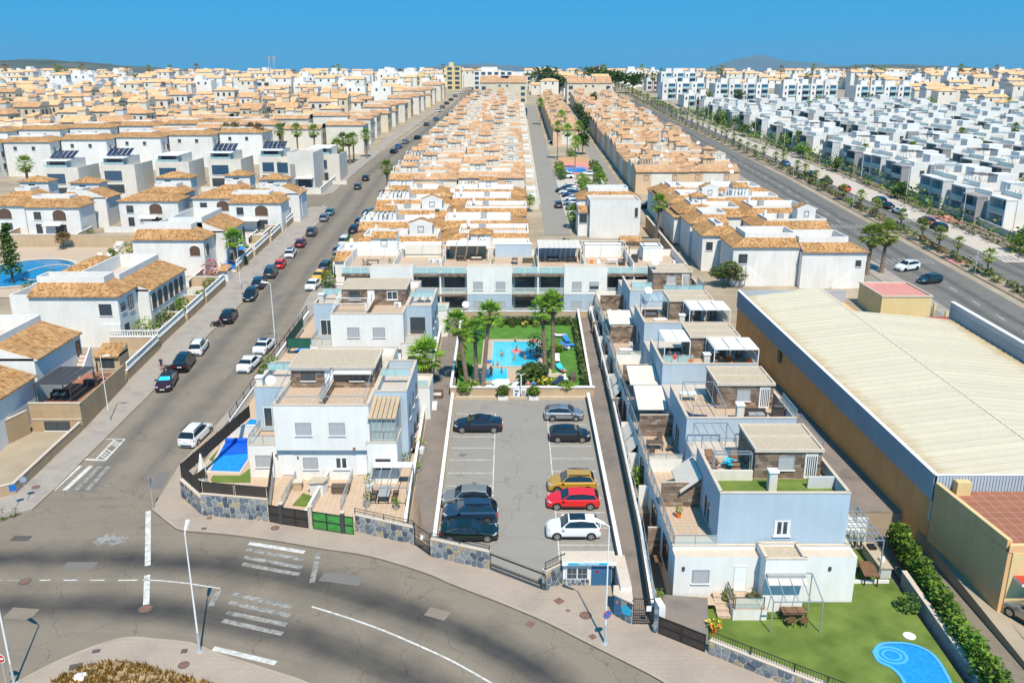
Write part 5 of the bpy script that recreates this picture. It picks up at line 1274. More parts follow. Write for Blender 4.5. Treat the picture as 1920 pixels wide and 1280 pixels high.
# = row of blue and white terraced villas on the right
NAMES=['front','second','third','fourth','fifth']
def row_unit(i):
 f=56.1+12.65*i;zb=zt(f);o=(19,f+5,zb)
 t=thing('terraced_villa',('front blue villa of the right row, above the lawn with the curved pool','second blue villa of the right row, with an empty awning frame on its roof terrace','third blue villa of the right row, with white canopies and an orange chair','fourth blue villa of the right row, roof bar under a glass pergola','fifth and rearmost blue villa of the right row beside the long white block')[i],'villa',o)
 mass(t,o,11.75,24.7 if i==0 else 24.5,f-.3,f+12.5,zb-3.2,zb+3.15,'white','deck',.16,sides='SE' if i==0 else 'S')
 mass(t,o,15.0,24.4,f,f+8.2,zb+(2.6 if i==0 else 3.16),zb+6.45,'bluer','deck',.95,sides='SEW')
 if i==0:
  b=MB(o);b.face([(15.25,f+.25,zb+6.47),(24.2,f+.25,zb+6.47),(24.2,f+4.2,zb+6.47),(15.25,f+4.2,zb+6.47)],'turf');b.build('roof_turf',t)
  b=MB(o);b.box(15.2,18.4,f+3.9,f+4.1,zb+6.46,zb+7.3,'creamw');b.build('terrace_divider',t)
  b=MB(o);b.box(22.2,24.2,f+2.6,f+2.8,zb+6.46,zb+7.4,'grey');b.build('terrace_divider',t)
 x0,x1=(18.6,23.7);y0=f+(4.3 if i==0 else 4.6)
 b=MB(o);b.box(x0,x1,y0,f+9.2,zb+6.455,zb+8.7,'slate');b.build('roof_room',t)
 b=MB(o);z=zb+8.702
 b.box(x0-.1,x1+.1,y0-.15,f+9.3,z,z+.12,'copeb','','gravel')
 for r in((x0-.1,x1+.1,y0-.15,y0),(x0-.1,x1+.1,f+9.15,f+9.3),(x0-.1,x0+.08,y0,f+9.15),(x1-.08,x1+.1,y0,f+9.15),(x0+.08,x1-.08,f+6.8,f+6.92)):b.box(*r,z+.121,z+.24,'copeb')
 b.build('gravel_roof',t)
 window(t,o,21.0,y0-.002,zb+7.2,1.25,1.1,'S','shutter')
 w_=window(t,o,22.9,y0-.002,zb+6.5,.95,2.0,'S','door')
 for k in range(5):
  b=MB(o);xx=22.58+k*.16;b.box(xx,xx+.06,y0-.075,y0-.053,zb+6.7,zb+8.35,'framed');b.o=(o[0]+w_.location[0],o[1]+w_.location[1],o[2]+w_.location[2]);b.build('slat',w_)
 for k,(ya,yb)in enumerate(((f,f+5.9),(f+6.2,f+12.2))):
  balustrade(t,o,(11.85,yb),(11.85,ya),zb+3.2,.95,'balc','steel')
  if k==0:balustrade(t,o,(11.85,ya-.2),(14.95,ya-.2),zb+3.2,.95,'balc','steel')
  b=MB(o);b.box(11.9,14.98,yb+.02,yb+.24,zb+3.16,zb+(5.3 if k==0 else 4.3),'slate' if k==0 else 'white','','copeb');b.build('terrace_divider',t)
 window(t,o,14.998,f+3.4,zb+3.25,2.0,2.1,'W','slide');window(t,o,14.998,f+6.9,zb+3.25,1.2,2.1,'W','slide')
 if i:window(t,o,13.4,f-.302,zb+.9,1.6,1.2,'S','shutter')
 b=MB(o);b.box(15.0,24.4,f+8.2,f+12.5,zb+3.16,zb+5.9,'bluedk','','deckw');b.build('rear_wall',t)
 b=MB(o);b.box(10.75,11.74,f+4.6,f+4.85,zb-.4,zb+2.0,'white' if i%2 else 'slate','','copeb');b.build('patio_divider',t);b=MB(o);b.box(10.9,11.74,f+11.0,f+11.25,zb-.2,zb+2.4,'white','','copeb');b.build('patio_divider',t)
 for y_ in(f+2.2,f+7.6):window(t,o,11.748,y_,zb+.3,2.2,2.1,'W','darkdoor')
 return t,zb,f
ROW=[row_unit(i)for i in range(5)]
t,zb,f=ROW[0];o=tuple(t.location)
LZ=1.95
mass(t,o,17.9,20.8,f-2.6,f-.302,LZ-1.2,zb+3.4,'white','gravel',.2,'entry_block')
b=MB(o);b.box(11.75,24.7,f-1.3,f-.301,LZ-1.3,zb+3.0,'white','','copeb');b.build('front_wall',t)
window(t,o,13.7,f-1.302,zb+.85,1.25,1.1,'S','shutter')
window(t,o,19.7,f-.002,zb+4.0,1.15,1.2,'S','curtain')
window(t,o,16.6,f-1.302,zb+.2,1.0,2.1,'S','door')
mass(t,o,24.702,24.9,f-1.3,f+6,LZ-1.2,zb+3.0,'white')
b=MB(o);b.box(18.0,20.7,f-2.95,f-2.62,zb+2.3,zb+2.5,'greyp');b.hexa([(18.0,f-3.5,zb+2.05),(20.7,f-3.5,zb+2.05),(20.7,f-2.8,zb+2.3),(18.0,f-2.8,zb+2.3)],[(18.0,f-3.5,zb+2.1),(20.7,f-3.5,zb+2.1),(20.7,f-2.8,zb+2.35),(18.0,f-2.8,zb+2.35)],'canvas');b.build('folded_awning',t)
for x in(23.0,12.4):
 b=MB(o);b.box(x-.1,x+.1,f-1.38,f-1.302,zb+1.9,zb+2.2,'framed');b.build('wall_lamp',t)
b=MB(o);b.prism([(15.6,f-3.6),(18.0,f-3.6),(18.0,f-1.302),(15.6,f-1.302)],LZ-1.2,zb+.15,'whiteb','deck');b.build('entry_landing',t)
steps(t,o,14.6,15.598,f-3.4,f-1.4,LZ,zb+.15,4,'deck')
balustrade(t,o,(15.7,f-3.5),(17.8,f-3.5),zb+.17,.95,'balc','framed');balustrade(t,o,(15.65,f-1.5),(15.65,f-3.4),zb+.17,.95,'balc','framed')
def zrow(i):return ROW[i][1]+6.46
Z1=ROW[1][1]+5.9
pergola_frame(None,None,15.4,18.2,ROW[0][2]+8.4,ROW[0][2]+11.6,ROW[0][1]+5.9,2.1,'steel',4,None,'pergola','bare grey pergola frame behind the front right villa, against the second blue wall',None,.06)
pergola_frame(None,None,19.5,24.0,ROW[0][2]+9.6,ROW[0][2]+11.8,ROW[0][1]+5.9,1.9,'steel',4,None,'pergola','bare grey pergola frame behind the slate roof room of the front right villa',None,.06)
pergola_frame(None,None,15.6,18.4,ROW[1][2]+.5,ROW[1][2]+5.4,zrow(1),1.9,'steel',3,None,'pergola','empty steel awning frame on the roof terrace of the second right villa',2.3,.06)
pergola_frame(None,None,15.7,18.3,ROW[2][2]+3.2,ROW[2][2]+7.2,zrow(2),2.3,'whitep',2,'canvasw','pergola','small white canopy left of the slate room on the third right villa')
pergola_frame(None,None,20.2,24.6,ROW[2][2]+.5,ROW[2][2]+4.4,zrow(2),2.3,'whitep',3,'canvasw','pergola','wide white canopy over the orange chair on the third right villa')
pergola_frame(None,None,15.7,18.4,ROW[3][2]+4.4,ROW[3][2]+8.0,zrow(3),2.3,'steel',3,'balc','pergola','glass roofed pergola over the bar on the fourth right villa')
pergola_frame(None,None,20.2,24.8,ROW[3][2]+.6,ROW[3][2]+4.4,zrow(3),2.3,'whitep',3,'canvasw','pergola','wide white canopy on the roof terrace of the fourth right villa')
pergola_frame(None,None,24.9,26.6,ROW[1][2]-1.0,ROW[1][2]+5.2,zt(70),5.6,'steel',2,None,'pergola','tall bare steel frame at the warehouse side of the second right villa',None,.07)
o=(24.7,58,LZ);pergola_frame(None,None,24.95,28.0,57.6,62.8,LZ+.4,3.0,'steel',8,None,'pergola','grey slatted pergola between the front right villa and the hedge',None,.08)
pg=bpy.data.objects['pergola.%03d'%max(int(o_.name[8:])for o_ in bpy.data.objects if o_.name.startswith('pergola.'))]
for k in range(5):
 b=MB(tuple(pg.location));yy=58.4+k*.85;b.box(25.0,27.95,yy,yy+.06,LZ+3.49,LZ+3.56,'steel');b.build('cross_slat',pg)
b=MB(tuple(pg.location));b.box(25.0,27.2,59.8,62.7,LZ+3.0,LZ+3.04,'canvasw');b.build('shade_cloth',pg)
for i in(1,2,3,4):
 x_=24.42;balustrade(ROW[i][0],tuple(ROW[i][0].location),(x_,ROW[i][2]+.1),(x_,ROW[i][2]+4.2),ROW[i][1]+7.45,.7,'bal','steel')
balustrade(ROW[4][0],tuple(ROW[4][0].location),(19.2,ROW[4][2]+.1),(24.3,ROW[4][2]+.1),ROW[4][1]+7.45,.7,'bal','steel')
balustrade(ROW[4][0],tuple(ROW[4][0].location),(15.6,ROW[4][2]+3.1),(18.3,ROW[4][2]+3.1),ROW[4][1]+6.5,1.3,'bal','steel')
balustrade(ROW[2][0],tuple(ROW[2][0].location),(15.3,ROW[2][2]+2.0),(18.5,ROW[2][2]+2.0),ROW[2][1]+6.5,1.2,'bal','steel')
for i,x0,x1,ya,yb,z0,z1,sd in((0,13.3,14.95,61.6,65.6,4.6,5.9,'E'),(1,12.3,15.0,75.2,77.0,5.1,6.0,'N'),(2,12.2,14.95,81.3,85.2,5.1,6.0,'N')):
 t_,zb_,f_=ROW[i]
 if i:continue
 awning(t_,tuple(t_.location),x0,x1,ya,yb,zb_+z0,zb_+z1,sd)
for q_ in(2,3):t_,zb_,f_=ROW[q_];awning(t_,tuple(t_.location),12.0,14.9,f_+(.8 if q_==2 else 8),f_+(4.4 if q_==2 else 11.6),zb_+4.9,zb_+5.7,'N')
t_,zb_,f_=ROW[1];awning(t_,tuple(t_.location),12.1,14.9,f_+8.2,f_+12.1,zb_+4.9,zb_+5.9,'N')
t_,zb_,f_=ROW[1]
for i,ya,yb,zz in((1,5.3,8.0,1.9),(1,8.1,10.9,2.0),(2,5.4,8.0,2.0),(2,8.2,10.8,2.1)):
 t_,zb_,f_=ROW[i];awning(t_,tuple(t_.location),10.7,11.75,f_+ya,f_+yb,zb_+zz-.5,zb_+zz+.7,'E')
def fz(kind,i,x,dy,dz,a,lb,grp=None,sc=None):return furn(kind,x,ROW[i][2]+dy,ROW[i][1]+dz,R(a),lb,grp,sc)
fz('chimney',0,19.4,2.3,6.47,0,'pale chimney on the roof turf of the front right villa')
o=(23,58,ROW[0][1]+6.47)
for dx,lb in((0,'left'),(1.5,'right')):
 b=MB((16.9+dx,56.9,o[2]));b.box(16.3+dx,17.5+dx,56.6,57.2,o[2],o[2]+.12,'cope');tag(b.build('roof_slab'),f'{lb} of the two pale slabs lying on the roof turf of the front right villa','slab')
for k,(x,dy,a)in enumerate(((15.7,5.2,10),(17.4,5.0,-10),(16.0,7.3,5),(17.8,7.2,-20))):
 fz('lounger_wood',0,x,dy,6.47,a,('front left','front right','rear left','rear right')[k]+' brown wooden lounger on the roof terrace of the front right villa','brown wooden loungers')
b=MB((17.2,62.4,ROW[0][1]+6.9));leaves(b,(17.2,62.3,ROW[0][1]+6.95),(.6,.7,.12),40,.3,['cyan'],.15,0);tag(b.build('beach_towel'),'bright cyan towel thrown over the wooden loungers on the front right roof','towel')
pergola_frame(None,None,15.5,18.4,ROW[0][2]+4.4,ROW[0][2]+4.9,zrow(0),2.0,'steel',1,None,'awning_stand','rolled awning on posts above the wooden loungers of the front right villa')
fz('chimney',1,19.9,1.5,6.47,0,'pale chimney on the roof terrace of the second right villa');fz('lounger_dark',1,16.2,2.0,6.47,80,'dark lounger under the empty awning frame on the second right roof')
fz('sofa_black',1,21.6,2.4,6.47,0,'black sofa on the roof terrace of the second right villa');fz('bbq',1,23.6,2.6,6.47,0,'black barbecue beside the slat door on the second right roof');fz('table_white',1,16.4,6.6,6.47,0,'white table at the rear of the second right roof terrace')
fz('chimney',2,19.6,1.2,6.47,0,'pale chimney on the roof terrace of the third right villa');fz('chair_orange',2,22.4,2.6,6.47,20,'large orange chair under the wide white canopy on the third right roof');fz('chair_orange',2,23.9,1.6,6.47,-40,'orange chair at the right corner of the third right roof');fz('table_wood',2,21.2,2.6,6.47,0,'brown table under the wide white canopy on the third right roof');fz('sofa_black',2,17.0,5.4,6.47,0,'black sofa under the small white canopy of the third right villa')
b=None
fz('chimney',3,19.4,1.0,6.47,0,'pale chimney on the roof terrace of the fourth right villa');fz('dish',3,17.2,12.0,7.3,0,'large white dish between the fourth and fifth right villas','satellite dishes on the roofs');fz('sofa_black',3,16.6,6.0,6.47,0,'black bar seat under the glass roofed pergola of the fourth right villa');fz('table_white',3,17.2,2.4,6.47,0,'white bar counter on the roof of the fourth right villa')
fz('dish',4,19.0,6,8.95,0,'white dish on the slate room of the rearmost right villa','satellite dishes on the roofs');fz('sofa_white',4,16.9,6,6.47,180,'pale covered sofa on the roof of the rearmost right villa')
potted('small potted plant on the tiled terrace of the front right villa',13.0,60.3,ROW[0][1]+3.17,.9,'orangef')
for i,kinds in((1,(('table_dark',12.9,3.0,0),('chair_dark',12.4,1.6,180),('chair_dark',13.6,4.6,0),('chair_dark',14.2,2.6,-90))),(2,(('chair_white',12.9,2.6,150),('chair_white',14.1,2.7,190),('table_white',13.4,1.4,0))),(3,(('chair_white',14.2,3.8,150),('table_white',13.2,1.2,0))),(4,(('chair_white',12.8,3.6,190),('chair_white',14.2,3.4,170)))):
 for k,(kd,x,dy,a)in enumerate(kinds):
  fz(kd,i,x,dy,3.17,a,f"{ordn(k)} {'table' if 'table' in kd else 'chair'} from the left on the front terrace of the {NAMES[i]} right villa")
for i in(0,1,2,3):fz('table_wood',i,11.25,2.6,.05,90,f'small brown table in the path side patio of the {NAMES[i]} right villa','patio tables',.6)
bush('shrub','bright green bush in the path side patio of the second right villa',11.3,70.6,zt(70.6),(.6,.9,1.0),150,.16,('leafl','leafm'))
for y_,lb in((52.6,'lower'),(53.4,'upper')):bush('shrub',lb+' of two small olive shrubs beside the footpath gate',10.5,y_,zt(y_)+.6,(.3,.4,.5),50,.12,('leafo','leafl'))
# = lawn villa garden
sheet('paved_drive',[(9.9,49.9),(12.95,48.2),(14.2,54.3),(10.3,54.8)],.02,'path')
def flat(name,poly,z,m,kind='structure',th=.0):
 b=MB();poly=ccw(poly);b.face([(x,y,z)for x,y in poly],m)
 o_=b.build(name);o_['kind']=kind;return o_
flat('lawn',[(13.0,48.3),(17.6,45.2),(21.0,43.0),(24,41),(28.6,41),(29.2,62.0),(24.9,62.0),(24.9,54.7),(14.3,54.7)],LZ,'turf')
flat('patio_strip',[(10.2,54.6),(14.6,54.6),(14.6,53.5),(10.3,53.6)],LZ+.55,'deck')
b=MB();b.box(24.9,28.6,57.1,57.25,LZ,LZ+.25,'cope');struct(b,'lawn_kerb')
gwall('garden_wall','low stone capped wall between the lawn and the hedge',[(29.3,41),(29.4,57.0)][::-1],LZ-zt(49)+.75,'stone2',.3,'copeb',-2.2)
Pp=smooth_line([PZ(*p,LZ)for p in((1635,1222),(1650,1206),(1690,1204),(1720,1210),(1745,1222),(1765,1243),(1790,1290),(1800,1330),(1740,1345),(1705,1310),(1690,1275),(1672,1254),(1645,1240),(1635,1222))],4)[:-1]
Pp=ccw(Pp);o=(*Pp[0],LZ);t=thing('swimming_pool','blue kidney shaped fibreglass pool with a round stepped bay set in the lawn','pool',o)
cx=sum(p[0]for p in Pp)/len(Pp);cc=sum(p[1]for p in Pp)/len(Pp);inn=offs(Pp+[Pp[0]],.22)[:-1]
b=MB(o);n=len(Pp)
for i in range(n):
 j=(i+1)%n;b.face([(*Pp[i],LZ+.06),(*Pp[j],LZ+.06),(*inn[j],LZ+.06),(*inn[i],LZ+.06)],'poolshell');b.face([(*Pp[i],LZ-.05),(*Pp[j],LZ-.05),(*Pp[j],LZ+.06),(*Pp[i],LZ+.06)],'poolshell')
b.build('pool_rim',t)
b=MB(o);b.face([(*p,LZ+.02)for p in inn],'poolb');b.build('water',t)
cx,cc=PZ(1672,1228,LZ);
for k,(ra,rb)in enumerate(((.95,.75),(.6,.45))):
 b=MB(o);n=26
 for i in range(n):
  a0,a1=2*pi*i/n,2*pi*(i+1)/n
  b.face([(cx+ra*1.1*cos(a0),cc+ra*sin(a0),LZ+.03+k*.004),(cx+ra*1.1*cos(a1),cc+ra*sin(a1),LZ+.03+k*.004),(cx+rb*1.1*cos(a1),cc+rb*sin(a1),LZ+.03+k*.004),(cx+rb*1.1*cos(a0),cc+rb*sin(a0),LZ+.03+k*.004)],'poolshell')
 b.build('step_ring',t)
x,y=PZ(1705,1192,LZ);b=MB((x,y,LZ));b.prism([(x+.42*cos(i*pi/8),y+.42*sin(i*pi/8))for i in range(16)],LZ,LZ+.05,'cope');tag(b.build('skimmer_lid'),'round pale lid lying in the lawn above the blue pool','lid')
pergola_frame(None,None,17.9,21.3,51.1,53.6,LZ,2.45,'steel',4,None,'pergola','white steel pergola frame over the dining table on the lawn',3.1,.07)
furn('table_wood',19.9,52.6,LZ,0,'brown slatted dining table on the lawn under the steel pergola')
for dx,dy,a,nm in((-.45,-.75,180,'front left'),(.45,-.75,180,'front right'),(-.45,.75,0,'rear left'),(.45,.75,0,'rear right')):furn('chair_brown',19.9+dx,52.6+dy,LZ,R(a),f'{nm} brown chair at the dining table on the lawn','chairs at the lawn dining table')
x,y=PZ(1626,1085,LZ);furn('table_wood',x,y,LZ,R(82),'brown table standing alone on the upper lawn by the hedge',None,1.25)
for px,lb in((1660,'outdoor kitchen counter of grey concrete along the hedge side of the upper lawn'),):
 o=(28.6,59.5,LZ);t=thing('kitchen_counter',lb,'counter',o);b=MB(o);b.box(28.2,29.0,57.8,61.4,LZ,LZ+.85,'grey');b.build('base',t);b=MB(o);b.box(28.1,29.05,57.7,61.5,LZ+.852,LZ+.95,'gravel');b.build('worktop',t)
 b=MB(o);b.box(28.3,28.85,60.3,61.0,LZ+.952,LZ+1.15,'black');b.build('hob',t);b=MB(o);b.box(28.4,28.8,58.6,58.9,LZ+.952,LZ+1.25,'whitep');b.build('sink',t)
for px,lb in((1365,'left of two dark square planters with olive shrubs by the front door'),(1408,'right of two dark square planters with olive shrubs by the front door')):
 x,y=PZ(px,1138,LZ);o=(x,y,LZ);t=thing('planter',lb,'planter',o,0,'square planters by the front door');b=MB(o);b.box(x-.28,x+.28,y-.28,y+.28,LZ,LZ+.55,'framed');b.build('pot',t);b=MB(o);leaves(b,(x,y,LZ+1.0),(.5,.5,.55),130,.13,['leafo','leafm','leafo']);b.build('foliage',t)
for px,lb in((1381,'left small dark box between the square planters'),(1393,'right small dark box between the square planters')):
 x,y=PZ(px,1141,LZ);b=MB((x,y,LZ));b.box(x-.17,x+.17,y-.15,y+.15,LZ,LZ+.35,'framed');b.box(x-.2,x+.2,y-.18,y+.18,LZ+.351,LZ+.4,'greyp');tag(b.build('flower_box'),lb,'box')
x,y=PZ(1338,1185,LZ);o=(x,y,LZ);t=thing('potted_plant','yellow flowering plant in a terracotta pot at the lawn edge','potted plant',o);b=MB(o);b.tube((x,y,LZ),(x,y,LZ+.4),.2,'orangef',.28,8);b.build('pot',t);b=MB(o);leaves(b,(x,y,LZ+.75),(.55,.5,.4),90,.14,['leafl','leafm','yellowf','orangef']);b.build('foliage',t)
bush('shrub','rounded dark shrub beside the hedge at the middle of the lawn',28.5,53.6,LZ,(.8,.9,.7),200,.16,('leafd','leafm'),stem=False)
k=0
for i in range(17):
 s_=i/16;x=31.3-1.6*s_+rnd.uniform(-.1,.1);y=62.5-18.5*s_;o=(x,y,1.7)
 t=thing('hedge_bush',f'conifer bush in the hedge by the lawn, {ordn(i)} from the pergola end','hedge bush',o,0,'clipped conifers of the lawn hedge')
 h=rnd.uniform(2.2,2.8);b=MB(o);leaves(b,(x,y,o[2]+h*.55),(.75,.8,h*.55),330,.2,['leafm','leafm','leafl']);b.build('foliage',t);b=MB(o);b.tube((x,y,o[2]-.3),(x,y,o[2]+h*.7),.06,'barkd',.03,5);b.build('stem',t)
for i in range(7):
 x=25.4+i*.5;t=thing('bamboo_clump',f'slim dark plant before the white back wall, {ordn(i)} from the villa','plant',(x,62.2,LZ),0,'slim plants before the white wall');b=MB((x,62.2,LZ))
 for _ in range(26):
  a=rnd.uniform(0,6.28);b.face([(x-.03,62.2,LZ),(x+.03,62.2,LZ),(x+cos(a)*.28,62.2+sin(a)*.2,LZ+rnd.uniform(1.0,1.9))],rnd.choice(['leafd','leafm']))
 b.build('leaves',t)
gwall('garden_wall','white back wall of the upper lawn behind the slim dark plants',[(24.9,62.8),(29.0,62.8)],1.3,'whiteb',.15,'cope',-1.5)
sheet('back_lane',[(24.7,66),(33.3,66),(29.6,112),(24.7,120)],.02,'path');flat('back_yard',[(24.7,62),(30,62),(30,66.1),(24.7,66.1)],LZ-.02,'path')
flat('warehouse_path',[(29.9,38),(35,38),(34.6,52.9),(33.6,66.1),(29.9,66.1)],1.7,'junction')
screen_fence('dark green screen fence between the villas and the warehouse lane',[(24.9,68),(25.0,100)],.1,1.9,'greenmesh')
for i in range(6):
 y_=63.5+i*2.1;bush('shrub',f'shrub in the narrow strip beside the warehouse wall, {ordn(i)} from the lawn',26.6+rnd.uniform(-.5,.5),y_,zt(y_),(.7,.9,.8),90,.2,rnd.choice([('leafo','leafm'),('leafl','leafm'),('leafd','leafm')]),stem=False)
# = long white and blue block behind the pool
f=119.7;zb=5.6;o=(-1.5,f+6,zb)
t=thing('apartment_block','long white over blue two storey block with glass balconies behind the pool','apartment block',o)
BAYS=[(-24.2,-20.1,'B'),(-20.1,-14.0,'W'),(-14.0,-6.4,'B'),(-6.4,-3.25,'W'),(-3.25,0.0,'W'),(0.0,7.4,'B'),(7.4,13.5,'W'),(13.5,21.2,'B'),(21.2,25.0,'W')]
b=MB(o);b.box(-24.2,25.0,f+2.2,f+13,zb-2,zb+6.0,'white','','deck');b.build('wall',t)
b=MB(o);
for x0,x1 in((-24.2,25.0),):b.box(x0,x1,f+12.8,f+13,zb+6.001,zb+7.0,'white','','copeb')
for x in(-24.2,-17.1,-10.3,-3.25,3.7,10.4,17.4,24.8):b.box(x,x+.2,f+2.21,f+12.79,zb+6.001,zb+7.2,'white','','copeb')
b.build('parapet',t)
for x0,x1,k in BAYS:
 if k=='W':
  b=MB(o);b.box(x0,x1,f,f+2.198,zb-2,zb+3.05,'bluer');b.build('lower_bay',t)
  b=MB(o);b.box(x0,x1,f-.04,f+2.198,zb+3.052,zb+7.0,'white','','copeb');b.build('upper_bay',t)
  n=2 if x1-x0>5 else 1
  for q_ in range(n):
   xx=x0+(x1-x0)*(q_+.5)/n+(.3 if n==2 and q_==0 else-.3 if n==2 else 0)
   window(t,o,xx,f-.042,zb+3.75,1.35,1.15,'S','shutter' if(x0,q_)!=(7.4,1)else 'half');window(t,o,xx,f-.002,zb+.9,1.35,1.15,'S','shutter')
 else:
  for zf in(0.0,3.0):
   b=MB(o);b.box(x0+.002,x1-.002,f+.15,f+2.198,zb+zf-.32,zb+zf,'slate','','deckw');b.build('balcony_slab',t)
   n=max(1,round((x1-x0)/3.6))
   for q_ in range(n):
    xa=x0+(x1-x0)*q_/n;xb=x0+(x1-x0)*(q_+1)/n
    window(t,o,(xa+xb)/2,f+2.198,zb+zf+.03,xb-xa-.9,2.25,'S','darkdoor')
    balustrade(t,o,(xa+.1,f+.2),(xb-.1,f+.2),zb+zf+.01,.95,'balc','whitep')
   b=MB(o);b.hexa([(x0+.05,f+.2,zb+zf+.1),(x0+.12,f+.2,zb+zf+.1),(x0+.12,f+2.19,zb+zf+.1),(x0+.05,f+2.19,zb+zf+.1)],[(x0+.05,f+.2,zb+zf+.3),(x0+.12,f+.2,zb+zf+.3),(x0+.12,f+2.19,zb+zf+2.2),(x0+.05,f+2.19,zb+zf+2.2)],'bal');b.build('side_screen',t)
   if n==2:
    xm=(x0+x1)/2;b=MB(o);b.box(xm-.1,xm+.1,f+.16,f+2.19,zb+zf+.01,zb+zf+2.65,'white');b.build('divider',t)
  b=MB(o);b.box(x0+.002,x1-.002,f+.1,f+2.198,zb+5.6,zb+6.02,'slate','','deck');b.build('roof_edge',t)
  n=max(1,round((x1-x0)/3.6))
  for q_ in range(n):balustrade(t,o,(x0+(x1-x0)*q_/n+.08,f+.14),(x0+(x1-x0)*(q_+1)/n-.08,f+.14),zb+6.02,1.0,'bal','cope')
RT=zb+6.005
pergola_frame(None,None,-24.0,-17.3,f+8,f+12.6,RT,2.2,'whitep',3,None,'pergola','white pergola frame on the leftmost roof terrace of the long block')
pergola_frame(None,None,-16.8,-10.5,f+10.4,f+12.6,RT,2.2,'whitep',2,None,'pergola','white pergola beam on the second roof terrace of the long block')
pergola_frame(None,None,-10.0,-3.5,f+8.5,f+12.6,RT,2.4,'whitep',4,'canvasw','pergola','pale covered pergola over the dark furniture on the third roof terrace of the long block')
pergola_frame(None,None,3.9,10.2,f+6.5,f+12.4,RT,2.5,'whitep',8,'canvas','pergola','slatted cream roof pergola in the middle of the long block roof')
pergola_frame(None,None,10.7,17.2,f+7.5,f+12.6,RT,2.4,'whitep',2,None,'pergola','white bare pergola right of the slatted one on the long block roof')
pergola_frame(None,None,17.8,22.5,f+9.5,f+12.6,RT,2.2,'framed',2,None,'pergola','dark bare pergola at the right end of the long block roof')
for x,m,lb in((-13.7,'creamw','beige roof room wall on the second terrace of the long block'),(-6.8,'tanl','brownish back wall of the third roof terrace of the long block'),(7.0,'grey','grey back wall under the slatted pergola of the long block'),(0.2,'bluedk','pale blue back wall of the fourth roof terrace of the long block'),(14.0,'white','white back wall of the sixth roof terrace of the long block'),(21.3,'white','white roof room at the right end of the long block')):
 b=MB((x,f+12,RT));w=5.6 if x<20 else 3.0;b.box(x-w/2,x+w/2,f+11.6 if x<20 else f+8.9,f+12.7,RT,RT+2.0,m);b.box(x-w/2-.06,x+w/2+.06,f+11.54 if x<20 else f+8.84,f+12.74,RT+2.002,RT+2.1,'cope');tag(b.build('roof_room'),lb,'roof room')
for kd,x,y,a,lb in(('table_wood',-20.6,f+6,0,'brown table on the leftmost roof terrace of the long block'),('chair_dark',-21.8,f+6,90,'dark chair left of the brown table on the leftmost roof terrace'),('ac',-12.0,f+7.2,0,'left of two white air conditioners on the second roof terrace of the long block'),('ac',-11.0,f+7.2,0,'right of two white air conditioners on the second roof terrace of the long block'),('table_dark',-7.6,f+9,0,'dark table under the pale covered pergola of the long block'),('sofa_dark',-5.4,f+9.6,0,'dark sofa under the pale covered pergola of the long block'),('table_wood',.4,f+7,90,'brown table in the middle of the fourth roof terrace'),('bench',2.4,f+7.6,0,'dark chest on the fourth roof terrace of the long block'),('sofa_black',6.2,f+8.4,0,'dark blue seat under the slatted cream pergola'),('table_dark',9.0,f+8,0,'dark table at the right under the slatted cream pergola'),('chair_orange',11.8,f+5,20,'orange chair on the sixth roof terrace of the long block'),('chair_white',12.8,f+5.4,0,'white chair right of the orange chair on the sixth roof terrace'),('table_white',14.9,f+6.6,0,'white table on the sixth roof terrace of the long block'),('sofa_black',16.3,f+6.4,-90,'black seat at the right side of the sixth roof terrace'),('bbq',18.4,f+8,0,'black covered barbecue at the right end of the long block roof'),('ac',24.0,f+6,90,'dark grilled unit on the right end terrace of the long block')):
 furn(kd,x,y,RT,R(a),lb)
for x,lb in((-17.8,'palm like potted plant on the leftmost roof terrace of the long block'),(-2.9,'potted plant left on the fourth roof terrace of the long block'),(3.3,'potted plant right on the fourth roof terrace of the long block')):potted(lb,x,f+4.6,RT,1.3,'greyp')
furn('dish',-6.6,f-.9,zb+.9,0,'blue grey dish on the blue wall by the left balcony','satellite dishes on the roofs')
# = communal pool terrace
TZ=4.75
flat('pool_lawn',[(-6.3,91.0),(8.35,91.0),(9.0,118.2),(-6.7,118.2)],TZ,'turfb')
Q=lambda px,py:PZ(px,py,TZ)
flat('pool_deck',[Q(*p)for p in((907,636),(1023,636),(1020,692),(971,693),(971,719),(880,719),(888,683),(902,683))],TZ+.03,'deck')
b=MB();b.box(-6.9,9.2,90.6,90.85,4.0,TZ+.55,'tanl');t=thing('garden_wall','tan wall with white coping between the parking lot and the pool terrace','wall',(1,90.7,4.1))
b.o=tuple(t.location);b.build('wall',t);b=MB(t.location);b.box(-6.95,9.25,90.5,90.95,TZ+.552,TZ+.66,'cope');b.build('coping',t)
b=MB();b.box(-6.2,8.3,89.9,90.58,4.0,4.38,'gravel');struct(b,'pebble_strip')
def pool_part(lb,pts,m):
 pts=ccw([Q(*p)for p in pts]);o=(*pts[0],TZ);t=thing('swimming_pool',lb,'pool',o)
 cx=sum(p[0]for p in pts)/len(pts);cc=sum(p[1]for p in pts)/len(pts);n=len(pts)
 ou=[(cx+(p[0]-cx)*1.05,cc+(p[1]-cc)*1.06)for p in pts]
 b=MB(o)
 for i in range(n):
  j=(i+1)%n;b.face([(*ou[i],TZ+.07),(*ou[j],TZ+.07),(*pts[j],TZ+.07),(*pts[i],TZ+.07)],'copeb')
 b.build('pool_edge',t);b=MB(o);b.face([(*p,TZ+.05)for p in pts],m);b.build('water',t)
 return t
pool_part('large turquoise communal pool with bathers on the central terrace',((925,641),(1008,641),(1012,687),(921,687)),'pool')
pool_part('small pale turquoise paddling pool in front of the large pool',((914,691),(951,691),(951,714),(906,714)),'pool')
o=(1,90.4,4.1);t=thing('notice_board','white framed notice board on the tan wall facing the parking lot','notice board',o)
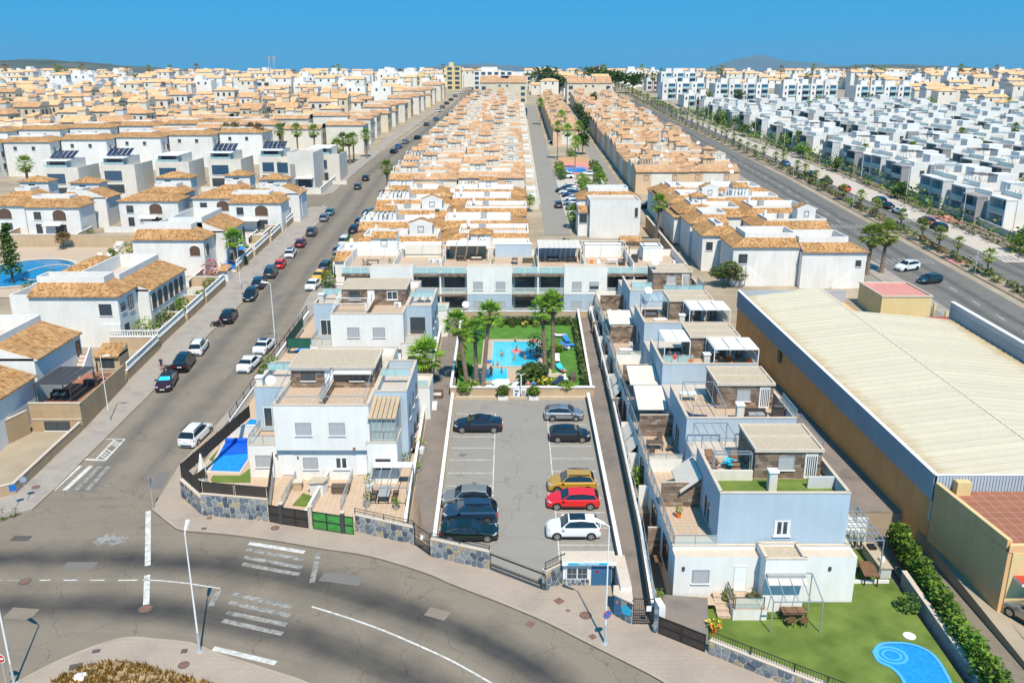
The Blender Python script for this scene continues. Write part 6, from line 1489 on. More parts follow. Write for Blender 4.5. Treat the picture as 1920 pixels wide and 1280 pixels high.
b=MB(o);b.box(.1,1.6,90.42,90.49,4.1,5.25,'whitep');b.build('frame',t);b=MB(o);b.box(.22,.8,90.4,90.418,4.3,5.05,'cope');b.build('poster',t);b=MB(o);b.box(.9,1.48,90.4,90.418,4.3,5.05,'greyp');b.build('poster',t)
b=MB(o);b.box(.3,.6,90.385,90.398,4.45,4.7,'signblue');b.box(.3,.75,90.385,90.398,4.9,4.98,'framed');b.build('print',by(t.children[1].name))
for x,lb in((-1.0,'left'),(2.4,'right')):
 o=(x,90.1,4.2);t=thing('planter',f'{lb} of two white planters with green shrubs beside the notice board','planter',o);b=MB(o);b.box(x-.55,x+.55,89.5,90.1,4.1,4.65,'whiteb');b.build('trough',t)
 b=MB(o);leaves(b,(x,89.85,5.2),(.75,.6,.65),190,.2,['leafl','leafm','leafd','leafo']);b.build('foliage',t)
def hedge_line(p0,p1,n,h,lb,mats=('leafm','leafd','leafo'),r=(.45,.8)):
 for i in range(n):
  s_=(i+.5)/n;x=p0[0]+(p1[0]-p0[0])*s_;y=p0[1]+(p1[1]-p0[1])*s_
  o=(x,y,TZ);t=thing('hedge_bush',f'{lb}, {ordn(i)} bush from the parking lot' if 'back' not in lb else f'{lb}, {ordn(i)} bush from the left','hedge bush',o,0,lb)
  b=MB(o);dx,dy=abs(p1[0]-p0[0])/n/2+r[0],abs(p1[1]-p0[1])/n/2+.1
  dx=r[0]if dx>5 else dx
  leaves(b,(x,y,TZ+h*.5),(max(dx,.45)if abs(p1[1]-p0[1])<3 else r[0],max(dy,.45),h*.5),170,.19,list(mats));b.box(x-.25,x+.25,y-max(dy,.5)*.85,y+max(dy,.5)*.85,TZ,TZ+h*.7,'leafd');b.build('foliage',t)
hedge_line((8.3,91.6),(8.85,117.5),14,1.35,'clipped hedge at the right edge of the pool terrace')
hedge_line((-6.1,96),(-6.5,117.5),11,1.4,'clipped hedge at the left edge of the pool terrace',('leafl','leafm','leafo'))
hedge_line((-5.6,117.6),(8.4,117.6),12,1.3,'clipped hedge at the back of the pool terrace')
gwall('coped_wall','white coped wall between the pool terrace and the right footpath',[(8.95,90.9),(9.45,118.4)],1.2,'tanl',.2)
gwall('coped_wall','white coped wall between the left footpath and the pool terrace',[(-6.75,90.9),(-7.0,118.4)],1.0,'whiteb',.2)
gwall('garden_wall','beige terrace wall below the long block balconies',[(-8.5,118.4),(12.2,118.4)],.9,'tanl',.2)
o=(0,118.2,TZ);t=thing('glass_fence','greenish glass fence along the back of the pool terrace','fence',o)
for k in range(10):balustrade(t,o,(-5.6+k*1.5,118.25),(-4.2+k*1.5,118.25),TZ+.02,1.1,'balc','steel')
sheet('block_forecourt',[(-24,118.5),(25,118.5),(25,122),(-24,122)],.05,'deckw')
for i,x in enumerate((-3.3,-1.6,.1,1.8,3.4)):
 o=(x,116.4,TZ);t=thing('topiary_bush',f'round clipped bush before the back hedge, {ordn(i)} from the left','shrub',o,0,'round bushes behind the pool');b=MB(o);leaves(b,(x,116.4,TZ+.5),(.5,.5,.5),110,.14,['leafm','leafd','leafo']if i<3 else['leafo','leafl','yellowf']);b.build('foliage',t);b=MB(o);b.tube((x,116.4,TZ),(x,116.4,TZ+.4),.04,'barkd');b.build('stem',t)
PG='tall fan palms round the communal pool'
def palm_px(lb,base,top,Y=None,**k):
 x,y=Q(*base);a,dy,dz=ray(*top);tt=(Y or y)/dy
 palm_near(lb,(x,y,TZ),(tt*a,Y or y,CAM_H+tt*dz),group=PG,**k)
palm_px('leftmost leaning fan palm of the pool terrace, its trunk curving right to the ground',(876,721),(856,606),None,n=32,L=1.6)
palm_px('slim fan palm left of the pool with the crown above the hedge corner',(893,719),(890,620),None,n=30,L=1.5)
palm_px('tall fan palm left of the pool, its trunk crossing the pool corner',(905,733),(918,590),None,n=34,L=1.65)
palm_px('front trunk of the tall palm pair right of the pool',(1022,690),(1016,580),None,n=34,L=1.65)
palm_px('rear trunk of the tall palm pair right of the pool',(1037,690),(1036,568),None,n=34,L=1.65)
x,y=G(812,735);palm_near('stout bright fan palm on the side terrace left of the footpath',(-9.9,93.6,zt(93.6)),(-9.9,93.6,zt(93.6)+3.6),2.3,44,'palm',None,.34,10)
def lolly(lb,px,py,H,r):
 x,y=Q(px,py);o=(x,y,TZ);t=thing('clipped_tree',lb,'tree',o,0,'rounded clipped trees by the pool');b=MB(o);b.tube((x,y,TZ),(x,y,TZ+H-r*.6),.1,'barkd',.07,6);b.build('trunk',t)
 b=MB(o);leaves(b,(x,y,TZ+H-r*.7),(r,r,r*.75),330,.17,['leafd','leafm','leafd','leafo']);b.ball((x,y,TZ+H-r*.7),r*.78,'leafd',8,5,.12,r*.55);b.build('crown',t)
for k,(px,py,H,r)in enumerate(((982,722,1.9,.95),(990,711,1.9,.85),(1005,724,2.4,.85),(1006,706,1.7,.8),(1018,708,1.6,.8),(996,702,1.5,.75))):lolly(('front left','middle left','front right','middle','rear right','rear left')[k]+' rounded clipped tree in front of the large pool',px,py,H,r)
for k,(px,py)in enumerate(((1024,704),(1031,706),(1038,707),(1046,706),(1027,698))):
 x,y=Q(px,py);b=MB((x,y,TZ));b.ball((x,y,TZ+.15),.55,'gravel',7,4,.18,.35);tag(b.build('rock'),f'rough brown rock at the foot of the palm pair, {ordn(k)} from the left','rock','rocks at the palm pair')
for k,(px,py,lb)in enumerate(((871,735,'mixed green shrubs at the near left corner of the pool terrace'),(884,731,'pale green shrub left of the round stone table'),(1060,733,'spreading cycad at the near edge of the pool lawn'),(1020,724,'yellow green shrub beside the clipped trees'),(1008,660,'dark leafy tree behind the palm pair'),(1043,660,'light green shrub right of the palm pair'),(874,700,'leafy shrub in the left hedge corner by the paddling pool'))):
 x,y=Q(px,py);bush('shrub',lb,x,y,TZ,(1.0,.7,.6)if k!=4 else(1.4,1.2,1.3),260,.2,(('leafl','leafm'),('leafo','leafl'),('leafl',),('leafo','yellowf','leafl'),('leafd','leafm'),('leafl','leafm'),('leafm','leafl'))[k],stem=k==4)
def fq(kd,px,py,a,lb,sc=None):x,y=Q(px,py);return furn(kd,x,y,TZ,R(a),lb,None,sc)
fq('lounger_white',1048,632,90,'white lounger at the far right corner of the pool lawn');fq('lounger_blue',1062,640,10,'bright blue lounger at the hedge on the pool lawn');fq('lounger_white',1054,656,95,'white lounger with dark frame lying across the pool lawn');fq('lounger_blue',1063,650,80,'blue lounger next to the white one at the right hedge')
fq('lounger_white',1044,676,0,'white lounger on the lawn right of the palm pair');fq('lounger_cyan',1052,695,20,'cyan lounger with an orange towel by the rocks');fq('lounger_dark',1046,719,-30,'dark navy lounger on the near pool lawn');fq('chair_white',1060,716,30,'striped deck chair on the near pool lawn');fq('bench',1074,712,90,'dark chest at the right hedge of the pool lawn')
x,y=Q(939,728);o=(x,y,TZ);t=thing('stone_table','round white stone table on the near pool lawn','table',o);b=MB(o);b.tube((x,y,TZ),(x,y,TZ+.66),.25,'copeb',.2,8);b.build('pedestal',t);b=MB(o);b.tube((x,y,TZ+.661),(x,y,TZ+.78),1.05,'cope',1.05,18,True,False);b.build('tabletop',t)
for k,(dx,dy,a)in enumerate(((-1.6,-.4,.3),(1.4,-1.1,-.5),(.2,1.6,0),(1.7,.5,1.2))):
 b=MB((x+dx,y+dy,TZ));ca,sa=cos(a),sin(a);qd=[(x+dx+ca*u*.75-sa*v*.25,y+dy+sa*u*.75+ca*v*.25)for u,v in((-1,-1),(1,-1),(1,1),(-1,1))];b.prism(qd,TZ+.36,TZ+.48,'cope',None,True);b.prism([(x+dx+(p[0]-x-dx)*.5,y+dy+(p[1]-y-dy)*.6)for p in qd],TZ,TZ+.359,'copeb')
 tag(b.build('stone_bench'),f'curved stone bench at the round table, {("left", "front right", "rear", "right")[k]} one','bench')
x,y=Q(977,738);o=(x,y,TZ);t=thing('outdoor_shower','white pool shower post near the notice board','shower',o);b=MB(o);b.tube((x,y,TZ),(x,y,TZ+2.2),.07,'whitep');b.build('post',t);b=MB(o);b.tube((x,y,TZ+2.2),(x-.5,y,TZ+2.45),.04,'whitep');b.tube((x,y,TZ+2.2),(x+.4,y,TZ+2.4),.04,'whitep');b.build('shower_arm',t)
def inflatable(lb,px,py,m,r=.75,z=TZ+.12):
 x,y=Q(px,py);o=(x,y,z);b=MB(o);n,k=14,7
 V=lambda i,j:(x+(r+r*.34*cos(2*pi*j/k))*cos(2*pi*i/n),y+(r+r*.34*cos(2*pi*j/k))*sin(2*pi*i/n),z+r*.3*sin(2*pi*j/k))
 for i in range(n):
  for j in range(k):b.face([V(i,j),V(i+1,j),V(i+1,j+1),V(i,j+1)],m,None,True)
 tag(b.build('swim_ring'),lb,'swim ring')
inflatable('white and pink swim ring in the middle of the pool',969,660,'pinkf',.55);inflatable('red float against the right rim of the large pool',1007,669,'redf',.35);inflatable('pink float lying at the far right pool corner',1000,642,'pinkf',.45,TZ+.2);inflatable('blue ring lying at the left rim of the large pool',917,680,'bluetarp',.3,TZ+.2)
b=MB((-2.9,116,TZ));x,y=Q(897,634);b.o=(x,y,TZ);b.box(x-.5,x+.5,y-.4,y+.4,TZ,TZ+.7,'gate_green');b.box(x-.55,x+.55,y-.45,y+.45,TZ+.701,TZ+.78,'greenmesh');tag(b.build('storage_box'),'green box on the lawn at the far left of the pool','box')
# = people
def person_mesh(pose,shirt,trousers,hairm='hair'):
 """one continuous skinned body; pose: stand, sit or lie (lie is a standing body turned later)"""
 key=('person',pose,shirt,trousers)
 def mk():
  if pose=='sit':
   J=dict(pel=(0,0,.50),sp=(0,-.02,.78),ch=(0,-.02,1.02),nk=(0,-.02,1.16),hd=(0,0,1.27),hd2=(0,.0,1.38),lh=(-.1,.05,.48),lk=(-.13,.47,.52),la=(-.14,.50,.09),lt=(-.14,.66,.04),rh=(.1,.05,.48),rk=(.13,.47,.52),ra=(.14,.50,.09),rt=(.14,.66,.04),ls=(-.19,-.02,1.08),le=(-.27,.06,.82),lw=(-.2,.28,.68),lf=(-.17,.37,.66),rs=(.19,-.02,1.08),re=(.27,.06,.82),rw=(.2,.28,.68),rf=(.17,.37,.66))
  else:
   J=dict(pel=(0,0,.92),sp=(0,.01,1.14),ch=(0,0,1.36),nk=(0,0,1.50),hd=(0,.02,1.60),hd2=(0,.01,1.71),lh=(-.1,0,.88),lk=(-.11,.02,.48),la=(-.12,0,.09),lt=(-.13,.15,.04),rh=(.1,0,.88),rk=(.11,.04,.48),ra=(.12,.02,.09),rt=(.13,.17,.04),ls=(-.19,0,1.42),le=(-.27,.0,1.14),lw=(-.27,.12,.90),lf=(-.26,.16,.80),rs=(.19,0,1.42),re=(.30,.02,1.16),rw=(.36,.18,.98),rf=(.38,.26,.94))
  E_=[('pel','sp'),('sp','ch'),('ch','nk'),('nk','hd'),('hd','hd2'),('pel','lh'),('lh','lk'),('lk','la'),('la','lt'),('pel','rh'),('rh','rk'),('rk','ra'),('ra','rt'),('ch','ls'),('ls','le'),('le','lw'),('lw','lf'),('ch','rs'),('rs','re'),('re','rw'),('rw','rf')]
  rad=dict(pel=.15,sp=.13,ch=.16,nk=.055,hd=.095,hd2=.085,lh=.095,rh=.095,lk=.06,rk=.06,la=.04,ra=.04,lt=.04,rt=.04,ls=.065,rs=.065,le=.042,re=.042,lw=.03,rw=.03,lf=.036,rf=.036)
  names=list(J);me=bpy.data.meshes.new('body');me.from_pydata([J[k]for k in names],[(names.index(a),names.index(c))for a,c in E_],[])
  ob=bpy.data.objects.new('body',me);COL.objects.link(ob)
  md=ob.modifiers.new('skin','SKIN');md.use_smooth_shade=True;sv=me.skin_vertices[0].data
  for i,k in enumerate(names):sv[i].radius=(rad[k],rad[k]*(.75 if k in('pel','sp','ch')else 1));sv[i].use_root=(k=='pel')
  ob.modifiers.new('sub','SUBSURF').levels=1
  bpy.context.view_layer.update()
  m2=bpy.data.meshes.new_from_object(ob.evaluated_get(bpy.context.evaluated_depsgraph_get()));bpy.data.objects.remove(ob)
  m2.materials.clear()
  for m in('skin',shirt or 'skin',trousers,hairm):m2.materials.append(M(m))
  top=J['hd2'][2]
  for p in m2.polygons:
   c=p.center;z=c.z;p.use_smooth=True
   if z>top-.12 and(c.y<.03 or z>top-.02):k=3
   elif pose=='sit':k=1 if(.6<z<1.13 and abs(c.x)<.2 and c.y<.16)else 2 if(.36<z<=.6 and c.y<.4)else 0
   else:k=1 if(1.05<z<1.48 and abs(c.x)<.24)else 2 if(.62<z<=1.05 and abs(c.x)<.22)else 0
   p.material_index=k
  return m2
 return cached(key,mk)
def person(lb,x,y,z,rz,pose='stand',shirt=None,trousers='navyf',tilt=0.0,sc=1.0,group=None):
 o=put('person',person_mesh(pose,shirt,trousers),None,(x,y,z),rz,sc)
 if tilt:o.rotation_euler=(tilt,0,rz)
 return tag(o,lb,'person',group)
BG='bathers in the communal pool'
for k,(px,py,dep,tr,sc,lb)in enumerate(((941,668,.95,'navyf',1,'bather standing in the left part of the large pool'),(964,675,.95,'redf',1,'bather at the front middle of the large pool'),(984,674,1.0,'navyf',1,'bather at the front right of the large pool'),(994,660,1.25,'navyf',1,'swimmer with only the head out at the right of the large pool'),(1005,659,.9,'cyan',.8,'child in cyan beside the right rim of the large pool'),(1006,671,.8,'redf',.9,'child in red at the red float'),(925,686,.9,'redf',.8,'child at the front left rim of the large pool'),(933,686,.9,'navyf',.8,'child holding the front rim of the large pool'),(921,704,.5,'redf',1,'adult sitting in the paddling pool'),(941,700,.5,'navyf',.75,'child standing in the paddling pool'),(966,641,.9,'navyf',1,'swimmer at the far rim of the large pool'))):
 x,y=Q(px,py);person(lb,x,y,TZ+.05-dep*sc,rnd.uniform(0,6),'stand',None,tr,0,sc,BG)
x,y=Q(969,660);person('bather sitting in the pink swim ring',x,y,TZ-.3,2.0,'sit',None,'redf',0,.9)
x,y=Q(1052,694);person('sunbather in orange lying on the cyan lounger',x-.1,y-.8,TZ+.5,R(200),'stand','orangef','orangef',R(-85))
x,y=Q(1012,689);person('bather in a pink top sitting on the right pool edge',x-.2,y+.5,TZ-.35,R(90),'sit',None,'pinkf')
x,y=Q(1062,650);person('sunbather in blue lying on the far right lounger',x+.3,y-.7,TZ+.5,R(150),'stand','bluetarp','navyf',R(-85))
x,y=Q(990,727);person('person in pink sitting on the near pool lawn',x,y,TZ-.42,R(160),'sit','pinkf','bluetarp')
x,y=Q(1000,727);person('person in blue sitting on the near pool lawn',x,y,TZ-.42,R(200),'sit','bluetarp','redf')
x,y=Q(908,644);person('child in pink at the far left pool corner',x+.3,y,TZ,R(190),'stand','pinkf','pinkf',0,.7)
x,y=G(304,697);person('pedestrian in dark clothes standing at the kerb beside the maroon car',x,y,zt(y)+.13,R(180),'stand','navyf','framed')
person('person in red and white standing on the third right villa roof',16.4,ROW[2][2]+1.2,zrow(2),R(180),'stand','redf','whitep');person('child in orange on the third right villa roof',18.0,ROW[2][2]+1.0,zrow(2),R(170),'sit','orangef','orangef')
person('person in blue sitting at the long block terrace before the pool',2.9,119.0,zt(119)-.05,R(180),'sit','bluetarp','navyf')
# = vehicles
TILT=atan(SLOPE)
CARS=dict(sedan=(4.75,1.84,1.45,.92,1.0,1.05,.35,-1.05,-1.65),coupe=(4.65,1.88,1.34,.88,.98,.95,.15,-.95,-1.85),hatch=(4.15,1.77,1.48,.95,.98,1.05,.4,-1.6,-1.98),suv=(4.45,1.86,1.66,1.05,1.08,1.05,.45,-1.7,-2.1),wagon=(4.55,1.80,1.48,.94,1.0,1.05,.4,-1.85,-2.2),van=(4.4,1.83,1.82,1.1,1.1,1.35,.7,-2.0,-2.15))
def car_meshes(kind):
 def mk():
  L,Wd,H,hh,bh,wx,rf,rr,bx=CARS[kind];w=Wd/2;xf,xr=L/2,-L/2;belt=hh+.03
  def sec(x,zt_,wf,tw=None):
   return[(x,wf*.93,.22),(x,wf,.42),(x,wf*1.0,.62),(x,wf*.975,zt_-.12),(x,wf*.90,zt_-.015),(x,wf*.5,zt_+.015)]
  st=[sec(xf,.55,w*.70),sec(xf-.12,hh-.28,w*.86),sec(xf-.38,hh-.15,w*.96),sec(xf-.85,hh-.06,w),sec(wx,hh+.03,w),sec(0,belt,w),sec(rr+.3,belt+.02,w),sec(bx+.05,bh+.02,w*.98),sec(xr+.22,bh-.02,w*.93),sec(xr+.05,bh-.16,w*.85),sec(xr,.62,w*.76)]
  B=MB()
  for i in range(len(st)-1):
   a,c=st[i],st[i+1]
   for sgn in(1,-1):
    P=[(p[0],p[1]*sgn,p[2])for p in a];Qp=[(p[0],p[1]*sgn,p[2])for p in c]
    for k in range(5):
     f=[P[k],P[k+1],Qp[k+1],Qp[k]]
     B.face(f if sgn<0 else f[::-1],'paint_navy',None,True)
   f=[(a[5][0],-a[5][1],a[5][2]),(c[5][0],-c[5][1],c[5][2]),(c[5][0],c[5][1],c[5][2]),(a[5][0],a[5][1],a[5][2])]
   B.face(f[::-1],'paint_navy',None,True)
  for s_,rev in((st[0],False),(st[-1],True)):
   f=[(p[0],-p[1],p[2])for p in s_]+[(p[0],p[1],p[2])for p in s_[::-1]]
   B.face(f[::-1]if rev else f,'paint_navy')
  r0,r1=w*.70,w*.55
  R_=[(rf,H-.06),((rf+rr)/2+.2,H),(rr,H-.10)]
  for i in range(2):
   a,c=R_[i],R_[i+1]
   B.face([(a[0],-r1,a[1]),(a[0],r1,a[1]),(c[0],r1,c[1]),(c[0],-r1,c[1])],'paint_navy',None,True)
   for sg in(1,-1):
    f=[(a[0],r1*sg,a[1]),(a[0],r0*sg,a[1]-.08),(c[0],r0*sg,c[1]-.08),(c[0],r1*sg,c[1])];B.face(f if sg>0 else f[::-1],'paint_navy',None,True)
  wb,wt=w*.90,r0;zt0,zt1=R_[0][1]-.08,R_[2][1]-.08
  for sg in(1,-1):
   S_=lambda x,y,z:(x,y*sg,z)
   quads=[[S_(wx,wb,belt-.02),S_(rf,wt,zt0),S_(rf-.12,wt,zt0+.01),S_(wx-.16,wb,belt-.02)],[S_(bx+.16,wb,bh-.02),S_(rr+.10,wt,zt1),S_(rr,wt,zt1),S_(bx,wb,bh-.02)],[S_(-.22,wb+.003,belt),S_(-.24,wt+.003,zt0+.03),S_(-.32,wt+.003,zt0+.03),S_(-.34,wb+.003,belt)]]
   for f in quads:B.face(f if sg>0 else f[::-1],'paint_navy' if f is not quads[2]else 'trim')
  for sg in(1,-1):
   for ax in(xf-.86,xr+.84):
    n=12;ring=[(ax+.40*cos(pi*i/n),.33+.40*sin(pi*i/n))for i in range(n+1)]+[(ax-.38,.2),(ax+.38,.2)]
    f=[(p[0],sg*(w+.004),p[1])for p in ring];B.face(f[::-1]if sg>0 else f,'trim')
   B.box(xr+1.3,xf-1.3,*sorted((sg*(w-.02),sg*(w+.008))),.2,.33,'trim')
  B.box(xf-.02,xf+.012,-w*.55,w*.55,.30,.50,'trim');B.box(xr-.012,xr+.02,-w*.62,w*.62,.26,.42,'trim')
  B.box(xr+.1,xf-.1,-w*.8,w*.8,.16,.24,'trim')
  body=B.mesh('car_body')
  G_={}
  b=MB();e=.012
  b.face([(wx+e,-wb*.96,belt),(wx+e,wb*.96,belt),(rf+e,wt*.95,R_[0][1]-.025),(rf+e,-wt*.95,R_[0][1]-.025)],'carglass');G_['windscreen']=b.mesh('windscreen')
  b=MB();b.face([(bx-e,wb*.94,bh),(bx-e,-wb*.94,bh),(rr-e,-wt*.93,R_[2][1]-.03),(rr-e,wt*.93,R_[2][1]-.03)],'carglass');G_['rear_window']=b.mesh('rear_window')
  for sg in(1,-1):
   b=MB();f=[(wx-.14,sg*wb,belt),(rf-.10,sg*wt,zt0+.01),((rf+rr)/2,sg*wt,H-.06),(rr+.12,sg*wt,zt1),(bx+.2,sg*wb,bh+.0)]
   b.face(f if sg>0 else f[::-1],'carglass');G_[('side_window',sg)]=b.mesh('side_window')
  b=MB();n=14;ang=[2*pi*i/n for i in range(n)]
  o_,i_=[(.33*cos(a),-.11,.33*sin(a))for a in ang],[(.33*cos(a),.11,.33*sin(a))for a in ang]
  for i in range(n):b.face([o_[i],o_[(i+1)%n],i_[(i+1)%n],i_[i]][::-1],'tyre',None,True)
  b.face(o_,'tyre');b.face(i_[::-1],'tyre');tyre=b.mesh('wheel')
  b=MB();hub=[(.24*cos(a),-.118,.24*sin(a))for a in ang];b.face(hub,'trim')
  for k in range(5):
   a=2*pi*k/5;b.face([(.05*cos(a+1.2),-.13,.05*sin(a+1.2)),(.05*cos(a-1.2),-.13,.05*sin(a-1.2)),(.235*cos(a-.22),-.124,.235*sin(a-.22)),(.235*cos(a+.22),-.124,.235*sin(a+.22))][::-1],'rim')
  for i in range(n):b.face([(.24*cos(ang[i]),-.121,.24*sin(ang[i])),(.24*cos(ang[(i+1)%n]),-.121,.24*sin(ang[(i+1)%n])),(.20*cos(ang[(i+1)%n]),-.123,.20*sin(ang[(i+1)%n])),(.20*cos(ang[i]),-.123,.20*sin(ang[i]))],'rim')
  rim=b.mesh('rim')
  b=MB();b.hexa([(xf-.30,w*.52,hh-.36),(xf-.02,w*.50,hh-.38),(xf-.22,w*.90,hh-.34),(xf-.42,w*.92,hh-.30)],[(xf-.32,w*.52,hh-.20),(xf-.09,w*.50,hh-.25),(xf-.26,w*.89,hh-.21),(xf-.46,w*.93,hh-.18)],'lampw');hl=b.mesh('headlight')
  b=MB();b.hexa([(xr+.02,w*.52,bh-.36),(xr+.16,w*.52,bh-.36),(xr+.32,w*.945,bh-.34),(xr+.09,w*.87,bh-.36)],[(xr+.03,w*.52,bh-.15),(xr+.16,w*.52,bh-.13),(xr+.34,w*.93,bh-.13),(xr+.07,w*.85,bh-.15)],'lampr');tl=b.mesh('tail_light')
  b=MB();b.box(wx-.32,wx-.12,w*.93,w+.16,belt-.02,belt+.13,'paint_navy');mir=b.mesh('mirror')
  b=MB();b.box(xf+.013,xf+.022,-.26,.26,.36,.47,'plate');pf=b.mesh('number_plate')
  b=MB();b.box(xr-.008,xr+.05,-.26,.26,bh-.36,bh-.25,'plate');pr_=b.mesh('number_plate')
  return body,G_,tyre,rim,hl,tl,mir,pf,pr_,(xf-.86,xr+.84,w)
 return cached(('car',kind),mk)
def setmat(o,m,slot_from='car_paint_navy'):
 for s_ in o.material_slots:
  if s_.material and s_.material.name.startswith(slot_from):s_.link='OBJECT';s_.material=M(m)
def car(lb,kind,paint,x,y,head,group=None,glass=None,detail=2,sunroof=False,rails=False,sc=1.0,shade=None,taxi=False):
 body,G_,tyre,rim,hl,tl,mir,pf,pr_,(ax1,ax2,w)=car_meshes(kind)
 t=thing('parked_car',lb,'car',(x,y,zt(y)+.03),0,group)
 t.rotation_mode='XYZ'
 m=Matrix.Rotation(TILT if y<620 else 0,4,'X')@Matrix.Rotation(head,4,'Z')
 t.rotation_euler=m.to_euler();t.scale=(sc,sc,sc)
 o=put('body',body,t);setmat(o,'paint_'+paint)
 for k,me in G_.items():
  g_=put(k if isinstance(k,str)else k[0],me,t)
  if glass:setmat(g_,glass,'car_glass')
 me_flip=cached(('flip',),lambda:1)
 for axx in(ax1,ax2):
  for sg in(1,-1):
   wv=put('wheel',tyre,t,(axx,sg*(w-.10),.33),0 if sg<0 else pi)
   if detail>1:put('rim',rim,wv)
 if detail:
  for me,nm in((hl,'headlight'),(tl,'tail_light'),(mir,'mirror')):
   a=put(nm,me,t);c=put(nm,me,t,(0,0,0),0,(1,-1,1))
   if nm=='mirror':setmat(a,'paint_'+paint);setmat(c,'paint_'+paint)
  put('number_plate',pf,t);put('number_plate',pr_,t)
 L,Wd,H,hh,bh,wx,rf,rr,bx=CARS[kind]
 if sunroof:
  b=MB();b.box(rr*.55,rf-.12,-Wd*.26,Wd*.26,H-.012,H+.012,'carglass');b.build('sunroof',t)
 if rails:
  for sg in(1,-1):
   b=MB();b.bar((rf-.1,sg*Wd*.34,H+.03),(rr+.1,sg*Wd*.34,H+.02),.05,.06,'trim');b.build('roof_rail',t)
 if shade:
  b=MB();e=.02;b.face([(wx-.02+e,-Wd*.36,hh+.1),(wx-.02+e,Wd*.36,hh+.1),(rf+.12+e,Wd*.30,H-.16),(rf+.12+e,-Wd*.30,H-.16)],shade);b.build('sunshade',t)
 if taxi:
  b=MB();b.box(-.35,-.1,-.35,.35,H,H+.14,'whitep');b.build('roof_sign',t)
 return t
def car_px(lb,kind,paint,px,py,head,near=.9,**k):
 """px, py: foot of the near side wheels; the centre lies `near` metres behind"""
 x,y=G(px,py);return car(lb,kind,paint,x,y+near,R(head),**k)
PKG='cars in the parking lot'
car_px('dark navy saloon parked at the far left of the lot, nose to the left wall','sedan','navy',896,812,180,group=PKG,sc=1.06)
car_px('beige grey SUV half hidden behind the blue SUV in the left bays','suv','beigecar',875,955,180,group=PKG)
car_px('metallic blue SUV between the beige SUV and the dark green coupe','suv','bluecar',881,983,180,group=PKG,rails=True,sc=1.05,glass=None)
car_px('very dark green coupe nearest the stone wall, nose to the right','coupe','green',879,1017,0,group=PKG,sc=1.02)
car_px('silver hatchback in the far right bay below the pool wall','hatch','silver',1058,791,0,group=PKG)
car_px('black hatchback in the second far right bay, nose to the right wall','hatch','blackcar',1069,831,0,group=PKG)
car_px('golden yellow SUV behind the bright red estate','suv','gold',1073,925,180,group=PKG,rails=True,sc=.98)
car_px('bright red estate car between the golden and the white SUV','wagon','red',1075,957,180,group=PKG)
car_px('white SUV with a black glass roof in the nearest right bay','suv','whitecar',1076,1013,180,group=PKG,sunroof=True)
LG='cars parked along the left road'
def lcar(lb,kind,paint,px,py,head=95,**k):
 x,y=G(px,py);return car(lb,kind,paint,x,y,R(head),group=LG,**k)
lcar('dark maroon saloon with a cyan sunshade, nearest car on the left kerb','sedan','maroon',314,722,-82,shade='cyan')
lcar('black people carrier behind the maroon saloon on the left kerb','van','blackcar',347,688,95)
lcar('white compact SUV behind the black people carrier','suv','whitecar',374,658,95,rails=True,sc=.95)
lcar('black SUV parked alone beside the fallen motorbike','suv','blackcar',430,600,95)
lcar('dark saloon in front of the dark blue hatchback on the left kerb','wagon','blackcar',470,559,-84)
lcar('dark blue hatchback on the left kerb before the grey van','suv','bluecar',487,537,95)
lcar('grey van on the left kerb before the bright red hatchback','van','greycar',509,517,95)
lcar('small bright red hatchback on the left kerb','hatch','red',526,500,95,sc=.92)
lcar('white hatchback with a black roof on the left kerb','hatch','whitecar',545,480,95,sunroof=True)
lcar('dark red hatchback on the left kerb above the white one','hatch','darkred',564,461,95)
lcar('dark grey SUV on the left kerb above the dark red hatchback','suv','greycar',585,440,95)
lcar('silver beige hatchback near the side street on the left kerb','hatch','silver',608,413,95)
lcar('teal blue hatchback at the side street corner on the left kerb','hatch','teal',619,402,95)
lcar('grey hatchback above the side street on the left kerb','hatch','greycar',671,354,95,detail=1)
lcar('black hatchback above the side street, further than the grey one','hatch','blackcar',686,338,95,detail=1)
lcar('white SUV on the right kerb, nearest the corner villa pool','suv','whitecar',369,823,83,rails=True)
lcar('white saloon on the right kerb beside the front left villa','sedan','whitecar',469,688,85)
lcar('white saloon with a sunroof behind the other white saloon on the right kerb','sedan','whitecar',497,655,86,sunroof=True)
lcar('white saloon below the yellow taxi on the right kerb','sedan','whitecar',589,539,86)
lcar('yellow taxi on the right kerb','sedan','taxi',601,522,86,taxi=True)
lcar('dark grey SUV above the yellow taxi on the right kerb','suv','greycar',613,505,86)
lcar('silver hatchback half hidden by shrubs on the right kerb','hatch','silver',637,474,86)
lcar('white van half hidden behind the silver hatchback on the right kerb','van','whitecar',648,458,86)
lcar('black SUV beside the blue tarp on the right kerb','suv','blackcar',666,436,86)
lcar('dark grey hatchback above the black SUV beside the blue tarp','hatch','greycar',676,420,86)
lcar('dark blue estate above the blue tarp on the right kerb','wagon','navy',690,405,86)
lcar('pale blue van beside the roadside palm','van','bluelt',735,350,84,detail=1);lcar('white van above the pale blue van by the roadside palm','van','whitecar',741,340,84,detail=1)
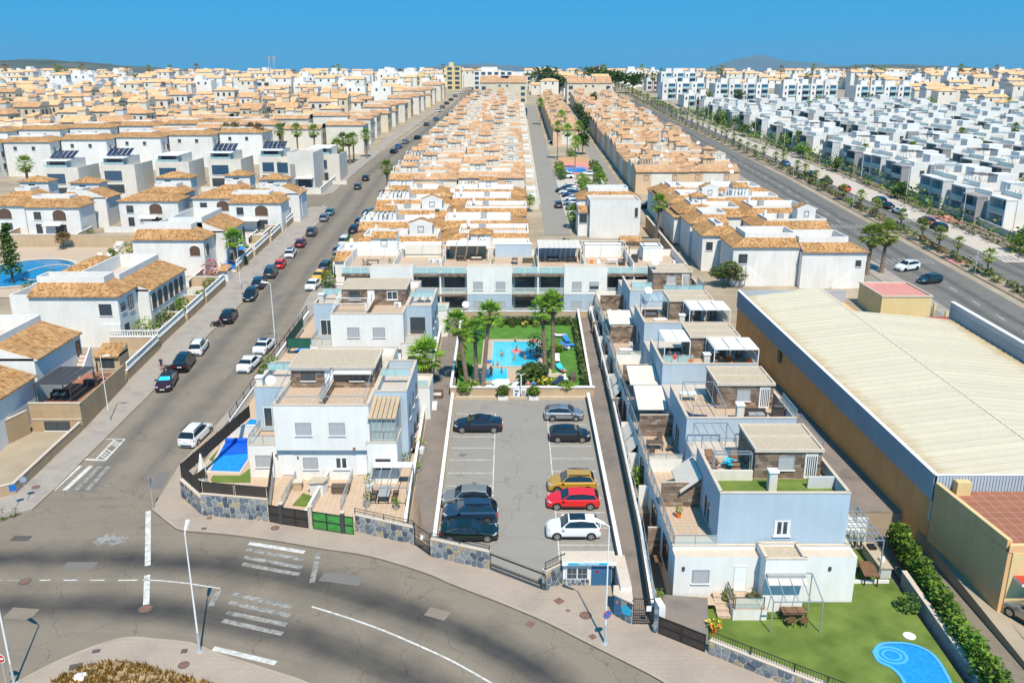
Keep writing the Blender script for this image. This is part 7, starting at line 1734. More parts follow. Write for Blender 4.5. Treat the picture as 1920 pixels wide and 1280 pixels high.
for px,py,kd,c,lb in((772,302,'hatch','bluelt','bright blue hatchback on the right kerb past the roadside palm'),(783,293,'suv','darkred','dark red SUV past the bright blue hatchback'),(790,283,'suv','silver','silver SUV past the dark red one'),(739,287,'hatch','navy','dark blue hatchback on the left kerb opposite the bright blue one'),(748,278,'hatch','bluelt','mid blue hatchback on the left kerb further up'),(760,269,'sedan','silver','silver saloon driving up the middle of the left road'),(783,261,'hatch','blackcar','black hatchback driving down the left road'),(807,262,'suv','silver','silver car on the right kerb by the far white shop front'),(811,257,'suv','blackcar','black car just above the silver one on the right kerb'),(800,236,'hatch','greycar','grey car on the left kerb far up the road'),(825,240,'hatch','bluecar','blue grey car on the right kerb far up the road'),(818,226,'hatch','bluelt','small blue car far up the left kerb')):
 lcar(lb,kd,c,px,py,80,detail=0)
for k in range(9):
 px=838+k*5.6;py=226-k*5.6;lcar(f'dark car in the kerb line below the gabled block, {ordn(k)} from the near end','hatch',rnd.choice(['blackcar','navy','greycar','bluecar','silver']),px,py,72,detail=0)
for k in range(6):
 px=822+k*8;py=210-k*7;lcar(f'car on the upper left kerb of the left road, {ordn(k)} from the near end','hatch',rnd.choice(['blackcar','whitecar','greycar','bluecar','silver']),px,py,72,detail=0)
CG='cars parked in the inner street'
for px,py,kd,c,a,lb in((1058,329,'sedan','whitecar',175,'white saloon below the small blue pool of the inner street'),(1061,334,'suv','whitecar',175,'white car in front of the white saloon by the clipped hedge'),(1065,364,'wagon','whitecar',175,'white estate car before the large white house'),(1058,360,'wagon','blackcar',175,'black car behind the white estate before the large white house'),(1105,329,'sedan','whitecar',160,'white saloon right of the clipped hedge'),(1040,268,'suv','whitecar',180,'white car beyond the small pool'),(985,209,'suv','blackcar',90,'black car parked far up the inner street'),(985,214,'hatch','bluecar',90,'blue car parked far up the inner street'),(985,221,'hatch','greycar',90,'grey car parked far up the inner street'),(985,232,'hatch','whitecar',90,'white car parked alone in the inner street'),(1047,388,'hatch','greycar',90,'grey car nosing out beside the large white house'),(1217,390,'suv','blackcar',180,'black SUV in the yard right of the large white house')):
 x,y=G(px,py);car(lb,kd,c,x,y,R(a),CG,detail=1)
BV='cars on the palm avenue'
for px,py,kd,c,a,lb in((1700,506,'suv','whitecar',205,'white SUV turning beside the palm pair near the zebra crossing'),(1742,530,'hatch','tealdk',200,'dark teal hatchback beside the tan building with the red roof'),(1736,420,'suv','darkred',95,'maroon SUV on the far carriageway of the avenue'),(1759,431,'suv','navy',95,'dark blue SUV behind the maroon one on the avenue'),(1687,401,'sedan','whitecar',95,'white car at the crossing on the far carriageway'),(1662,390,'sedan','blackcar',95,'black saloon before the white car on the far carriageway'),(1648,381,'suv','navy',95,'dark SUV ahead of the black saloon on the far carriageway'),(1583,357,'hatch','red',95,'red hatchback on the far carriageway'),(1549,343,'sedan','blackcar',95,'black car behind the red hatchback'),(1520,331,'suv','navy',95,'dark blue car ahead of the black one on the avenue'),(1472,310,'sedan','bluelt',95,'blue grey car ahead on the far carriageway'),(1208,211,'suv','blackcar',-88,'black car on the near carriageway far away'),(1926,447,'van','whitecar',180,'white van at the right edge by the red pavement'),(1158,182,'hatch','bluelt',90,'small blue car at the top of the avenue'),(1284,215,'sedan','silver',95,'silver car on the far carriageway by the green trees')):
 x,y=G(px,py);car(lb,kd,c,x,y,R(a),BV,detail=1)
x,y=PZ(1920,1178,2.3);car('beige silver SUV at the right edge beside the cream annex','suv','beigecar',x+1.0,y+.4,R(118),None,detail=2,rails=True)
def motorbike(lb,x,y,a,lean=12):
 t=thing('motorbike',lb,'motorbike',(x,y,zt(y)),a);t.rotation_euler=(R(lean),0,a)
 def whl():
  b=MB();n=14
  for i in range(n):
   a0,a1=2*pi*i/n,2*pi*(i+1)/n
   for s_ in(-.05,.05):b.face([(.3*cos(a0),s_,.3*sin(a0)),(.3*cos(a1),s_,.3*sin(a1)),(.2*cos(a1),s_,.2*sin(a1)),(.2*cos(a0),s_,.2*sin(a0))],'tyre')
   b.face([(.3*cos(a0),-.05,.3*sin(a0)),(.3*cos(a1),-.05,.3*sin(a1)),(.3*cos(a1),.05,.3*sin(a1)),(.3*cos(a0),.05,.3*sin(a0))],'tyre',None,True)
  for k in range(3):b.bar((-.2*cos(k),0,-.2*sin(k)),(.2*cos(k),0,.2*sin(k)),.03,.03,'rim')
  return b.mesh('wheel')
 me=cached(('mwheel',),whl);put('wheel',me,t,(.68,0,.3));put('wheel',me,t,(-.68,0,.3))
 b=MB();b.hexa([(-.4,-.14,.35),(.35,-.14,.35),(.35,.14,.35),(-.4,.14,.35)],[(-.5,-.12,.72),(.3,-.12,.85),(.3,.12,.85),(-.5,.12,.72)],'black');b.build('frame',t)
 b=MB();b.hexa([(-.75,-.13,.74),(-.02,-.13,.78),(-.02,.13,.78),(-.75,.13,.74)],[(-.78,-.1,.86),(0,-.1,.88),(0,.1,.88),(-.78,.1,.86)],'framed');b.build('seat',t)
 b=MB();b.hexa([(0,-.14,.84),(.36,-.12,.86),(.36,.12,.86),(0,.14,.84)],[(.02,-.1,1.0),(.32,-.08,1.02),(.32,.08,1.02),(.02,.1,1.0)],'paint_maroon');b.build('tank',t)
 b=MB();b.tube((.68,-.08,.3),(.42,-.08,1.02),.03,'greyp');b.tube((.68,.08,.3),(.42,.08,1.02),.03,'greyp');b.tube((.4,-.36,1.06),(.4,.36,1.06),.02,'black');b.build('fork_and_handlebar',t)
x,y=G(408,613);motorbike('black motorbike parked at the kerb in front of the black SUV',x,y,R(10))
x,y=G(322,697);motorbike('black motorbike parked between the maroon saloon and the black people carrier',x,y,R(-5))
# = warehouse, annex, small tan building
SH,TR=-.0894,.0723
wx_=lambda u,y:33.5+u+SH*(y-62)
wtop=lambda y:8.5+TR*(y-62)
o=(33.5,62,2.9);t=thing('warehouse','long cream ribbed roof warehouse with ochre wall and grey metal parapet','warehouse',o)
def wseg(mb,u0,u1,y0,y1,z0,z1,m,skip=''):
 q_=[(wx_(u0,y0),y0),(wx_(u1,y0),y0),(wx_(u1,y1),y1),(wx_(u0,y1),y1)]
 mb.hexa([(x,y,z0(y))for x,y in q_],[(x,y,z1(y))for x,y in q_],m,skip)
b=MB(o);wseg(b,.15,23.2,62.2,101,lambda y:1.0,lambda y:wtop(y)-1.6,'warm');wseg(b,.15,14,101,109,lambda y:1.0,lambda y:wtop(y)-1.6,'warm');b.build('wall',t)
b=MB(o);wseg(b,0,.2,62,109,lambda y:wtop(y)-2.2,wtop,'corrd');b.build('left_parapet',t)
b=MB(o);wseg(b,-.05,.3,62,109,lambda y:wtop(y)+.001,lambda y:wtop(y)+.06,'cope');wseg(b,-.05,23.4,61.95,62.2,lambda y:wtop(y)+.062,lambda y:wtop(y)+.1,'cope');b.build('parapet_cap',t)
b=MB(o);wseg(b,.2,14,108.8,109,lambda y:wtop(y)-2.5,wtop,'corrd');b.build('rear_parapet',t)
b=MB(o);wseg(b,23.0,23.3,80,101,lambda y:3,lambda y:wtop(y)+1.1,'corrd');wseg(b,23.0,23.3,62.2,80,lambda y:3,lambda y:wtop(y)+.5,'corrd');wseg(b,22.9,23.4,80,101,lambda y:wtop(y)+1.101,lambda y:wtop(y)+1.2,'cope');wseg(b,22.9,23.4,62.2,79.98,lambda y:wtop(y)+.501,lambda y:wtop(y)+.6,'cope');b.build('right_parapet',t)
b=MB(o);wseg(b,0,23.3,62,62.2,lambda y:4.5,wtop,'corr');b.build('front_cladding',t)
b=MB(o)
for k in range(92):b.box(wx_(.1+k*.25,62),wx_(.2+k*.25,62),61.93,62.0,5.9,8.48,'corr')
for k in range(180):
 y_=62.1+k*.26;b.hexa([(wx_(-.05,y_),y_,wtop(y_)-2.18),(wx_(0,y_),y_,wtop(y_)-2.18),(wx_(0,y_),y_+.1,wtop(y_)-2.18),(wx_(-.05,y_),y_+.1,wtop(y_)-2.18)],[(wx_(-.05,y_),y_,wtop(y_)-.02),(wx_(0,y_),y_,wtop(y_)-.02),(wx_(0,y_),y_+.1,wtop(y_)-.02),(wx_(-.05,y_),y_+.1,wtop(y_)-.02)],'corrd','BT')
 if y_<100.8:b.hexa([(wx_(22.95,y_),y_,wtop(y_)-1.3),(wx_(23.0,y_),y_,wtop(y_)-1.3),(wx_(23.0,y_),y_+.1,wtop(y_)-1.3),(wx_(22.95,y_),y_+.1,wtop(y_)-1.3)],[(wx_(22.95,y_),y_,wtop(y_)+.48),(wx_(23.0,y_),y_,wtop(y_)+.48),(wx_(23.0,y_),y_+.1,wtop(y_)+.48),(wx_(22.95,y_),y_+.1,wtop(y_)+.48)],'corrd','BT')
tag(b.build('cladding_ribs',t),kind='stuff')
def roofmat():
 m,n,l,bs=nmat('warehouse_roof_sheet');tcn=n.new('ShaderNodeTexCoord');xo=sepxy(n,l,tcn.outputs['Object'])[0]
 g_=madd(n,l,math_(n,l,'ABSOLUTE',xo),-.42,1.0);nz=noise(n,l,.6,5);oi=n.new('ShaderNodeObjectInfo')
 f_=math_(n,l,'MULTIPLY',math_(n,l,'ADD',g_,madd(n,l,nz,1.6,-.9)),.75);cl=n.new('ShaderNodeClamp');l.new(f_,cl.inputs[0])
 base=mixc(n,l,madd(n,l,nz,1.2,-.1),(.58,.525,.41),(.63,.575,.45));col=mixc(n,l,cl.outputs[0],base,(.42,.27,.10))
 hv=n.new('ShaderNodeHueSaturation');l.new(madd(n,l,oi.outputs['Random'],.08,.96),hv.inputs['Value']);l.new(col,hv.inputs['Color']);l.new(hv.outputs[0],bs.inputs['Base Color']);bs.inputs['Roughness'].default_value=.6
 return m
SPEC['roofsheet']=roofmat
def panel(W_,dz,sg):
 b=MB();x1=W_*sg
 def hx(y0,y1,h0,h1):
  q_=[(0,y0),(x1,y0),(x1,y1),(0,y1)]
  if sg<0:q_=[(x1,y0),(0,y0),(0,y1),(x1,y1)]
  zz=lambda x,y:dz*abs(x)/W_+TR*y;q_=[(x+SH*y,y)for x,y in q_]
  b.hexa([(x,y,zz(x-SH*y,y)+h0)for x,y in q_],[(x,y,zz(x-SH*y,y)+h1)for x,y in q_],'roofsheet')
 hx(0,.98,-.05,0);hx(.0,.1,.001,.1);hx(.33,.39,.001,.05);hx(.64,.70,.001,.05)
 return b.mesh('roof_panel')
PL,PR=panel(10.3,1.25,1),panel(12.4,1.15,-1)
for k in range(47):
 y_=62.2+k;put('roof_panel',PL,t,(wx_(.22,y_)-o[0],y_-o[1],wtop(y_)-.9-o[2]))
 if y_<100:put('roof_panel',PR,t,(wx_(22.95,y_)-o[0],y_-o[1],wtop(y_)-.8-o[2]))
b=MB(o);b.bar((wx_(10.53,62.2),62.2,wtop(62.2)+.38),(wx_(10.53,109),109,wtop(109)+.38),.3,.06,'roofsheet');b.build('ridge_cap',t)
b=MB(o);b.box(wx_(-.06,94),wx_(.1,94),93.6,94.5,7.2,8.4,'framebr');b.build('hatch',t)
o=(34.4,52.8,2.5);t=thing('annex_building','cream block annex with a red tiled roof terrace in front of the warehouse','building',o)
AP=[(34.4,52.8),(52,52.8),(52,61.9),(33.52,61.9)]
b=MB(o);b.prism(AP,1.5,7.2,'warmdk','terra');b.build('wall',t)
b=MB(o);b.box(34.7,52,52.7,52.798,1.5,7.2,'yellow');b.build('front_facing',t)
b=MB(o);b.prism([(34.4,52.75),(52,52.75),(52,53.1),(34.7,53.1)],7.201,7.75,'warmdk','yellow');b.prism([(34.4,53.1),(34.75,53.1),(33.85,61.9),(33.5,61.9)],7.201,8.0,'warmdk','yellow');b.build('parapet',t)
b=MB(o);b.box(35.0,52,51.6,52.69,5.25,5.45,'cope','','redpaint');b.build('canopy',t)
b=MB(o);b.box(33.95,34.15,58.5,59.3,7.0,7.2,'whitep');b.box(34.0,34.3,58.8,58.9,6.9,7.0,'greyp');b.build('flood_light',t)
b=MB(o);b.box(34.9,36,61.2,61.88,7.202,8.3,'yellow');b.build('vent_box',t)
flat('annex_forecourt',[(34.9,41),(52,41),(52,52.7),(34.5,52.7)],2.24,'lots');b=MB();b.box(34.7,34.95,41,52.7,1.9,2.36,'kerb');struct(b,'forecourt_kerb')
o=(55,118,5.5);t=thing('tan_building','small tan building with a flat red roof behind the warehouse','building',o)
b=MB(o);b.box(51.8,58.8,117.2,125.5,4,8.9,'yellow','','redpave');b.build('wall',t)
b=MB(o)
for r in((51.7,58.9,117.1,117.35),(51.7,58.9,125.35,125.6),(51.7,51.95,117.35,125.35),(58.65,58.9,117.35,125.35)):b.box(*r,8.901,9.1,'copeb')
b.build('roof_rim',t)
b=MB((56,112,5));b.box(53.6,57.2,104,108,4,8.6,'redpaint');b.box(54,56.8,103.6,103.99,6,8.0,'greyp');tag(b.build('plant_box'),'low red metal box in the roof notch beside the tan building','box')
o=(59,110,zt(110));t=thing('yard_fence','green mesh fence with tan pillars between the warehouse and the avenue','fence',o)
for k in range(14):
 y_=124-k*3.4;b=MB(o);b.box(59.2,59.5,y_-.15,y_+.15,zt(y_)-.2,zt(y_)+(2.4 if k<5 else 2.1),'yellow' if k<5 else 'greenmesh');b.build('pillar',t)
 b=MB(o);b.wall((59.35,y_-.2),(59.35,y_-3.2),.02,.1,1.7,'balc');b.build('mesh_panel',t)
b=MB((58,125,zt(125)));[b.bar((56.5+k*.45,126.2-k*.2,zt(126)+.1),(56.5+k*.45,126.2-k*.2,zt(126)+1.8),.08,.08,'wood')for k in range(8)];b.bar((56.4,126.25,zt(126)+1.6),(60,124.6,zt(126)+1.6),.08,.08,'wood');tag(b.build('post_fence'),'brown post fence behind the red flat roof','fence')
sheet('sandy_plot',[(25.4,113),(50,112),(51,128),(26,129)],.02,'lots')
# = tile roofed houses: kit
def arch_mesh(w,h):
 def mk():
  b=MB();n=8;r=w/2
  ring=[(-r,0),(r,0)]+[(r*cos(pi*i/n),h-r*.7+r*.7*sin(pi*i/n))for i in range(n+1)]
  b.face([(x,-.02,z)for x,z in ring],'framebr');R2=[(x*1.14,z*1.04 if z>0 else-.05)for x,z in ring]
  for i in range(len(ring)):
   j=(i+1)%len(ring);b.face([(R2[i][0],-.07,R2[i][1]),(R2[j][0],-.07,R2[j][1]),(ring[j][0],-.07,ring[j][1]),(ring[i][0],-.07,ring[i][1])],'white');b.face([(R2[i][0],0,R2[i][1]),(R2[j][0],0,R2[j][1]),(R2[j][0],-.07,R2[j][1]),(R2[i][0],-.07,R2[i][1])],'white')
  return b.mesh('arch')
 return cached(('arch',round(w,2),round(h,2)),mk)
def tile_roof(mb,x0,x1,y0,y1,z,sides,w,rise,m='tile',ov=.35,mw='white'):
 """tiled slopes on the named sides of a block; w is the plan width of each slope"""
 X0,X1,Y0,Y1=x0-ov*('W' in sides),x1+ov*('E' in sides),y0-ov*('S' in sides),y1+ov*('N' in sides)
 a0=x0+(w if 'W' in sides else 0);a1=x1-(w if 'E' in sides else 0);c0=y0+(w if 'S' in sides else 0);c1=y1-(w if 'N' in sides else 0)
 if a0>a1:a0=a1=(a0+a1)/2
 if c0>c1:c0=c1=(c0+c1)/2
 e=z-.12;t_=z+rise
 if 'S' in sides:mb.face([(X0,Y0,e),(X1,Y0,e),(a1,c0,t_),(a0,c0,t_)],m)
 if 'E' in sides:mb.face([(X1,Y0,e),(X1,Y1,e),(a1,c1,t_),(a1,c0,t_)],m)
 if 'N' in sides:mb.face([(X1,Y1,e),(X0,Y1,e),(a0,c1,t_),(a1,c1,t_)],m)
 if 'W' in sides:mb.face([(X0,Y1,e),(X0,Y0,e),(a0,c0,t_),(a0,c1,t_)],m)
 d=.14;ring=[(X0,Y0),(X1,Y0),(X1,Y1),(X0,Y1)]
 for k,s_ in enumerate('SENW'):
  p,q_=ring[k],ring[(k+1)%4]
  if s_ in sides:mb.face([(*p,e-d),(*q_,e-d),(*q_,e),(*p,e)],m)
  else:
   i=[(a0,c0),(a1,c0),(a1,c1),(a0,c1)];mb.face([(*p,e-d),(*q_,e-d),(*q_,e),(*i[(k+1)%4],t_),(*i[k],t_),(*p,e)],mw)
 mb.face([(X0,Y0,e-d),(X0,Y1,e-d),(X1,Y1,e-d),(X1,Y0,e-d)],mw)
 return a0,a1,c0,c1
def spanish(label,blocks,zb=None,name='house',wm='whiteb',tm='tile'):
 """blocks: (x0, x1, y0, y1, h0, h, sides, w, rise, parapet, south windows, east windows)"""
 B0=blocks[0];zb=zt(B0[2])if zb is None else zb;o=((B0[0]+B0[1])/2,B0[2],zb);t=thing(name,label,'house',o)
 for(x0,x1,y0,y1,h0,h,sides,w,rise,par,ws,we)in blocks:
  b=MB(o);b.box(x0,x1,y0,y1,zb+h0,zb+h,wm,'','deckw');b.build('wall',t)
  if sides:
   b=MB(o);a0,a1,c0,c1=tile_roof(b,x0,x1,y0,y1,zb+h,sides,w,rise,tm,.35,wm);b.build('roof',t)
   if par and a1-a0>1 and c1-c0>1:
    b=MB(o);z=zb+h+rise*.2
    for r in((a0,a1,c0,c0+.2),(a0,a1,c1-.2,c1),(a0,a0+.2,c0+.2,c1-.2),(a1-.2,a1,c0+.2,c1-.2)):b.box(*r,zb+h+.002,zb+h+rise+par,wm,'','cope')
    b.face([(a0,c0,zb+h+.25),(a1,c0,zb+h+.25),(a1,c1,zb+h+.25),(a0,c1,zb+h+.25)],'deckw');b.build('terrace',t)
  elif par:
   b=MB(o)
   for r in((x0,x1,y0,y0+.2),(x0,x1,y1-.2,y1),(x0,x0+.2,y0+.2,y1-.2),(x1-.2,x1,y0+.2,y1-.2)):b.box(*r,zb+h,zb+h+par,wm,'','cope')
   b.build('parapet',t)
  for(u,hz,w_,hh,k)in ws:
   if k=='arch':put('arch',arch_mesh(w_,hh),t,(x0+u-o[0],y0-.002-o[1],hz))
   else:window(t,o,x0+u,y0-.002,zb+hz,w_,hh,'S',k)
  for(u,hz,w_,hh,k)in we:
   if k=='arch':put('arch',arch_mesh(w_,hh),t,(x1+.002-o[0],y0+u-o[1],hz),pi/2)
   else:window(t,o,x1+.002,y0+u,zb+hz,w_,hh,'E',k)
 return t,o,zb
def stair(t,o,x0,y0,y1,z0,z1,w=1.1,m='whiteb',m2='terra'):
 n=10
 for k in range(n):
  b=MB(o);ya,yb=y0+(y1-y0)*k/n,y0+(y1-y0)*(k+1)/n;b.box(x0,x0+w,min(ya,yb),max(ya,yb),zt(y0)-1,z0+(z1-z0)*(k+1)/n,m,'',m2);b.build('step',t)
 b=MB(o);q_=[(x0+w,y0),(x0+w+.15,y0),(x0+w+.15,y1),(x0+w,y1)];
 if y1<y0:q_=q_[::-1];zz=(z1,z1,z0,z0)
 else:zz=(z0,z0,z1,z1)
 b.hexa([(*p,zt(y0)-1)for p in q_],[(*p,z+1.0)for p,z in zip(q_,zz)],m);b.build('stair_wall',t)
def balusters(name,label,p0,p1,z,h=.8):
 """white turned balustrade: rails and many balusters"""
 o=(*p0,z);t=thing(name,label,'balustrade',o);L=hypot(p1[0]-p0[0],p1[1]-p0[1]);ux,uy=(p1[0]-p0[0])/L,(p1[1]-p0[1])/L;zz=lambda s_:z+(zt(p0[1]+uy*s_)-zt(p0[1])if abs(uy)>.3 else 0)
 b=MB(o);b.bar((*p0,zz(0)+h),(*p1,zz(L)+h),.22,.1,'white');b.bar((*p0,zz(0)+.06),(*p1,zz(L)+.06),.22,.1,'white');b.build('rails',t)
 b=MB(o);n=int(L/.32)
 for k in range(n+1):s_=L*k/n;b.tube((p0[0]+ux*s_,p0[1]+uy*s_,zz(s_)),(p0[0]+ux*s_,p0[1]+uy*s_,zz(s_)+h),.08,'white',.06,5,False)
 tag(b.build('balusters',t),kind='stuff')
 return t
# ---- the near left houses
W2_=lambda*u:[(x,4.0,1.3,1.2,'dark')for x in u]
t,o,zb=spanish('nearest left white house with a long ochre tile slope and outside stair',[(-64,-50.2,86,96,-1,6.2,'E',4.2,1.3,.7,[],[(9.2,3.4,.9,1.9,'dark')])])
stair(t,o,-50.1,91,95.5,zt(91),zt(95)+3.2)
spanish('white house at the left edge with a short ochre tile slope',[(-64,-50.0,68,85.2,-1,5.6,'E',4.2,1.3,.6,[],[])])
t,o,zb=spanish('white house with a wide blank gable wall and arched east wing above the tan gardens',[(-61.5,-50.2,106.5,112,-1,6.9,'SE',2.6,1.0,.8,[(9.6,4.2,1.6,1.5,'dark')],[(1.2,4.4,1.3,1.1,'dark'),(3.6,4.0,1.4,2.0,'dark'),(1.6,1.6,1.3,1.1,'dark')]),(-58,-48.6,112.2,125.5,-1,6.2,'E',3.6,1.3,.8,[],[(1.4+k*2.0,3.2,1.5,2.3,'arch')for k in range(6)]+[(2+k*2.6,.5,1.8,1.8,'dark')for k in range(4)]),(-66,-58.2,110,122,-1,5.0,'',0,0,1.0,[],[])])
b=MB(o);b.prism([(-52.5,106.3),(-50.2,106.3),(-50.2,106.48),(-52.5,106.48)],zb-1,zb+3.1,'whiteb');b.build('porch_wall',t)
spanish('white house with an ochre hipped roof right of the oval pool',[(-65.5,-58.3,122.5,131,-1,5.6,'SENW',4,1.5,0,[],[(2,3.4,1.2,1.2,'dark'),(5,3.4,1.2,1.2,'dark')])])
t,o,zb=spanish('white house with long front tile strip behind the red bougainvillea',[(-62.5,-50.8,140.5,146,-1,6.2,'SE',2.7,1.1,.8,[(10.2,3.3,1.7,1.7,'arch')],[(1.6,3.2,1.5,1.9,'arch')]),(-58,-48.9,146.2,157,-1,6.4,'E',3.8,1.5,.9,[],[(1.5+k*2.1,3.2,1.3,2.2,'arch')for k in range(5)]+[(2+k*2.7,.4,1.6,1.8,'dark')for k in range(3)]),(-62.4,-58.2,147,156,-1,6.0,'',0,0,1.1,[],[])])
for lb,x,y,w in(('white house with arched porch right of the tan hedge garden',-80,176,12),('white house with arched porch and orange awning in the middle of the left group',-66,179,10),('white corner house with arched loggia and tall gable beside the side street',-57,174,10.5),('white house with arched loggia above the oval pool terrace',-95.5,169.5,10.5),('white house with arched loggia at the left edge above the oval pool',-107,171,10.5)):
 r=x>-60 or-96<x<-90
 spanish(lb,[(x,x+w,y,y+6.5,-1,5.8,'SE' if r else 'SENW',3,1.1,.5,[(2.2,3.2,1.4,1.5,'dark'),(w*.62,3.0,2.6,2.1,'arch'),(2.2,.3,1.2,2,'dark'),(w*.62,.2,2.2,2.0,'dark')],[]),(x+1.5,x+w-1,y+7,y+13,-1,6.4,'SEW',2.4,.9,.6,[(2+k*2.2,4.0,1.0,1.2,'dark' if k%2 else 'arch')for k in range(3)],[]),(x+2.5,x+w-2,y+14,y+18,-1,8.8,'SENW',3,1.0,0,[(2.5,7.0,1.3,1.1,'dark')],[])]+([(x+w-4,x+w+1.8,y+8,y+15,-1,6.4,'E',3.6,1.5,0,[],[])]if r else[]))
o=(-46,82,zt(82));t=thing('garden_terrace','tan retaining block with a red tiled terrace in front of the nearest left house','terrace',o);z3=zt(82)+3
b=MB(o);b.prism([(-49.1,81.8),(-43.9,81.8),(-44.6,94),(-49.1,94)],zt(80),z3-.9,'tan','terra');b.build('wall',t)
b=MB(o);b.wall((-49.1,81.8),(-43.9,81.8),.2,2.1,3.0,'tan');b.wall((-43.9,81.8),(-44.6,94),.2,2.1,3.0,'tan',e1=zt(82));b.build('parapet',t)
b=MB(o);b.wall((-49.15,81.74),(-43.85,81.74),.3,3.002,3.08,'copeb');b.wall((-49.0,81.72),(-43.9,81.72),.07,1.25,1.36,'copeb');b.build('coping',t)
window(t,o,-46.5,81.79,zt(81)+.1,2.6,1.0,'S','dark','opening')
pergola_frame(None,None,-49.0,-45.4,83.2,88.5,z3-.9,2.5,'framed',4,'framed','pergola','dark grey slatted pergola on the tan garden terrace')
for kd,x,y,a,lb in(('sofa_black',-48,86,0,'black sofa under the dark pergola on the tan terrace'),('table_wood',-45.6,91,0,'brown table behind the dark pergola on the tan terrace'),('chair_dark',-46.6,91.3,90,'dark chair left of the brown table on the tan terrace'),('bench',-46.3,89.6,0,'dark chest behind the dark pergola on the tan terrace')):furn(kd,x,y,z3-.9,R(a),lb)
gwall('garden_wall','low tan wall along the left pavement before the ramp',[(-43.9,81.5),(-43.95,76),(-43.9,69.0),(-46.5,67.2)][::-1],1.1,'tan',.2,'copeb');gwall('garden_wall','long tan wall of the ramp at the left edge',[(-49.3,81.5),(-52,74)],2.4,'tan',.2,'copeb')
gwall('garden_wall','tan wall behind the small tile roofed garden hut',[(-44.8,95),(-45.1,105.5)],1.3,'tan',.2,'cope');gwall('garden_wall','tan cross wall with white balusters behind the garden hut',[(-51.5,105.6),(-45.2,105.6)],1.6,'tanl',.2,'cope')
spanish('small tan garden hut with an ochre tile roof and lattice window',[(-49.5,-46.6,97.2,99.8,-.5,2.4,'S',2.6,.7,0,[(1.4,.7,1.7,1.2,'brown')],[])],None,'garden_hut','tanl')
balusters('balustrade','white balustrade over the tan wall beside the garden hut',(-44.9,95.2),(-45.1,105),zt(95.2)+1.36);balusters('balustrade','white balustrade on the tan cross wall behind the garden hut',(-51.4,105.7),(-45.3,105.7),zt(105.6)+1.67)
bar_gate('dark barred garden gate in the tan wall by the pavement',(-44.95,98.5),(-45.1,103),1.9,.2,'garden_gate')
for k,(ya,yb)in enumerate(((106.2,116),(116.8,124),(124.8,134),(142,152),(153,163),(164,172),(176,188))):
 gwall('garden_wall',f'tan pavement wall of the left gardens, {ordn(k)} stretch from the garden hut',[(-45.5-(k>2)*.6,ya),(-45.6-(k>2)*.7,yb)],1.2,'tan',.2,'cope')
 balusters('balustrade',f'white balustrade on the tan pavement wall, {ordn(k)} from the garden hut',(-45.6-(k>2)*.6,ya+.1),(-45.7-(k>2)*.7,yb-.1),zt(ya)+1.27)
 gwall('garden_wall',f'tan cross wall between the left gardens, {ordn(k)} from the garden hut',[(-51 if k<3 else-49.6,yb+.3),(-45.7-(k>2)*.6,yb+.3)],1.5,'tanl',.18,'cope')
 sheet('garden_floor',[(-51,ya),(-45.7,ya),(-46.2,yb),(-51,yb)],.05,'deckw')
for k,(x,y,r,ms,lb)in enumerate(((-48.6,110,(1.6,1.8,1.4),('leafl','leafm'),'broad bright green shrub in the first left garden'),(-46.9,112.5,(1.3,1.4,1.7),('leafm','leafd'),'tall mid green shrub at the pavement wall of the first left garden'),(-48,121,(1.3,1.2,1.2),('leafl','leafm'),'small green tree in the second left garden'),(-46.8,126,(1,1,.9),('leafo','leafl'),'yellow green shrub in the third left garden'),(-47.4,132,(1.3,1.1,1.0),('leafo','leafm'),'grey green shrub before the tan forecourt'),(-49.2,138.6,(1.9,1.6,1.6),('flower','flower','leafm'),'crimson bougainvillea bush at the corner of the white house'),(-46.6,147,(.9,.9,.9),('leafd','leafm'),'round dark shrub in the garden with the blue parasol'),(-49.4,156,(1.2,1.2,1),('leafm','leafl'),'green shrub beside the arched east wing'))):bush('shrub',lb,x,y,zt(y),r,330,.2,ms)
palm_near('bright fan palm at the left pavement before the white house with bougainvillea',(-46.9,144.2,zt(144)),(-46.9,144.2,zt(144)+5.2),2.0,40,'palm',None,.2,12)
furn('parasol_blue',-48.4,150.5,zt(150),0,'pale blue parasol in the balustraded garden');b=MB((-48.4,145.5,zt(145)));b.prism([(-48.4+1.5*cos(i*pi/9),145.5+1.5*sin(i*pi/9))for i in range(18)],zt(145)+.05,zt(145)+.6,'bluetarp');tag(b.build('paddling_pool'),'round blue paddling pool in the garden by the bright palm','pool')
spanish('small white pump house with an ochre tile roof on the left pavement',[(-47.4,-45.9,136.5,138.6,-.4,2.0,'S',2.1,.5,0,[(.75,.2,1.1,1.5,'door')],[])],None,'pump_house','whiteb')
sheet('tan_forecourt',[(-53,127),(-46.2,127),(-46.3,140),(-53,140)],.03,'lots')
sheet('pool_garden',[(-100,128),(-66,128),(-66,160),(-100,160)],.03,'deck')
for lb,cx,cc,rx,ry,m in(('dark blue oval pool of the left garden',-82,142,8.5,9.5,'poold'),('small inner bay of the dark blue oval pool',-78.2,142,3.6,5.0,'poold')):
 o=(cx,cc,zt(cc));t=thing('swimming_pool',lb,'pool',o);P=lambda r:[(cx+rx*r*cos(2*pi*i/28),cc+ry*r*sin(2*pi*i/28))for i in range(28)];hh=.08 if rx>5 else.14
 b=MB(o);b.face([(*p,zt(p[1])+hh)for p in P(.92)],m);b.build('water',t);b=MB(o);A,Bq=P(1),P(.91)
 for i in range(28):j=(i+1)%28;b.face([(*A[i],zt(A[i][1])+hh+.06),(*A[j],zt(A[j][1])+hh+.06),(*Bq[j],zt(Bq[j][1])+hh+.06),(*Bq[i],zt(Bq[i][1])+hh+.06)],'copeb')
 b.build('pool_edge',t)
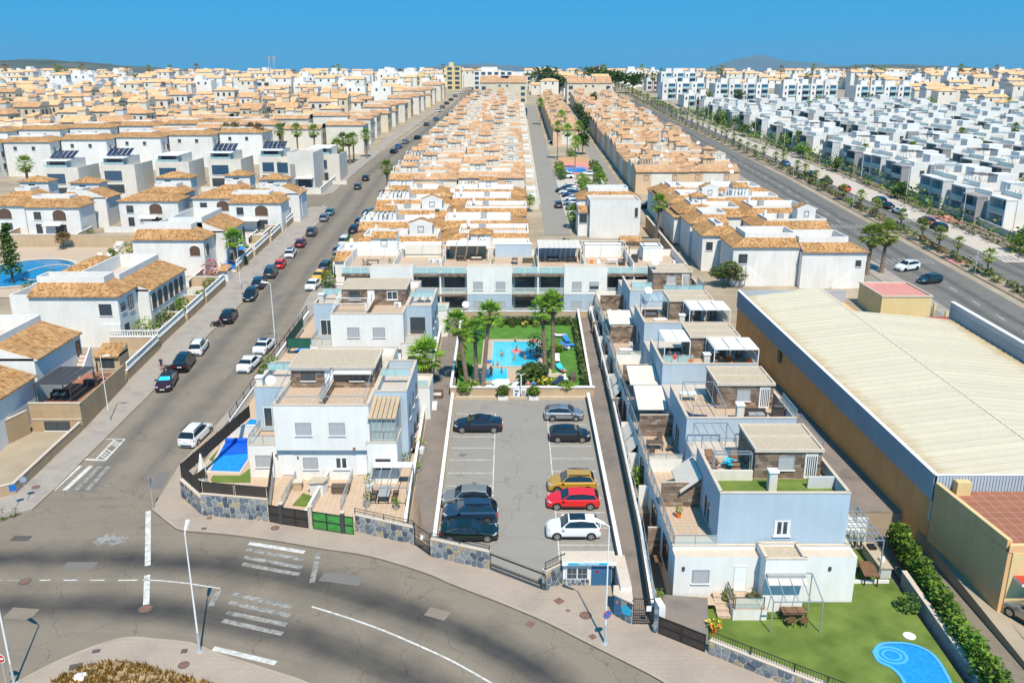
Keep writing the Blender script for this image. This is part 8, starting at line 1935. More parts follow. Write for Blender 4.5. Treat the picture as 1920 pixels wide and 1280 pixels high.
gwall('garden_wall','tan stepped wall behind the oval pool garden',[(-100,160.5),(-66,160.5)],2.2,'tanl',.3,'copeb');gwall('garden_wall','tan wall right of the oval pool garden steps',[(-66,160.5),(-63.8,170)],1.6,'tanl',.3,'copeb')
o=(-73,158,zt(158));t=thing('garden_steps','pale steps through the tan wall behind the oval pool','steps',o);steps(t,o,-74,-72.6,157,160.2,zt(157),zt(160)+1.2,5,'cope')
o=(-80.5,136,zt(136));t=thing('conifer_tree','dark tall conifer beside the oval pool','tree',o);b=MB(o);b.tube((-80.5,136,zt(136)-.2),(-80.5,136,zt(136)+8),.22,'barkd',.05,6);b.build('trunk',t);b=MB(o)
for k in range(9):h=2.2+k*.85;leaves(b,(-80.5+rnd.uniform(-.3,.3),136,zt(136)+h),(2.0-k*.17,2.0-k*.17,.75),150,.3,['leafd','leafd','leafm'],.5,.1)
b.build('crown',t)
tree('small_tree','small rounded tree with rusty leaves beside the oval pool',-83.4,158.5,zt(158),3.6,(1.6,1.6,1.3),380,.25,('leafr','leafo'),lobes=4,tr=.1);bush('hedge_bush','clipped green hedge block by the hipped roof house',-66.5,158,zt(158),(2,1,.8),200,.2,('leafl','leafm'))
for k in range(3):furn('lounger_white',-74+k*1.8,152.5,zt(152),R(20),f'white lounger behind the oval pool, {ordn(k)} from the left')
# = terraced blocks up the middle
def mparts(key,fn):
 return cached(key,fn)
def terrace_unit(kind,v,w=13.0,d=9.0):
 """meshes of one terraced house seen from its front left corner: wall, roof, terrace, roof room ..."""
 def mk():
  r=random.Random(v*17+len(kind));wm={'white':'whitec','cream':'creamw','peach':'peach'}[kind];h=3.6 if kind=='white' else 5.6
  tm='tile' if kind=='white' else 'tileo';out=[]
  b=MB();b.box(0,w,0,d-.4,-1.5,h,wm);out.append(('wall',b.mesh('wall'),None))
  b=MB();sd='S'+('W' if v%2 else 'E')+('N' if v%3==0 else '');a0,a1,c0,c1=tile_roof(b,0,w,0,d-.6,h,sd,2.2+.5*(v%3),.95,tm,.35,wm);out.append(('roof',b.mesh('roof'),None))
  b=MB();z=h+.95
  for q_ in((a0,a1,c0,c0+.18),(a0,a1,c1-.18,c1),(a0,a0+.18,c0+.18,c1-.18),(a1-.18,a1,c0+.18,c1-.18)):b.box(*q_,h+.002,z+.35,wm,'','cope' if kind=='white' else wm)
  b.face([(a0,c0,h+.35),(a1,c0,h+.35),(a1,c1,h+.35),(a0,c1,h+.35)],'deckw' if v%2 else 'cope');out.append(('roof_terrace',b.mesh('roof_terrace'),None))
  if kind!='white' or v%3!=1:
   tx=a0+r.uniform(.5,max(.6,a1-a0-4.2));tw=r.uniform(2.8,3.8)
   b=MB();b.box(tx,tx+tw,c1-3.2,c1-.2,h+.36,h+2.7,wm);out.append(('roof_room',b.mesh('roof_room'),None))
   b=MB();tile_roof(b,tx,tx+tw,c1-3.2,c1-.2,h+2.75,('S','SENW','SN','EW')[v%4],1.6,.7,tm,.25,wm);out.append(('room_roof',b.mesh('room_roof'),None))
   out.append(('window',win_meshes(.9,.9,'dark')[0],(tx+tw*.5,c1-3.21,h+1.3)))
  if v%4==2:
   b=MB()
   for k in range(7):b.box(a0+.5+k*.7,a0+.75+k*.7,c0+.3,c0+3.2,z+1.3,z+1.4,'whitep')
   for x,y in((a0+.5,c0+.3),(a0+4.9,c0+.3),(a0+.5,c0+3.1),(a0+4.9,c0+3.1)):b.box(x,x+.1,y,y+.1,h+.36,z+1.3,'whitep')
   out.append(('pergola',b.mesh('pergola'),None))
  if kind!='white':
   for x in(w*.2,w*.75):out.append(('window',win_meshes(1.2,1.2,'dark')[0],(x,-.005,3.4)))
   b=MB();b.box(w*.3,w*.7,-.03,0,.2,h-.6,'peach' if kind=='cream' else 'creamw');out.append(('wall_panel',b.mesh('wall_panel'),None))
  else:out.append(('chimney',cached(('chim',),lambda:(lambda b:(b.box(-.2,.2,-.2,.2,0,1.1,'white'),b.mesh('chimney'))[1])(MB())),(a0+1.2,c1-.6,h+.9)))
  b=MB();b.box(w*.42,w*.5,c1-2.2,c1-1.2,h+.36,h+1.5,'greyp');out.append(('roof_unit',b.mesh('roof_unit'),None))
  return out
 return cached(('tu',kind,v,w,d),mk)
def place_unit(name,lb,parts,x,y,sx=1.0,rz=0.0,cat='house',group=None,sy=1.0,z=None):
 t=thing(name,lb,cat,(x,y,zt(y)if z is None else z),rz,group);t.scale=(sx,sy,1)
 for n_,me,loc in parts:put(n_,me,t,loc or(0,0,0))
 return t
CGRP='terraced houses up the middle of the town'
row,y=0,136.5
while y<470:
 kind='white' if y<195 else 'cream';d=11.2 if kind=='white' else 8.6
 xl=-28.6 if y<250 else-28.6+(y-250)*.036;xr=3.2;half=(xr-xl)/2
 for c in(0,1):
  v=(row*3+c*5+(row//3))%7
  sh=rnd.uniform(-1.2,1.2)
  place_unit('terraced_house',f'{"white" if kind == "white" else "cream"} tiled house between left road and inner street, {ordn(row)} row, {("left", "right")[c]} column',terrace_unit(kind,v,13.0,d),xl+c*half,y+sh*.4+c*1.5,half/13.0*.985,group=CGRP)
 if y>205 or y<190:
  kr='white' if y<196 else('cream','peach')[row%2]
  x0,x1=30.5,(56.5 if y<260 else 56.5-(y-260)*.012);half=(x1-x0)/2
  for c in(0,1):
   if y<150 and c==0 or y<141:continue
   v=(row*5+c*3+2)%7
   pts_=terrace_unit(kr,v,13.0,d)
   place_unit('terraced_house',f'{"white" if kr == "white" else kr} tiled house between lane and avenue, {ordn(row)} row, {("left", "right")[c]} column',pts_,x0+c*half,y+c*1.2+3,half/13.0*.985,group=CGRP,z=zt(y)+(2.0 if y<196 else 0))
 if y>300 and y<455:
  place_unit('terraced_house',f'peach tiled house between inner street and lane, {ordn(row)} row from the long block',terrace_unit('peach',row%7,13.0,d),14.2,y,9.8/13,group=CGRP)
 row+=1;y+=d
for k in range(30):
 y_=196+k*9;b=MB((3.4,y_,zt(y_)));b.wall((6.4,y_),(6.4,y_+8.7),.2,-.2,1.3,'whiteb');b.wall((3.4,y_),(6.3,y_),.2,-.2,2.1,'creamw');b.box(3.5,5.6,y_+4,y_+8,zt(y_)+2.2,zt(y_)+2.5,('whitep','canvasw','peach')[k%3]);b.box(5.4,5.6,y_+4,y_+4.2,zt(y_),zt(y_)+2.19,'whitep');tag(b.build('yard_wall'),f'pale front yard walls along the inner street, {ordn(k)} from the near end','wall')
 sheet('yard_floor',[(3.3,y_),(6.4,y_),(6.4,y_+8.7),(3.3,y_+8.7)],.04,'deckw')
t,o,zb=spanish('white houses with two blank gables and ochre tile strips behind the warehouse',[(35,45.4,134.6,143,-1,6.4,'SW',2.3,.9,.8,[(1.6,3.6,1.4,1.5,'dark')],[]),(45.5,55.6,133.2,142,-1,5.9,'SE',2.3,.9,.9,[(8.9,3.4,.9,1.0,'brown')],[])])
for k,(x0,x1,s_)in enumerate(((37.2,40.5,1),(50.5,54.0,-1))):
 b=MB(o);y0=134.4 if k==0 else 133.0;q_=[(x0,y0,zb-.5),(x1,y0,zb-.5),(x1,y0,zb+(.2 if s_>0 else 3.2)),(x0,y0,zb+(3.2 if s_>0 else.2))];b.face(q_,'white');b.face([(x,y_+.18,z)for x,y_,z in q_][::-1],'white');b.face([q_[3],q_[2],(q_[2][0],y0+.18,q_[2][2]),(q_[3][0],y0+.18,q_[3][2])],'white');b.build('stair_wall',t)
for k in range(5):
 y_=143.5+k*9.4;spanish(f'white terrace house stepping up the left edge of the gable row, {ordn(k)} behind the warehouse',[(32.0-k*.3,38.5,y_,y_+8.6,-1,6.2,'SW' if k%2 else 'SWE',2.6,1.0,.4,[(1.2,3.5,1.1,1.4,'dark')],[])],None,'terraced_house','whitec')
tree('olive_tree','dense grey green olive tree at the white gable house',34.3,134,zt(134),4.6,(2.9,2.9,2.0),1500,.26,('leafo','leafd','leafo','leafm'),lobes=8)
t,o,zb=spanish('large blank white house with an ochre tile band in the middle behind the long block',[(15.2,25.0,168,176,-1,6.9,'',0,0,.3,[(9.0,4.0,.6,1.8,'dark')],[]),(13.4,26,176.2,183,-1,6.6,'SWE',2.2,1.0,.8,[],[]),(13.0,15.18,169.5,176,-1,4.9,'S',2.4,.8,0,[(1.0,2.6,1.5,1.7,'dark')],[])],None,'house','whitec')
gwall('garden_wall','tan wall behind the roof pergolas of the long block',[(4,141),(25.6,141)],3.0,'tanl',.3,'copeb');gwall('garden_wall','tan yard wall left of the round green bush',[(5,152),(13,152)],3.0,'tan',.3,'copeb');gwall('garden_wall','tan yard wall before the large white house',[(14,156),(27,156)],2.4,'tan',.3,'copeb');gwall('garden_wall','brown wall beside the lane right of the large white house',[(28.4,140),(27.6,176)],2.6,'tan',.3,'copeb')
spanish('small lean-to with an ochre tile roof in the tan yard',[(19.5,23.5,154,156,-.5,2.6,'S',2,.6,0,[],[])],None,'shed','tanl')
bush('shrub','large rounded grey green bush behind the slatted roof pergola',9.0,146,zt(146)+2.2,(2.7,1.6,1.3),620,.26,('leafo','leafm','leafo'));bush('shrub','bright green tree at the end of the inner street walls',3.9,193,zt(193)+1,(1.3,1.3,1.5),300,.26,('leafl','leafm'))
b=MB((-29.3,186,zt(186)));b.box(-30.6,-28,184,187.5,zt(186)+2.0,zt(186)+2.12,'bluetarp');[b.tube((x,y_,zt(186)),(x,y_,zt(186)+2.0),.04,'greyp')for x in(-30.5,-28.1)for y_ in(184.1,187.4)];tag(b.build('blue_canopy'),'bright blue canopy beside the right kerb of the left road','canopy')
b=MB((-28.2,138,zt(138)));b.box(-29.2,-27.2,138,140,zt(138),zt(138)+2.8,'whiteb','','cope');tk=b.build('transformer_hut');tag(tk,'small white utility hut with blue doors near the yellow taxi','hut');window(tk,tuple(tk.location),-28.5,137.998,zt(138)+.1,1.1,2.2,'S','blue','door');window(tk,tuple(tk.location),-27.198,139,zt(138)+.1,1.1,2.2,'E','blue','door')
palm_near('roadside palm with dry fronds on the right kerb of the left road',(-30.6,214,zt(214)),(-30.6,214,zt(214)+6.6),2.0,40,'palmy',None,.28,14)
for k,(px,py,H,lb)in enumerate(((1232,460,8,'tall thin palm in the yard right of the large white house'),(1075,428,3.2,'low palm in the yard left of the large white house'),(1210,260,7,'x'))):
 if k<2:x,y=G(px,py);palm_far(lb,x,y,H,'palm',1.7)
for k,(x,y_)in enumerate(((-29.0,133),(-29.2,141.5),(-29,147),(-29.8,158),(-29.4,182))):bush('shrub',f'green kerbside shrub on the right of the left road, {ordn(k)} from the villas',x,y_,zt(y_),(1.2,1.3,1.5),300,.24,(('leafm','leafl'),('leafd','leafm'))[k%2])
o=(18.5,250,zt(250));t=thing('swimming_pool','small blue pool with red paving in the inner street garden','pool',o);b=MB(o);b.face([(x,y_,zt(y_)+.1)for x,y_ in((15.2,248),(21.6,248),(21.2,258),(15.8,258))],'poolb');b.build('water',t);b=MB(o);b.face([(x,y_,zt(y_)+.05)for x,y_ in((14,245),(23.4,245),(23.2,266),(14.2,266))],'redpave');b.build('surround',t)
b=MB(o);b.wall((14,266),(23.2,266),.3,0,1.8,'peachd');b.build('back_wall',t)
for k in range(12):
 x,y_=(13.4,236+k*4.6)if k<4 else(23.6,228+(k-4)*5)if k<10 else(18.5,268+(k-10)*9);bush('hedge_bush',f'clipped green hedge bush round the inner pool garden, {ordn(k)} of the ring',x,y_,zt(y_),(1.5,2.2,1.5),240,.3,('leafl','leafm')if k%3 else('leafm','leafd'),stem=False)
for k in range(4):bush('hedge_bush',f'clipped square hedge before the inner pool, {ordn(k)} from the large white house',18.6,212+k*6,zt(212+k*6),(1.9,2.4,1.3),300,.3,('leafl','leafm','leafl'),stem=False)
for k,(px,py,H)in enumerate(((1045,300,10),(1063,300,9),(1078,318,8),(1084,290,9),(1052,265,9),(1013,235,9))):x,y_=G(px,py);palm_far(f'tall slim palm by the inner pool, {ordn(k)} of the cluster',x,y_,H,'palm',2.0,tr=.15)
for k,(px,py,H)in enumerate(((1092,290,9),(1096,262,11),(1086,238,10),(1112,215,11))):x,y_=G(px,py);tree('pine_tree',f'dark layered pine along the lane, {ordn(k)} from the pool',x,y_,zt(y_),H,(2.6,2.6,H*.42),420,.5,('leafd','leafm','leafd'),lobes=9,tr=.2)
def gabled(lb,x0,x1,y,h):
 zb=zt(y);o=((x0+x1)/2,y,zb);t=thing('apartment_block',lb,'apartment block',o);w=x1-x0
 b=MB(o);b.box(x0,x1,y,y+18,zb-2,zb+h,'cream');b.build('wall',t)
 for a,c,hh in((x0,x0+w*.36,3.2),(x1-w*.36,x1,3.2),(x0+w*.37,x1-w*.37,2.0)):
  b=MB(o);tile_roof(b,a,c,y,y+18,zb+h,'SN',9,hh,'tileo',.4,'cream');b.build('roof',t)
 for k in range(3):
  for x in(x0+2,x1-2):window(t,o,x,y-.005,zb+1+k*3.1,2.2,1.7,'S','dark')
 for k in range(2):window(t,o,x0+w*(.42+.16*k),y-.005,zb+h-2.2,1.2,.9,'S','dark')
gabled('cream gabled apartment block at the top of the left terraced rows',-17.0,7.8,478,11);gabled('cream gabled apartment block at the top of the lane',29.5,53.5,482,10.5)
# = palm avenue and the modern white town on its right
AMx=lambda y:[p for p in((77.6,78.6,40,130),(78.6,78.6,130,240),(78.6,72.3,240,372),(72.3,70.6,372,500),(70.6,70.3,500,640),(70.3,69,640,900))if p[2]<=y<=p[3]][0]
def medx(y):a=AMx(y);return a[0]+(a[1]-a[0])*(y-a[2])/(a[3]-a[2])
MP=[(1865,518),(1805,490),(1762,472),(1713,455),(1675,432),(1632,410),(1607,392),(1576,377),(1547,360),(1520,348),(1505,338),(1480,330),(1458,318),(1440,312),(1424,302),(1408,296)]
yy=[G(*p)[1]for p in MP];y=yy[-1]
while y<640:y+=8.2;yy.append(y)
for k,y in enumerate(yy):palm_far(f'young palm in the avenue median, {ordn(k)} from the near end',medx(y)+rnd.uniform(-.4,.4),y,rnd.uniform(2.6,3.6)if y<300 else rnd.uniform(3.5,5),'palmy',1.35,22,5,5,'palms in the avenue median',.17)
k=0;y=100
while y<560:
 for _ in range(1):
  b_=rnd.choice([('leafm','leafd'),('leafr','leafo'),('leafl','leafm'),('leafo','leafm'),('leafd','leafm')])
  bush('shrub',f'low shrub in the avenue median, {ordn(k)} from the near end',medx(y)+rnd.uniform(-.5,.5),y,zt(y)+.12,(rnd.uniform(.8,1.1),rnd.uniform(1.0,1.7),rnd.uniform(.55,.9)),110 if y<250 else 50,.24,b_,group='shrubs in the avenue median',stem=False)
 k+=1;y+=rnd.uniform(2.6,3.4)*(1 if y<300 else 1.6)
av=by('avenue_near_carriageway');av2=by('avenue_far_carriageway')
def stripes(par,xc,w,y0,n,st=1.0,along=3.4):
 for k in range(n):
  x=xc-w/2+k*w/n;b=MB();b.face([(a,c,zt(c)+.03)for a,c in((x,y0),(x+.5,y0),(x+.5,y0+along),(x,y0+along))],'wornpaint');b.build('crossing_stripe',par)
stripes(av,69.5,10,148,10);stripes(av2,85.8,9,150,9);stripes(av,69.4,10,176,10);stripes(av2,85.6,9,182,9)
for k in range(9):b=MB();b.face([(a,c,zt(c)+.03)for a,c in((60.5+k*.1,138+k*1.1),(63.5+k*.1,138+k*1.1),(63.5+k*.1,138.5+k*1.1),(60.5+k*.1,138.5+k*1.1))],'wornpaint');b.build('crossing_stripe',av)
for x,(ya,yb)in((69.5,(40,146)),(69.5,(182,330))):
 y=ya
 while y<yb:b=MB();b.face([(a,c,zt(c)+.03)for a,c in((x-.07,y),(x+.07,y),(x+.07,y+2.5),(x-.07,y+2.5))],'paint');b.build('lane_dash',av);y+=7
for x0,x1,y0,y1 in((77.0,80.2,147.5,152),(77.0,80.2,175,180),(92.2,96.4,146,153),(91.6,95.5,181,188),(98,108,134,138),(97,106,122,127)):sheet('red_pavement',[(x0,y0),(x1,y0),(x1,y1),(x0,y1)],.155,'redpave')
sheet('side_avenue',[(97,128),(240,128),(240,146),(97,146)],.012,'junction')
for k,y in enumerate((122,150,178,205,233,262,292,322,352,384,416,450,486,524)):
 xx=(92.5 if y<240 else 92.5-(y-240)*.06)+.6
 dup(LP,(xx,y,zt(y)+.1),R(180),f'pale street lamp on the far pavement of the avenue, {ordn(k)} from the near end',LAMPGRP,1.0)
for k,y in enumerate((110,141,196,240,284,330,380)):dup(LP,(medx(y)-1.4,y,zt(y)+.1),R(180),f'slim street lamp in the avenue median, {ordn(k)} from the near end',LAMPGRP,.72)
for x,y,m,lb in((58.8,120,'signblue',0),(96.3,131,'framed','dark round sign on a post at the avenue corner'),(94,128,'greyp','small grey sign on a post at the red pavement')):
 if lb:t,o,H=sign_post('traffic_sign',lb,960,900,2.4,'disc',m);t.location=(x,y,zt(y)+.13)
for k,(px,py,H)in enumerate(((1625,515,6.6),(1652,512,6.6))):x,y=G(px,py);palm_near(f'{("left", "right")[k]} of the two big palms with dry skirts beside the white gable',(x,y,zt(y)),(x+.2,y,zt(y)+H),2.3,46,'palmy',None,.3,22)
# ---- modern terraced houses
def modern(v):
 def mk():
  r=random.Random(v);out=[];w,d=7.4,11
  gm=('greyd','grey','grey','grey','whitec')[v%5];h=6.3
  b=MB();b.box(0,d,0,w,-1.5,h,'whitec','','deckw');out.append(('wall',b.mesh('wall'),None))
  b=MB()
  for q_ in((.6,d,0,.18),(.6,d,w-.18,w),(d-.18,d,.18,w-.18)):b.box(*q_,h+.001,h+1.0,'whitec','','cope')
  b.box(d*.45,d*.8,w*.2,w*.75,h+.002,h+2.6,'whitec','','cope');out.append(('roof_parapet',b.mesh('roof_parapet'),None))
  b=MB()
  b.box(-2.2,-.001,.2,.5,-1,h-.3,gm);b.box(-2.2,-.001,w-1.0,w-.7,-1,h-.3,gm);b.box(-2.3,0,.1,w-.6,h-.299,h,gm);b.box(-2.1,-.001,.501,w-1.001,2.9,3.15,gm);b.box(-2.2,-1.9,.51,.8,-1,2.89,gm);out.append(('balcony_frame',b.mesh('balcony_frame'),None))
  b=MB();b.box(-2.15,-2.1,.52,w-1.02,3.2,4.2,'bal');out.append(('glass_panel',b.mesh('glass_panel'),None))
  b=MB();b.box(.65,.7,.2,w-.2,h+.01,h+1.0,'bal');out.append(('glass_panel',b.mesh('glass_panel'),None))
  for z,k in((.1,'darkdoor'),(3.2,'darkdoor')):out.append(('window',win_meshes(3.4,2.2,k)[0],(-.005,w*.45,z,-pi/2)));out.append(('pane',win_meshes(3.4,2.2,k)[1][0][1],(-.005,w*.45,z,-pi/2)))
  for z in(.8,3.9):out.append(('window',win_meshes(1.1,1.3,'dark')[0],(2.8,-.005,z)));out.append(('pane',win_meshes(1.1,1.3,'dark')[1][0][1],(2.8,-.005,z)))
  if v%5==0:
   b=MB();b.box(4.2,7.6,-1.2,-.001,h-2.6,h+.4,gm);out.append(('grey_box',b.mesh('grey_box'),None))
  if v%4==1:
   b=MB();q_=[(7.0,-1.1,0),(7.0,-.003,0),(2.5,-.003,3.6),(2.5,-1.1,3.6)];b.face(q_,'whitec');b.face([(x,-1.1,z+1.0)for x,y_,z in(q_[0],q_[3])]+[(q_[3][0],-1.1,q_[3][2]-.4),(q_[0][0],-1.1,q_[0][2]-.4)],'whitec');b.face([(x,-1.12,z+1.0)for x,y_,z in(q_[3],q_[0])]+[(q_[0][0],-1.12,q_[0][2]-.4),(q_[3][0],-1.12,q_[3][2]-.4)],'whitec');out.append(('outside_stair',b.mesh('outside_stair'),None))
  if v%2:
   b=MB()
   for k in range(5):b.box(1.0+k*.8,1.15+k*.8,.4,w-.4,h+2.4,h+2.5,'framebr' if v%4==3 else 'whitep')
   for x,y_ in((1,.4),(4.3,.4),(1,w-.5),(4.3,w-.5)):b.box(x,x+.1,y_,y_+.1,h,h+2.4,'whitep')
   out.append(('pergola',b.mesh('pergola'),None))
  b=MB();b.box(d*.83,d*.93,w*.3,w*.5,h+.01,h+.8,'greyp');out.append(('roof_unit',b.mesh('roof_unit'),None))
  return out
 return cached(('modern',v),mk)
def place4(name,lb,parts,x,y,z,rz,cat,group,sx=1.0,sy=1.0,lim=99):
 t=thing(name,lb,cat,(x,y,z),rz,group);t.scale=(sx,sy,1)
 for n_,me,loc in parts[:lim]:
  loc=loc or(0,0,0);put(n_,me,t,loc[:3],loc[3]if len(loc)>3 else 0)
 return t
MG='white modern terraced houses right of the avenue'
n_mod=0;ROWX=(98.5,124,150,176,203,232,262,295)
for r_,x0 in enumerate(ROWX):
 y=(150,152,168,152,180,200,225,250)[r_];i=0
 while y<(425 if r_<5 else 400):
  xx=x0-(max(0,y-240)*.055)
  if not(r_==4 and 395<y<425)and rnd.random()>.05:
   place4('modern_house',f'white modern house, {ordn(i)} from the near end of {ordn(r_)} row right of avenue',modern((r_*5+i*3)%12),xx+rnd.uniform(-.7,.7)+(1.6 if i%2 else 0),y,zt(y)+rnd.uniform(-.6,.8),0,'house',MG,1.0,rnd.uniform(.93,1.0));n_mod+=1
  i+=1;y+=7.45 if i%8 else 13.5
 b=MB();b.face([(x,c,zt(c)+.02)for x,c in((x0-12,149),(x0-3.5,149),(x0-3.5-9,420),(x0-12-9,420))],'turf' if r_%2 else 'deckw');o_=b.build('garden_strip');o_['kind']='structure'
b=MB()
for r_,x0 in enumerate(ROWX):
 y=150
 while y<425:
  x=x0-5.2-max(0,y-240)*.055+rnd.uniform(-1.5,1.0);s_=rnd.uniform(1.1,2.5);leaves(b,(x,y,zt(y)+s_),(s_*1.2,s_*1.6,s_*1.2),46,.45,rnd.choice([['leafd','leafm'],['leafm','leafl'],['leafo','leafm']]));y+=rnd.uniform(2,5.5)
tag(b.build('garden_shrubs'),'green garden shrubs between the rows of white modern houses','shrubs',kind='stuff')
pts_=[(104,145),(118,150),(112,190),(110,210),(118,260),(112,300),(143,282),(146,276),(140,240),(168,220),(170,300),(195,330),(220,280),(196,260),(225,330),(250,310),(108,330),(100,250),(96,262),(94,290),(130,390),(160,410),(210,405),(230,415),(240,400)]
for k,(x,y)in enumerate(pts_):palm_far(f'palm among the white modern houses, {ordn(k)} counting away from the avenue corner',x,y,rnd.uniform(4,7),'palmy',1.9,26,6,5,'palms among the modern houses',.22)
for k,(x,y,s_)in enumerate(((137,283,2.6),(139,277,2.2),(142,270,2.0),(118,168,2.2),(104,158,1.8),(110,176,1.6),(93,300,3.0),(90,330,3.2),(88,352,3.2),(88,372,3.4),(86,395,3.4),(100,410,3.5),(150,440,4),(128,436,3.6),(176,442,4),(205,440,3.6),(182,260,2.4),(196,300,2.4))):
 tree('garden_tree',f'leafy green tree among the white modern houses, {ordn(k)} of the group',x,y,zt(y),s_*2.0,(s_,s_,s_*.9),420,.36,('leafl','leafm')if k%3==0 else('leafm','leafd'),lobes=5,group='leafy trees right of the avenue')
gwall('garden_wall','long grey wall in front of the first modern row along the avenue',[(97.6,147),(97.4,240),(90.5,372),(86,430)],1.3,'grey',.25,'grey');gwall('garden_wall','pale glass topped wall at the avenue corner before the modern houses',[(97.6,146.8),(150,146.8)][::1],1.2,'bluedk',.25)
b=MB();b.face([(x,c,zt(c)+.04)for x,c in((214,396),(244,396),(246,424),(212,424))],'turf');struct(b,'park_lawn')
def flats(lb,x,y,w,nst,v):
 zb=zt(y);o=(x,y,zb);t=thing('apartment_block',lb,'apartment block',o);n=max(2,int(w/7))
 b=MB(o);b.box(x,x+w,y,y+14,zb-3,zb+nst*3.1,'whitec','','deckw');b.build('wall',t)
 for k in range(n):
  xa=x+w*k/n;bw=w/n;tall=(k+v)%3==0
  b=MB(o);b.box(xa+.2,xa+bw*.42,y-1.6,y-.001,zb-2,zb+(nst+(.8 if tall else.15))*3.1,'whitec');b.build('stair_tower',t)
  for s_ in range(nst):
   z=zb+s_*3.1;b=MB(o);b.box(xa+bw*.44,xa+bw*.98,y-2.0,y-.002,z-.1,z+.12,'whitec');b.box(xa+bw*.46,xa+bw*.96,y-1.98,y-1.93,z+.13,z+1.0,'bal');b.build('balcony',t)
   window(t,o,xa+bw*.71,y-.003,z+.2,bw*.46,2.3,'S','blue');
   if s_:window(t,o,xa+bw*.22,y-1.603,z+.8,.9,1.3,'S','dark')
  b=MB(o);b.box(xa+bw*.5,xa+bw*.95,y+2,y+6,zb+nst*3.1+.01,zb+nst*3.1+2.6,'whitec','','framed');b.box(xa+bw*.55,xa+bw*.9,y+2.5,y+5,zb+nst*3.1+2.61,zb+nst*3.1+2.8,'solar');b.build('penthouse',t)
for k,(x,y,w,s_)in enumerate(((84,505,24,3),(87,456,12,2),(112,498,30,3),(147,490,30,3),(182,478,30,3),(92,560,22,4))):flats(('white five bay block at the left end of the skyline apartments','low white block with blue glass before the skyline apartments','white balconied apartment block, second from the left on the skyline','white balconied apartment block in the middle of the skyline','white balconied apartment block at the right end of the skyline','rear left white apartment block on the skyline','rear middle white apartment block on the skyline','rear right white apartment block on the skyline')[k],x,y,w,s_,k)
# = wear on the road, clutter on the roofs, left gardens
for k,(px,py,w,h,a)in enumerate(((640,1085,3.2,1.1,-.2),(820,1150,1.6,1.0,-.4),(150,1060,2.4,.9,0),(40,1150,2.0,1.2,-.1),(300,900,1.2,3.2,.1),(420,700,1.3,4.0,.05),(520,560,1.2,4.0,0))):
 x,y=G(px,py);ca,sa=cos(a),sin(a);b=MB();b.face([(x+ca*u-sa*v,y+sa*u+ca*v,zt(y+sa*u+ca*v)+.016)for u,v in((-w/2,-h/2),(w/2,-h/2),(w/2,h/2),(-w/2,h/2))],'road2' if k%2 else 'road3');b.build('repair_patch',froad if k<4 else lroad)
for k in range(9):
 x,y=(-4 if k%2 else 5.8)+rnd.uniform(-.8,.8),63+k*2.7;b=MB();r=rnd.uniform(.2,.5);b.face([(x+r*(1+.4*sin(i*2.3+k))*cos(i*pi/6),y+r*.8*(1+.4*cos(i*1.7+k))*sin(i*pi/6),zt(y+r*.8*(1+.4*cos(i*1.7+k))*sin(i*pi/6))+.028)for i in range(12)],'road3');b.build('oil_stain',lot)
x,y=G(205,1012);b=MB();b.face([(x+(1.6 if i%2 else 1.0)*cos(i*pi/8),y+(.9 if i%3 else.5)*sin(i*pi/8),zt(y)+.02+SLOPE*(.9 if i%3 else.5)*sin(i*pi/8))for i in range(16)],'wornpaint');b.build('cement_smear',froad)
def f_aerial(label):
 t=thing('tv_aerial',label,'aerial');b=MB();b.tube((0,0,0),(0,0,2.6),.03,'greyp');b.build('mast',t);b=MB();b.bar((-.6,0,2.4),(.6,0,2.4),.03,.03,'greyp');[b.bar((u*.25,-.35,2.42),(u*.25,.35,2.42),.02,.02,'greyp')for u in range(-2,3)];b.build('rods',t);return t
FURN['aerial']=f_aerial
for k in range(44):
 y=141+k*4.4;x=rnd.uniform(-26,1)if k%2 else rnd.uniform(33,54)
 if k%2==0 and y<200:continue
 furn('dish' if k%3 else 'aerial',x,y,zt(y)+(4.4 if y<195 else 6.4),rnd.uniform(-.6,.6),f'{"white dish" if k % 3 else "thin aerial"} on the {"left" if k % 2 else "right"} terraced roofs, {ordn(k)} up from the long block','dishes and aerials on the terraced roofs')
for k in range(26):
 y=130+k*2.6 if k<14 else 164+(k-14)*3;x=rnd.uniform(-75,-52)if k<14 else rnd.uniform(-112,-50);s_=rnd.uniform(.6,1.3)
 if 138<y<160 and x>-64:x=-70
 bush('shrub',f'garden shrub among the near left white houses, {ordn(k)} up the hill',x,y,zt(y),(s_,s_,s_),120,.22,(('leafm','leafd'),('leafl','leafm'),('leafo','leafm'))[k%3],group='garden shrubs on the left',stem=False)
for k,(x0,x1,y)in enumerate(((-68,-51,133.5),(-64,-50,163),(-82,-68,172.5),(-98,-84,166),(-112,-98,167),(-78,-62,199),(-110,-84,199),(-60,-48,166))):
 gwall('garden_wall',f'low white garden wall between the near left houses, {ordn(k)} piece',[(x0,y),(x1,y)],1.1,'whiteb',.2);gwall('garden_wall',f'short tan return wall between the near left houses, {ordn(k)} piece',[(x1,y),(x1,y+6)],1.3,'tanl',.2)
 sheet('terrace_paving',[(x0,y),(x1,y),(x1,y+6),(x0,y+6)],.04,('deck','deckw','terra')[k%3])
for k,(x,y,m)in enumerate(((-61,178.6,'canvas'),(-74,175.7,'canvas'),(-90,169,'canvas'),(-52.5,173.5,'canvasw'))):t=thing('awning',f'pale awning over a ground floor door of the left white houses, {ordn(k)}','awning',(x,y,zt(y)));awning(t,(x,y,zt(y)),x-1.8,x+1.8,y-1.6,y,zt(y)+2.3,zt(y)+2.8,'N',m)
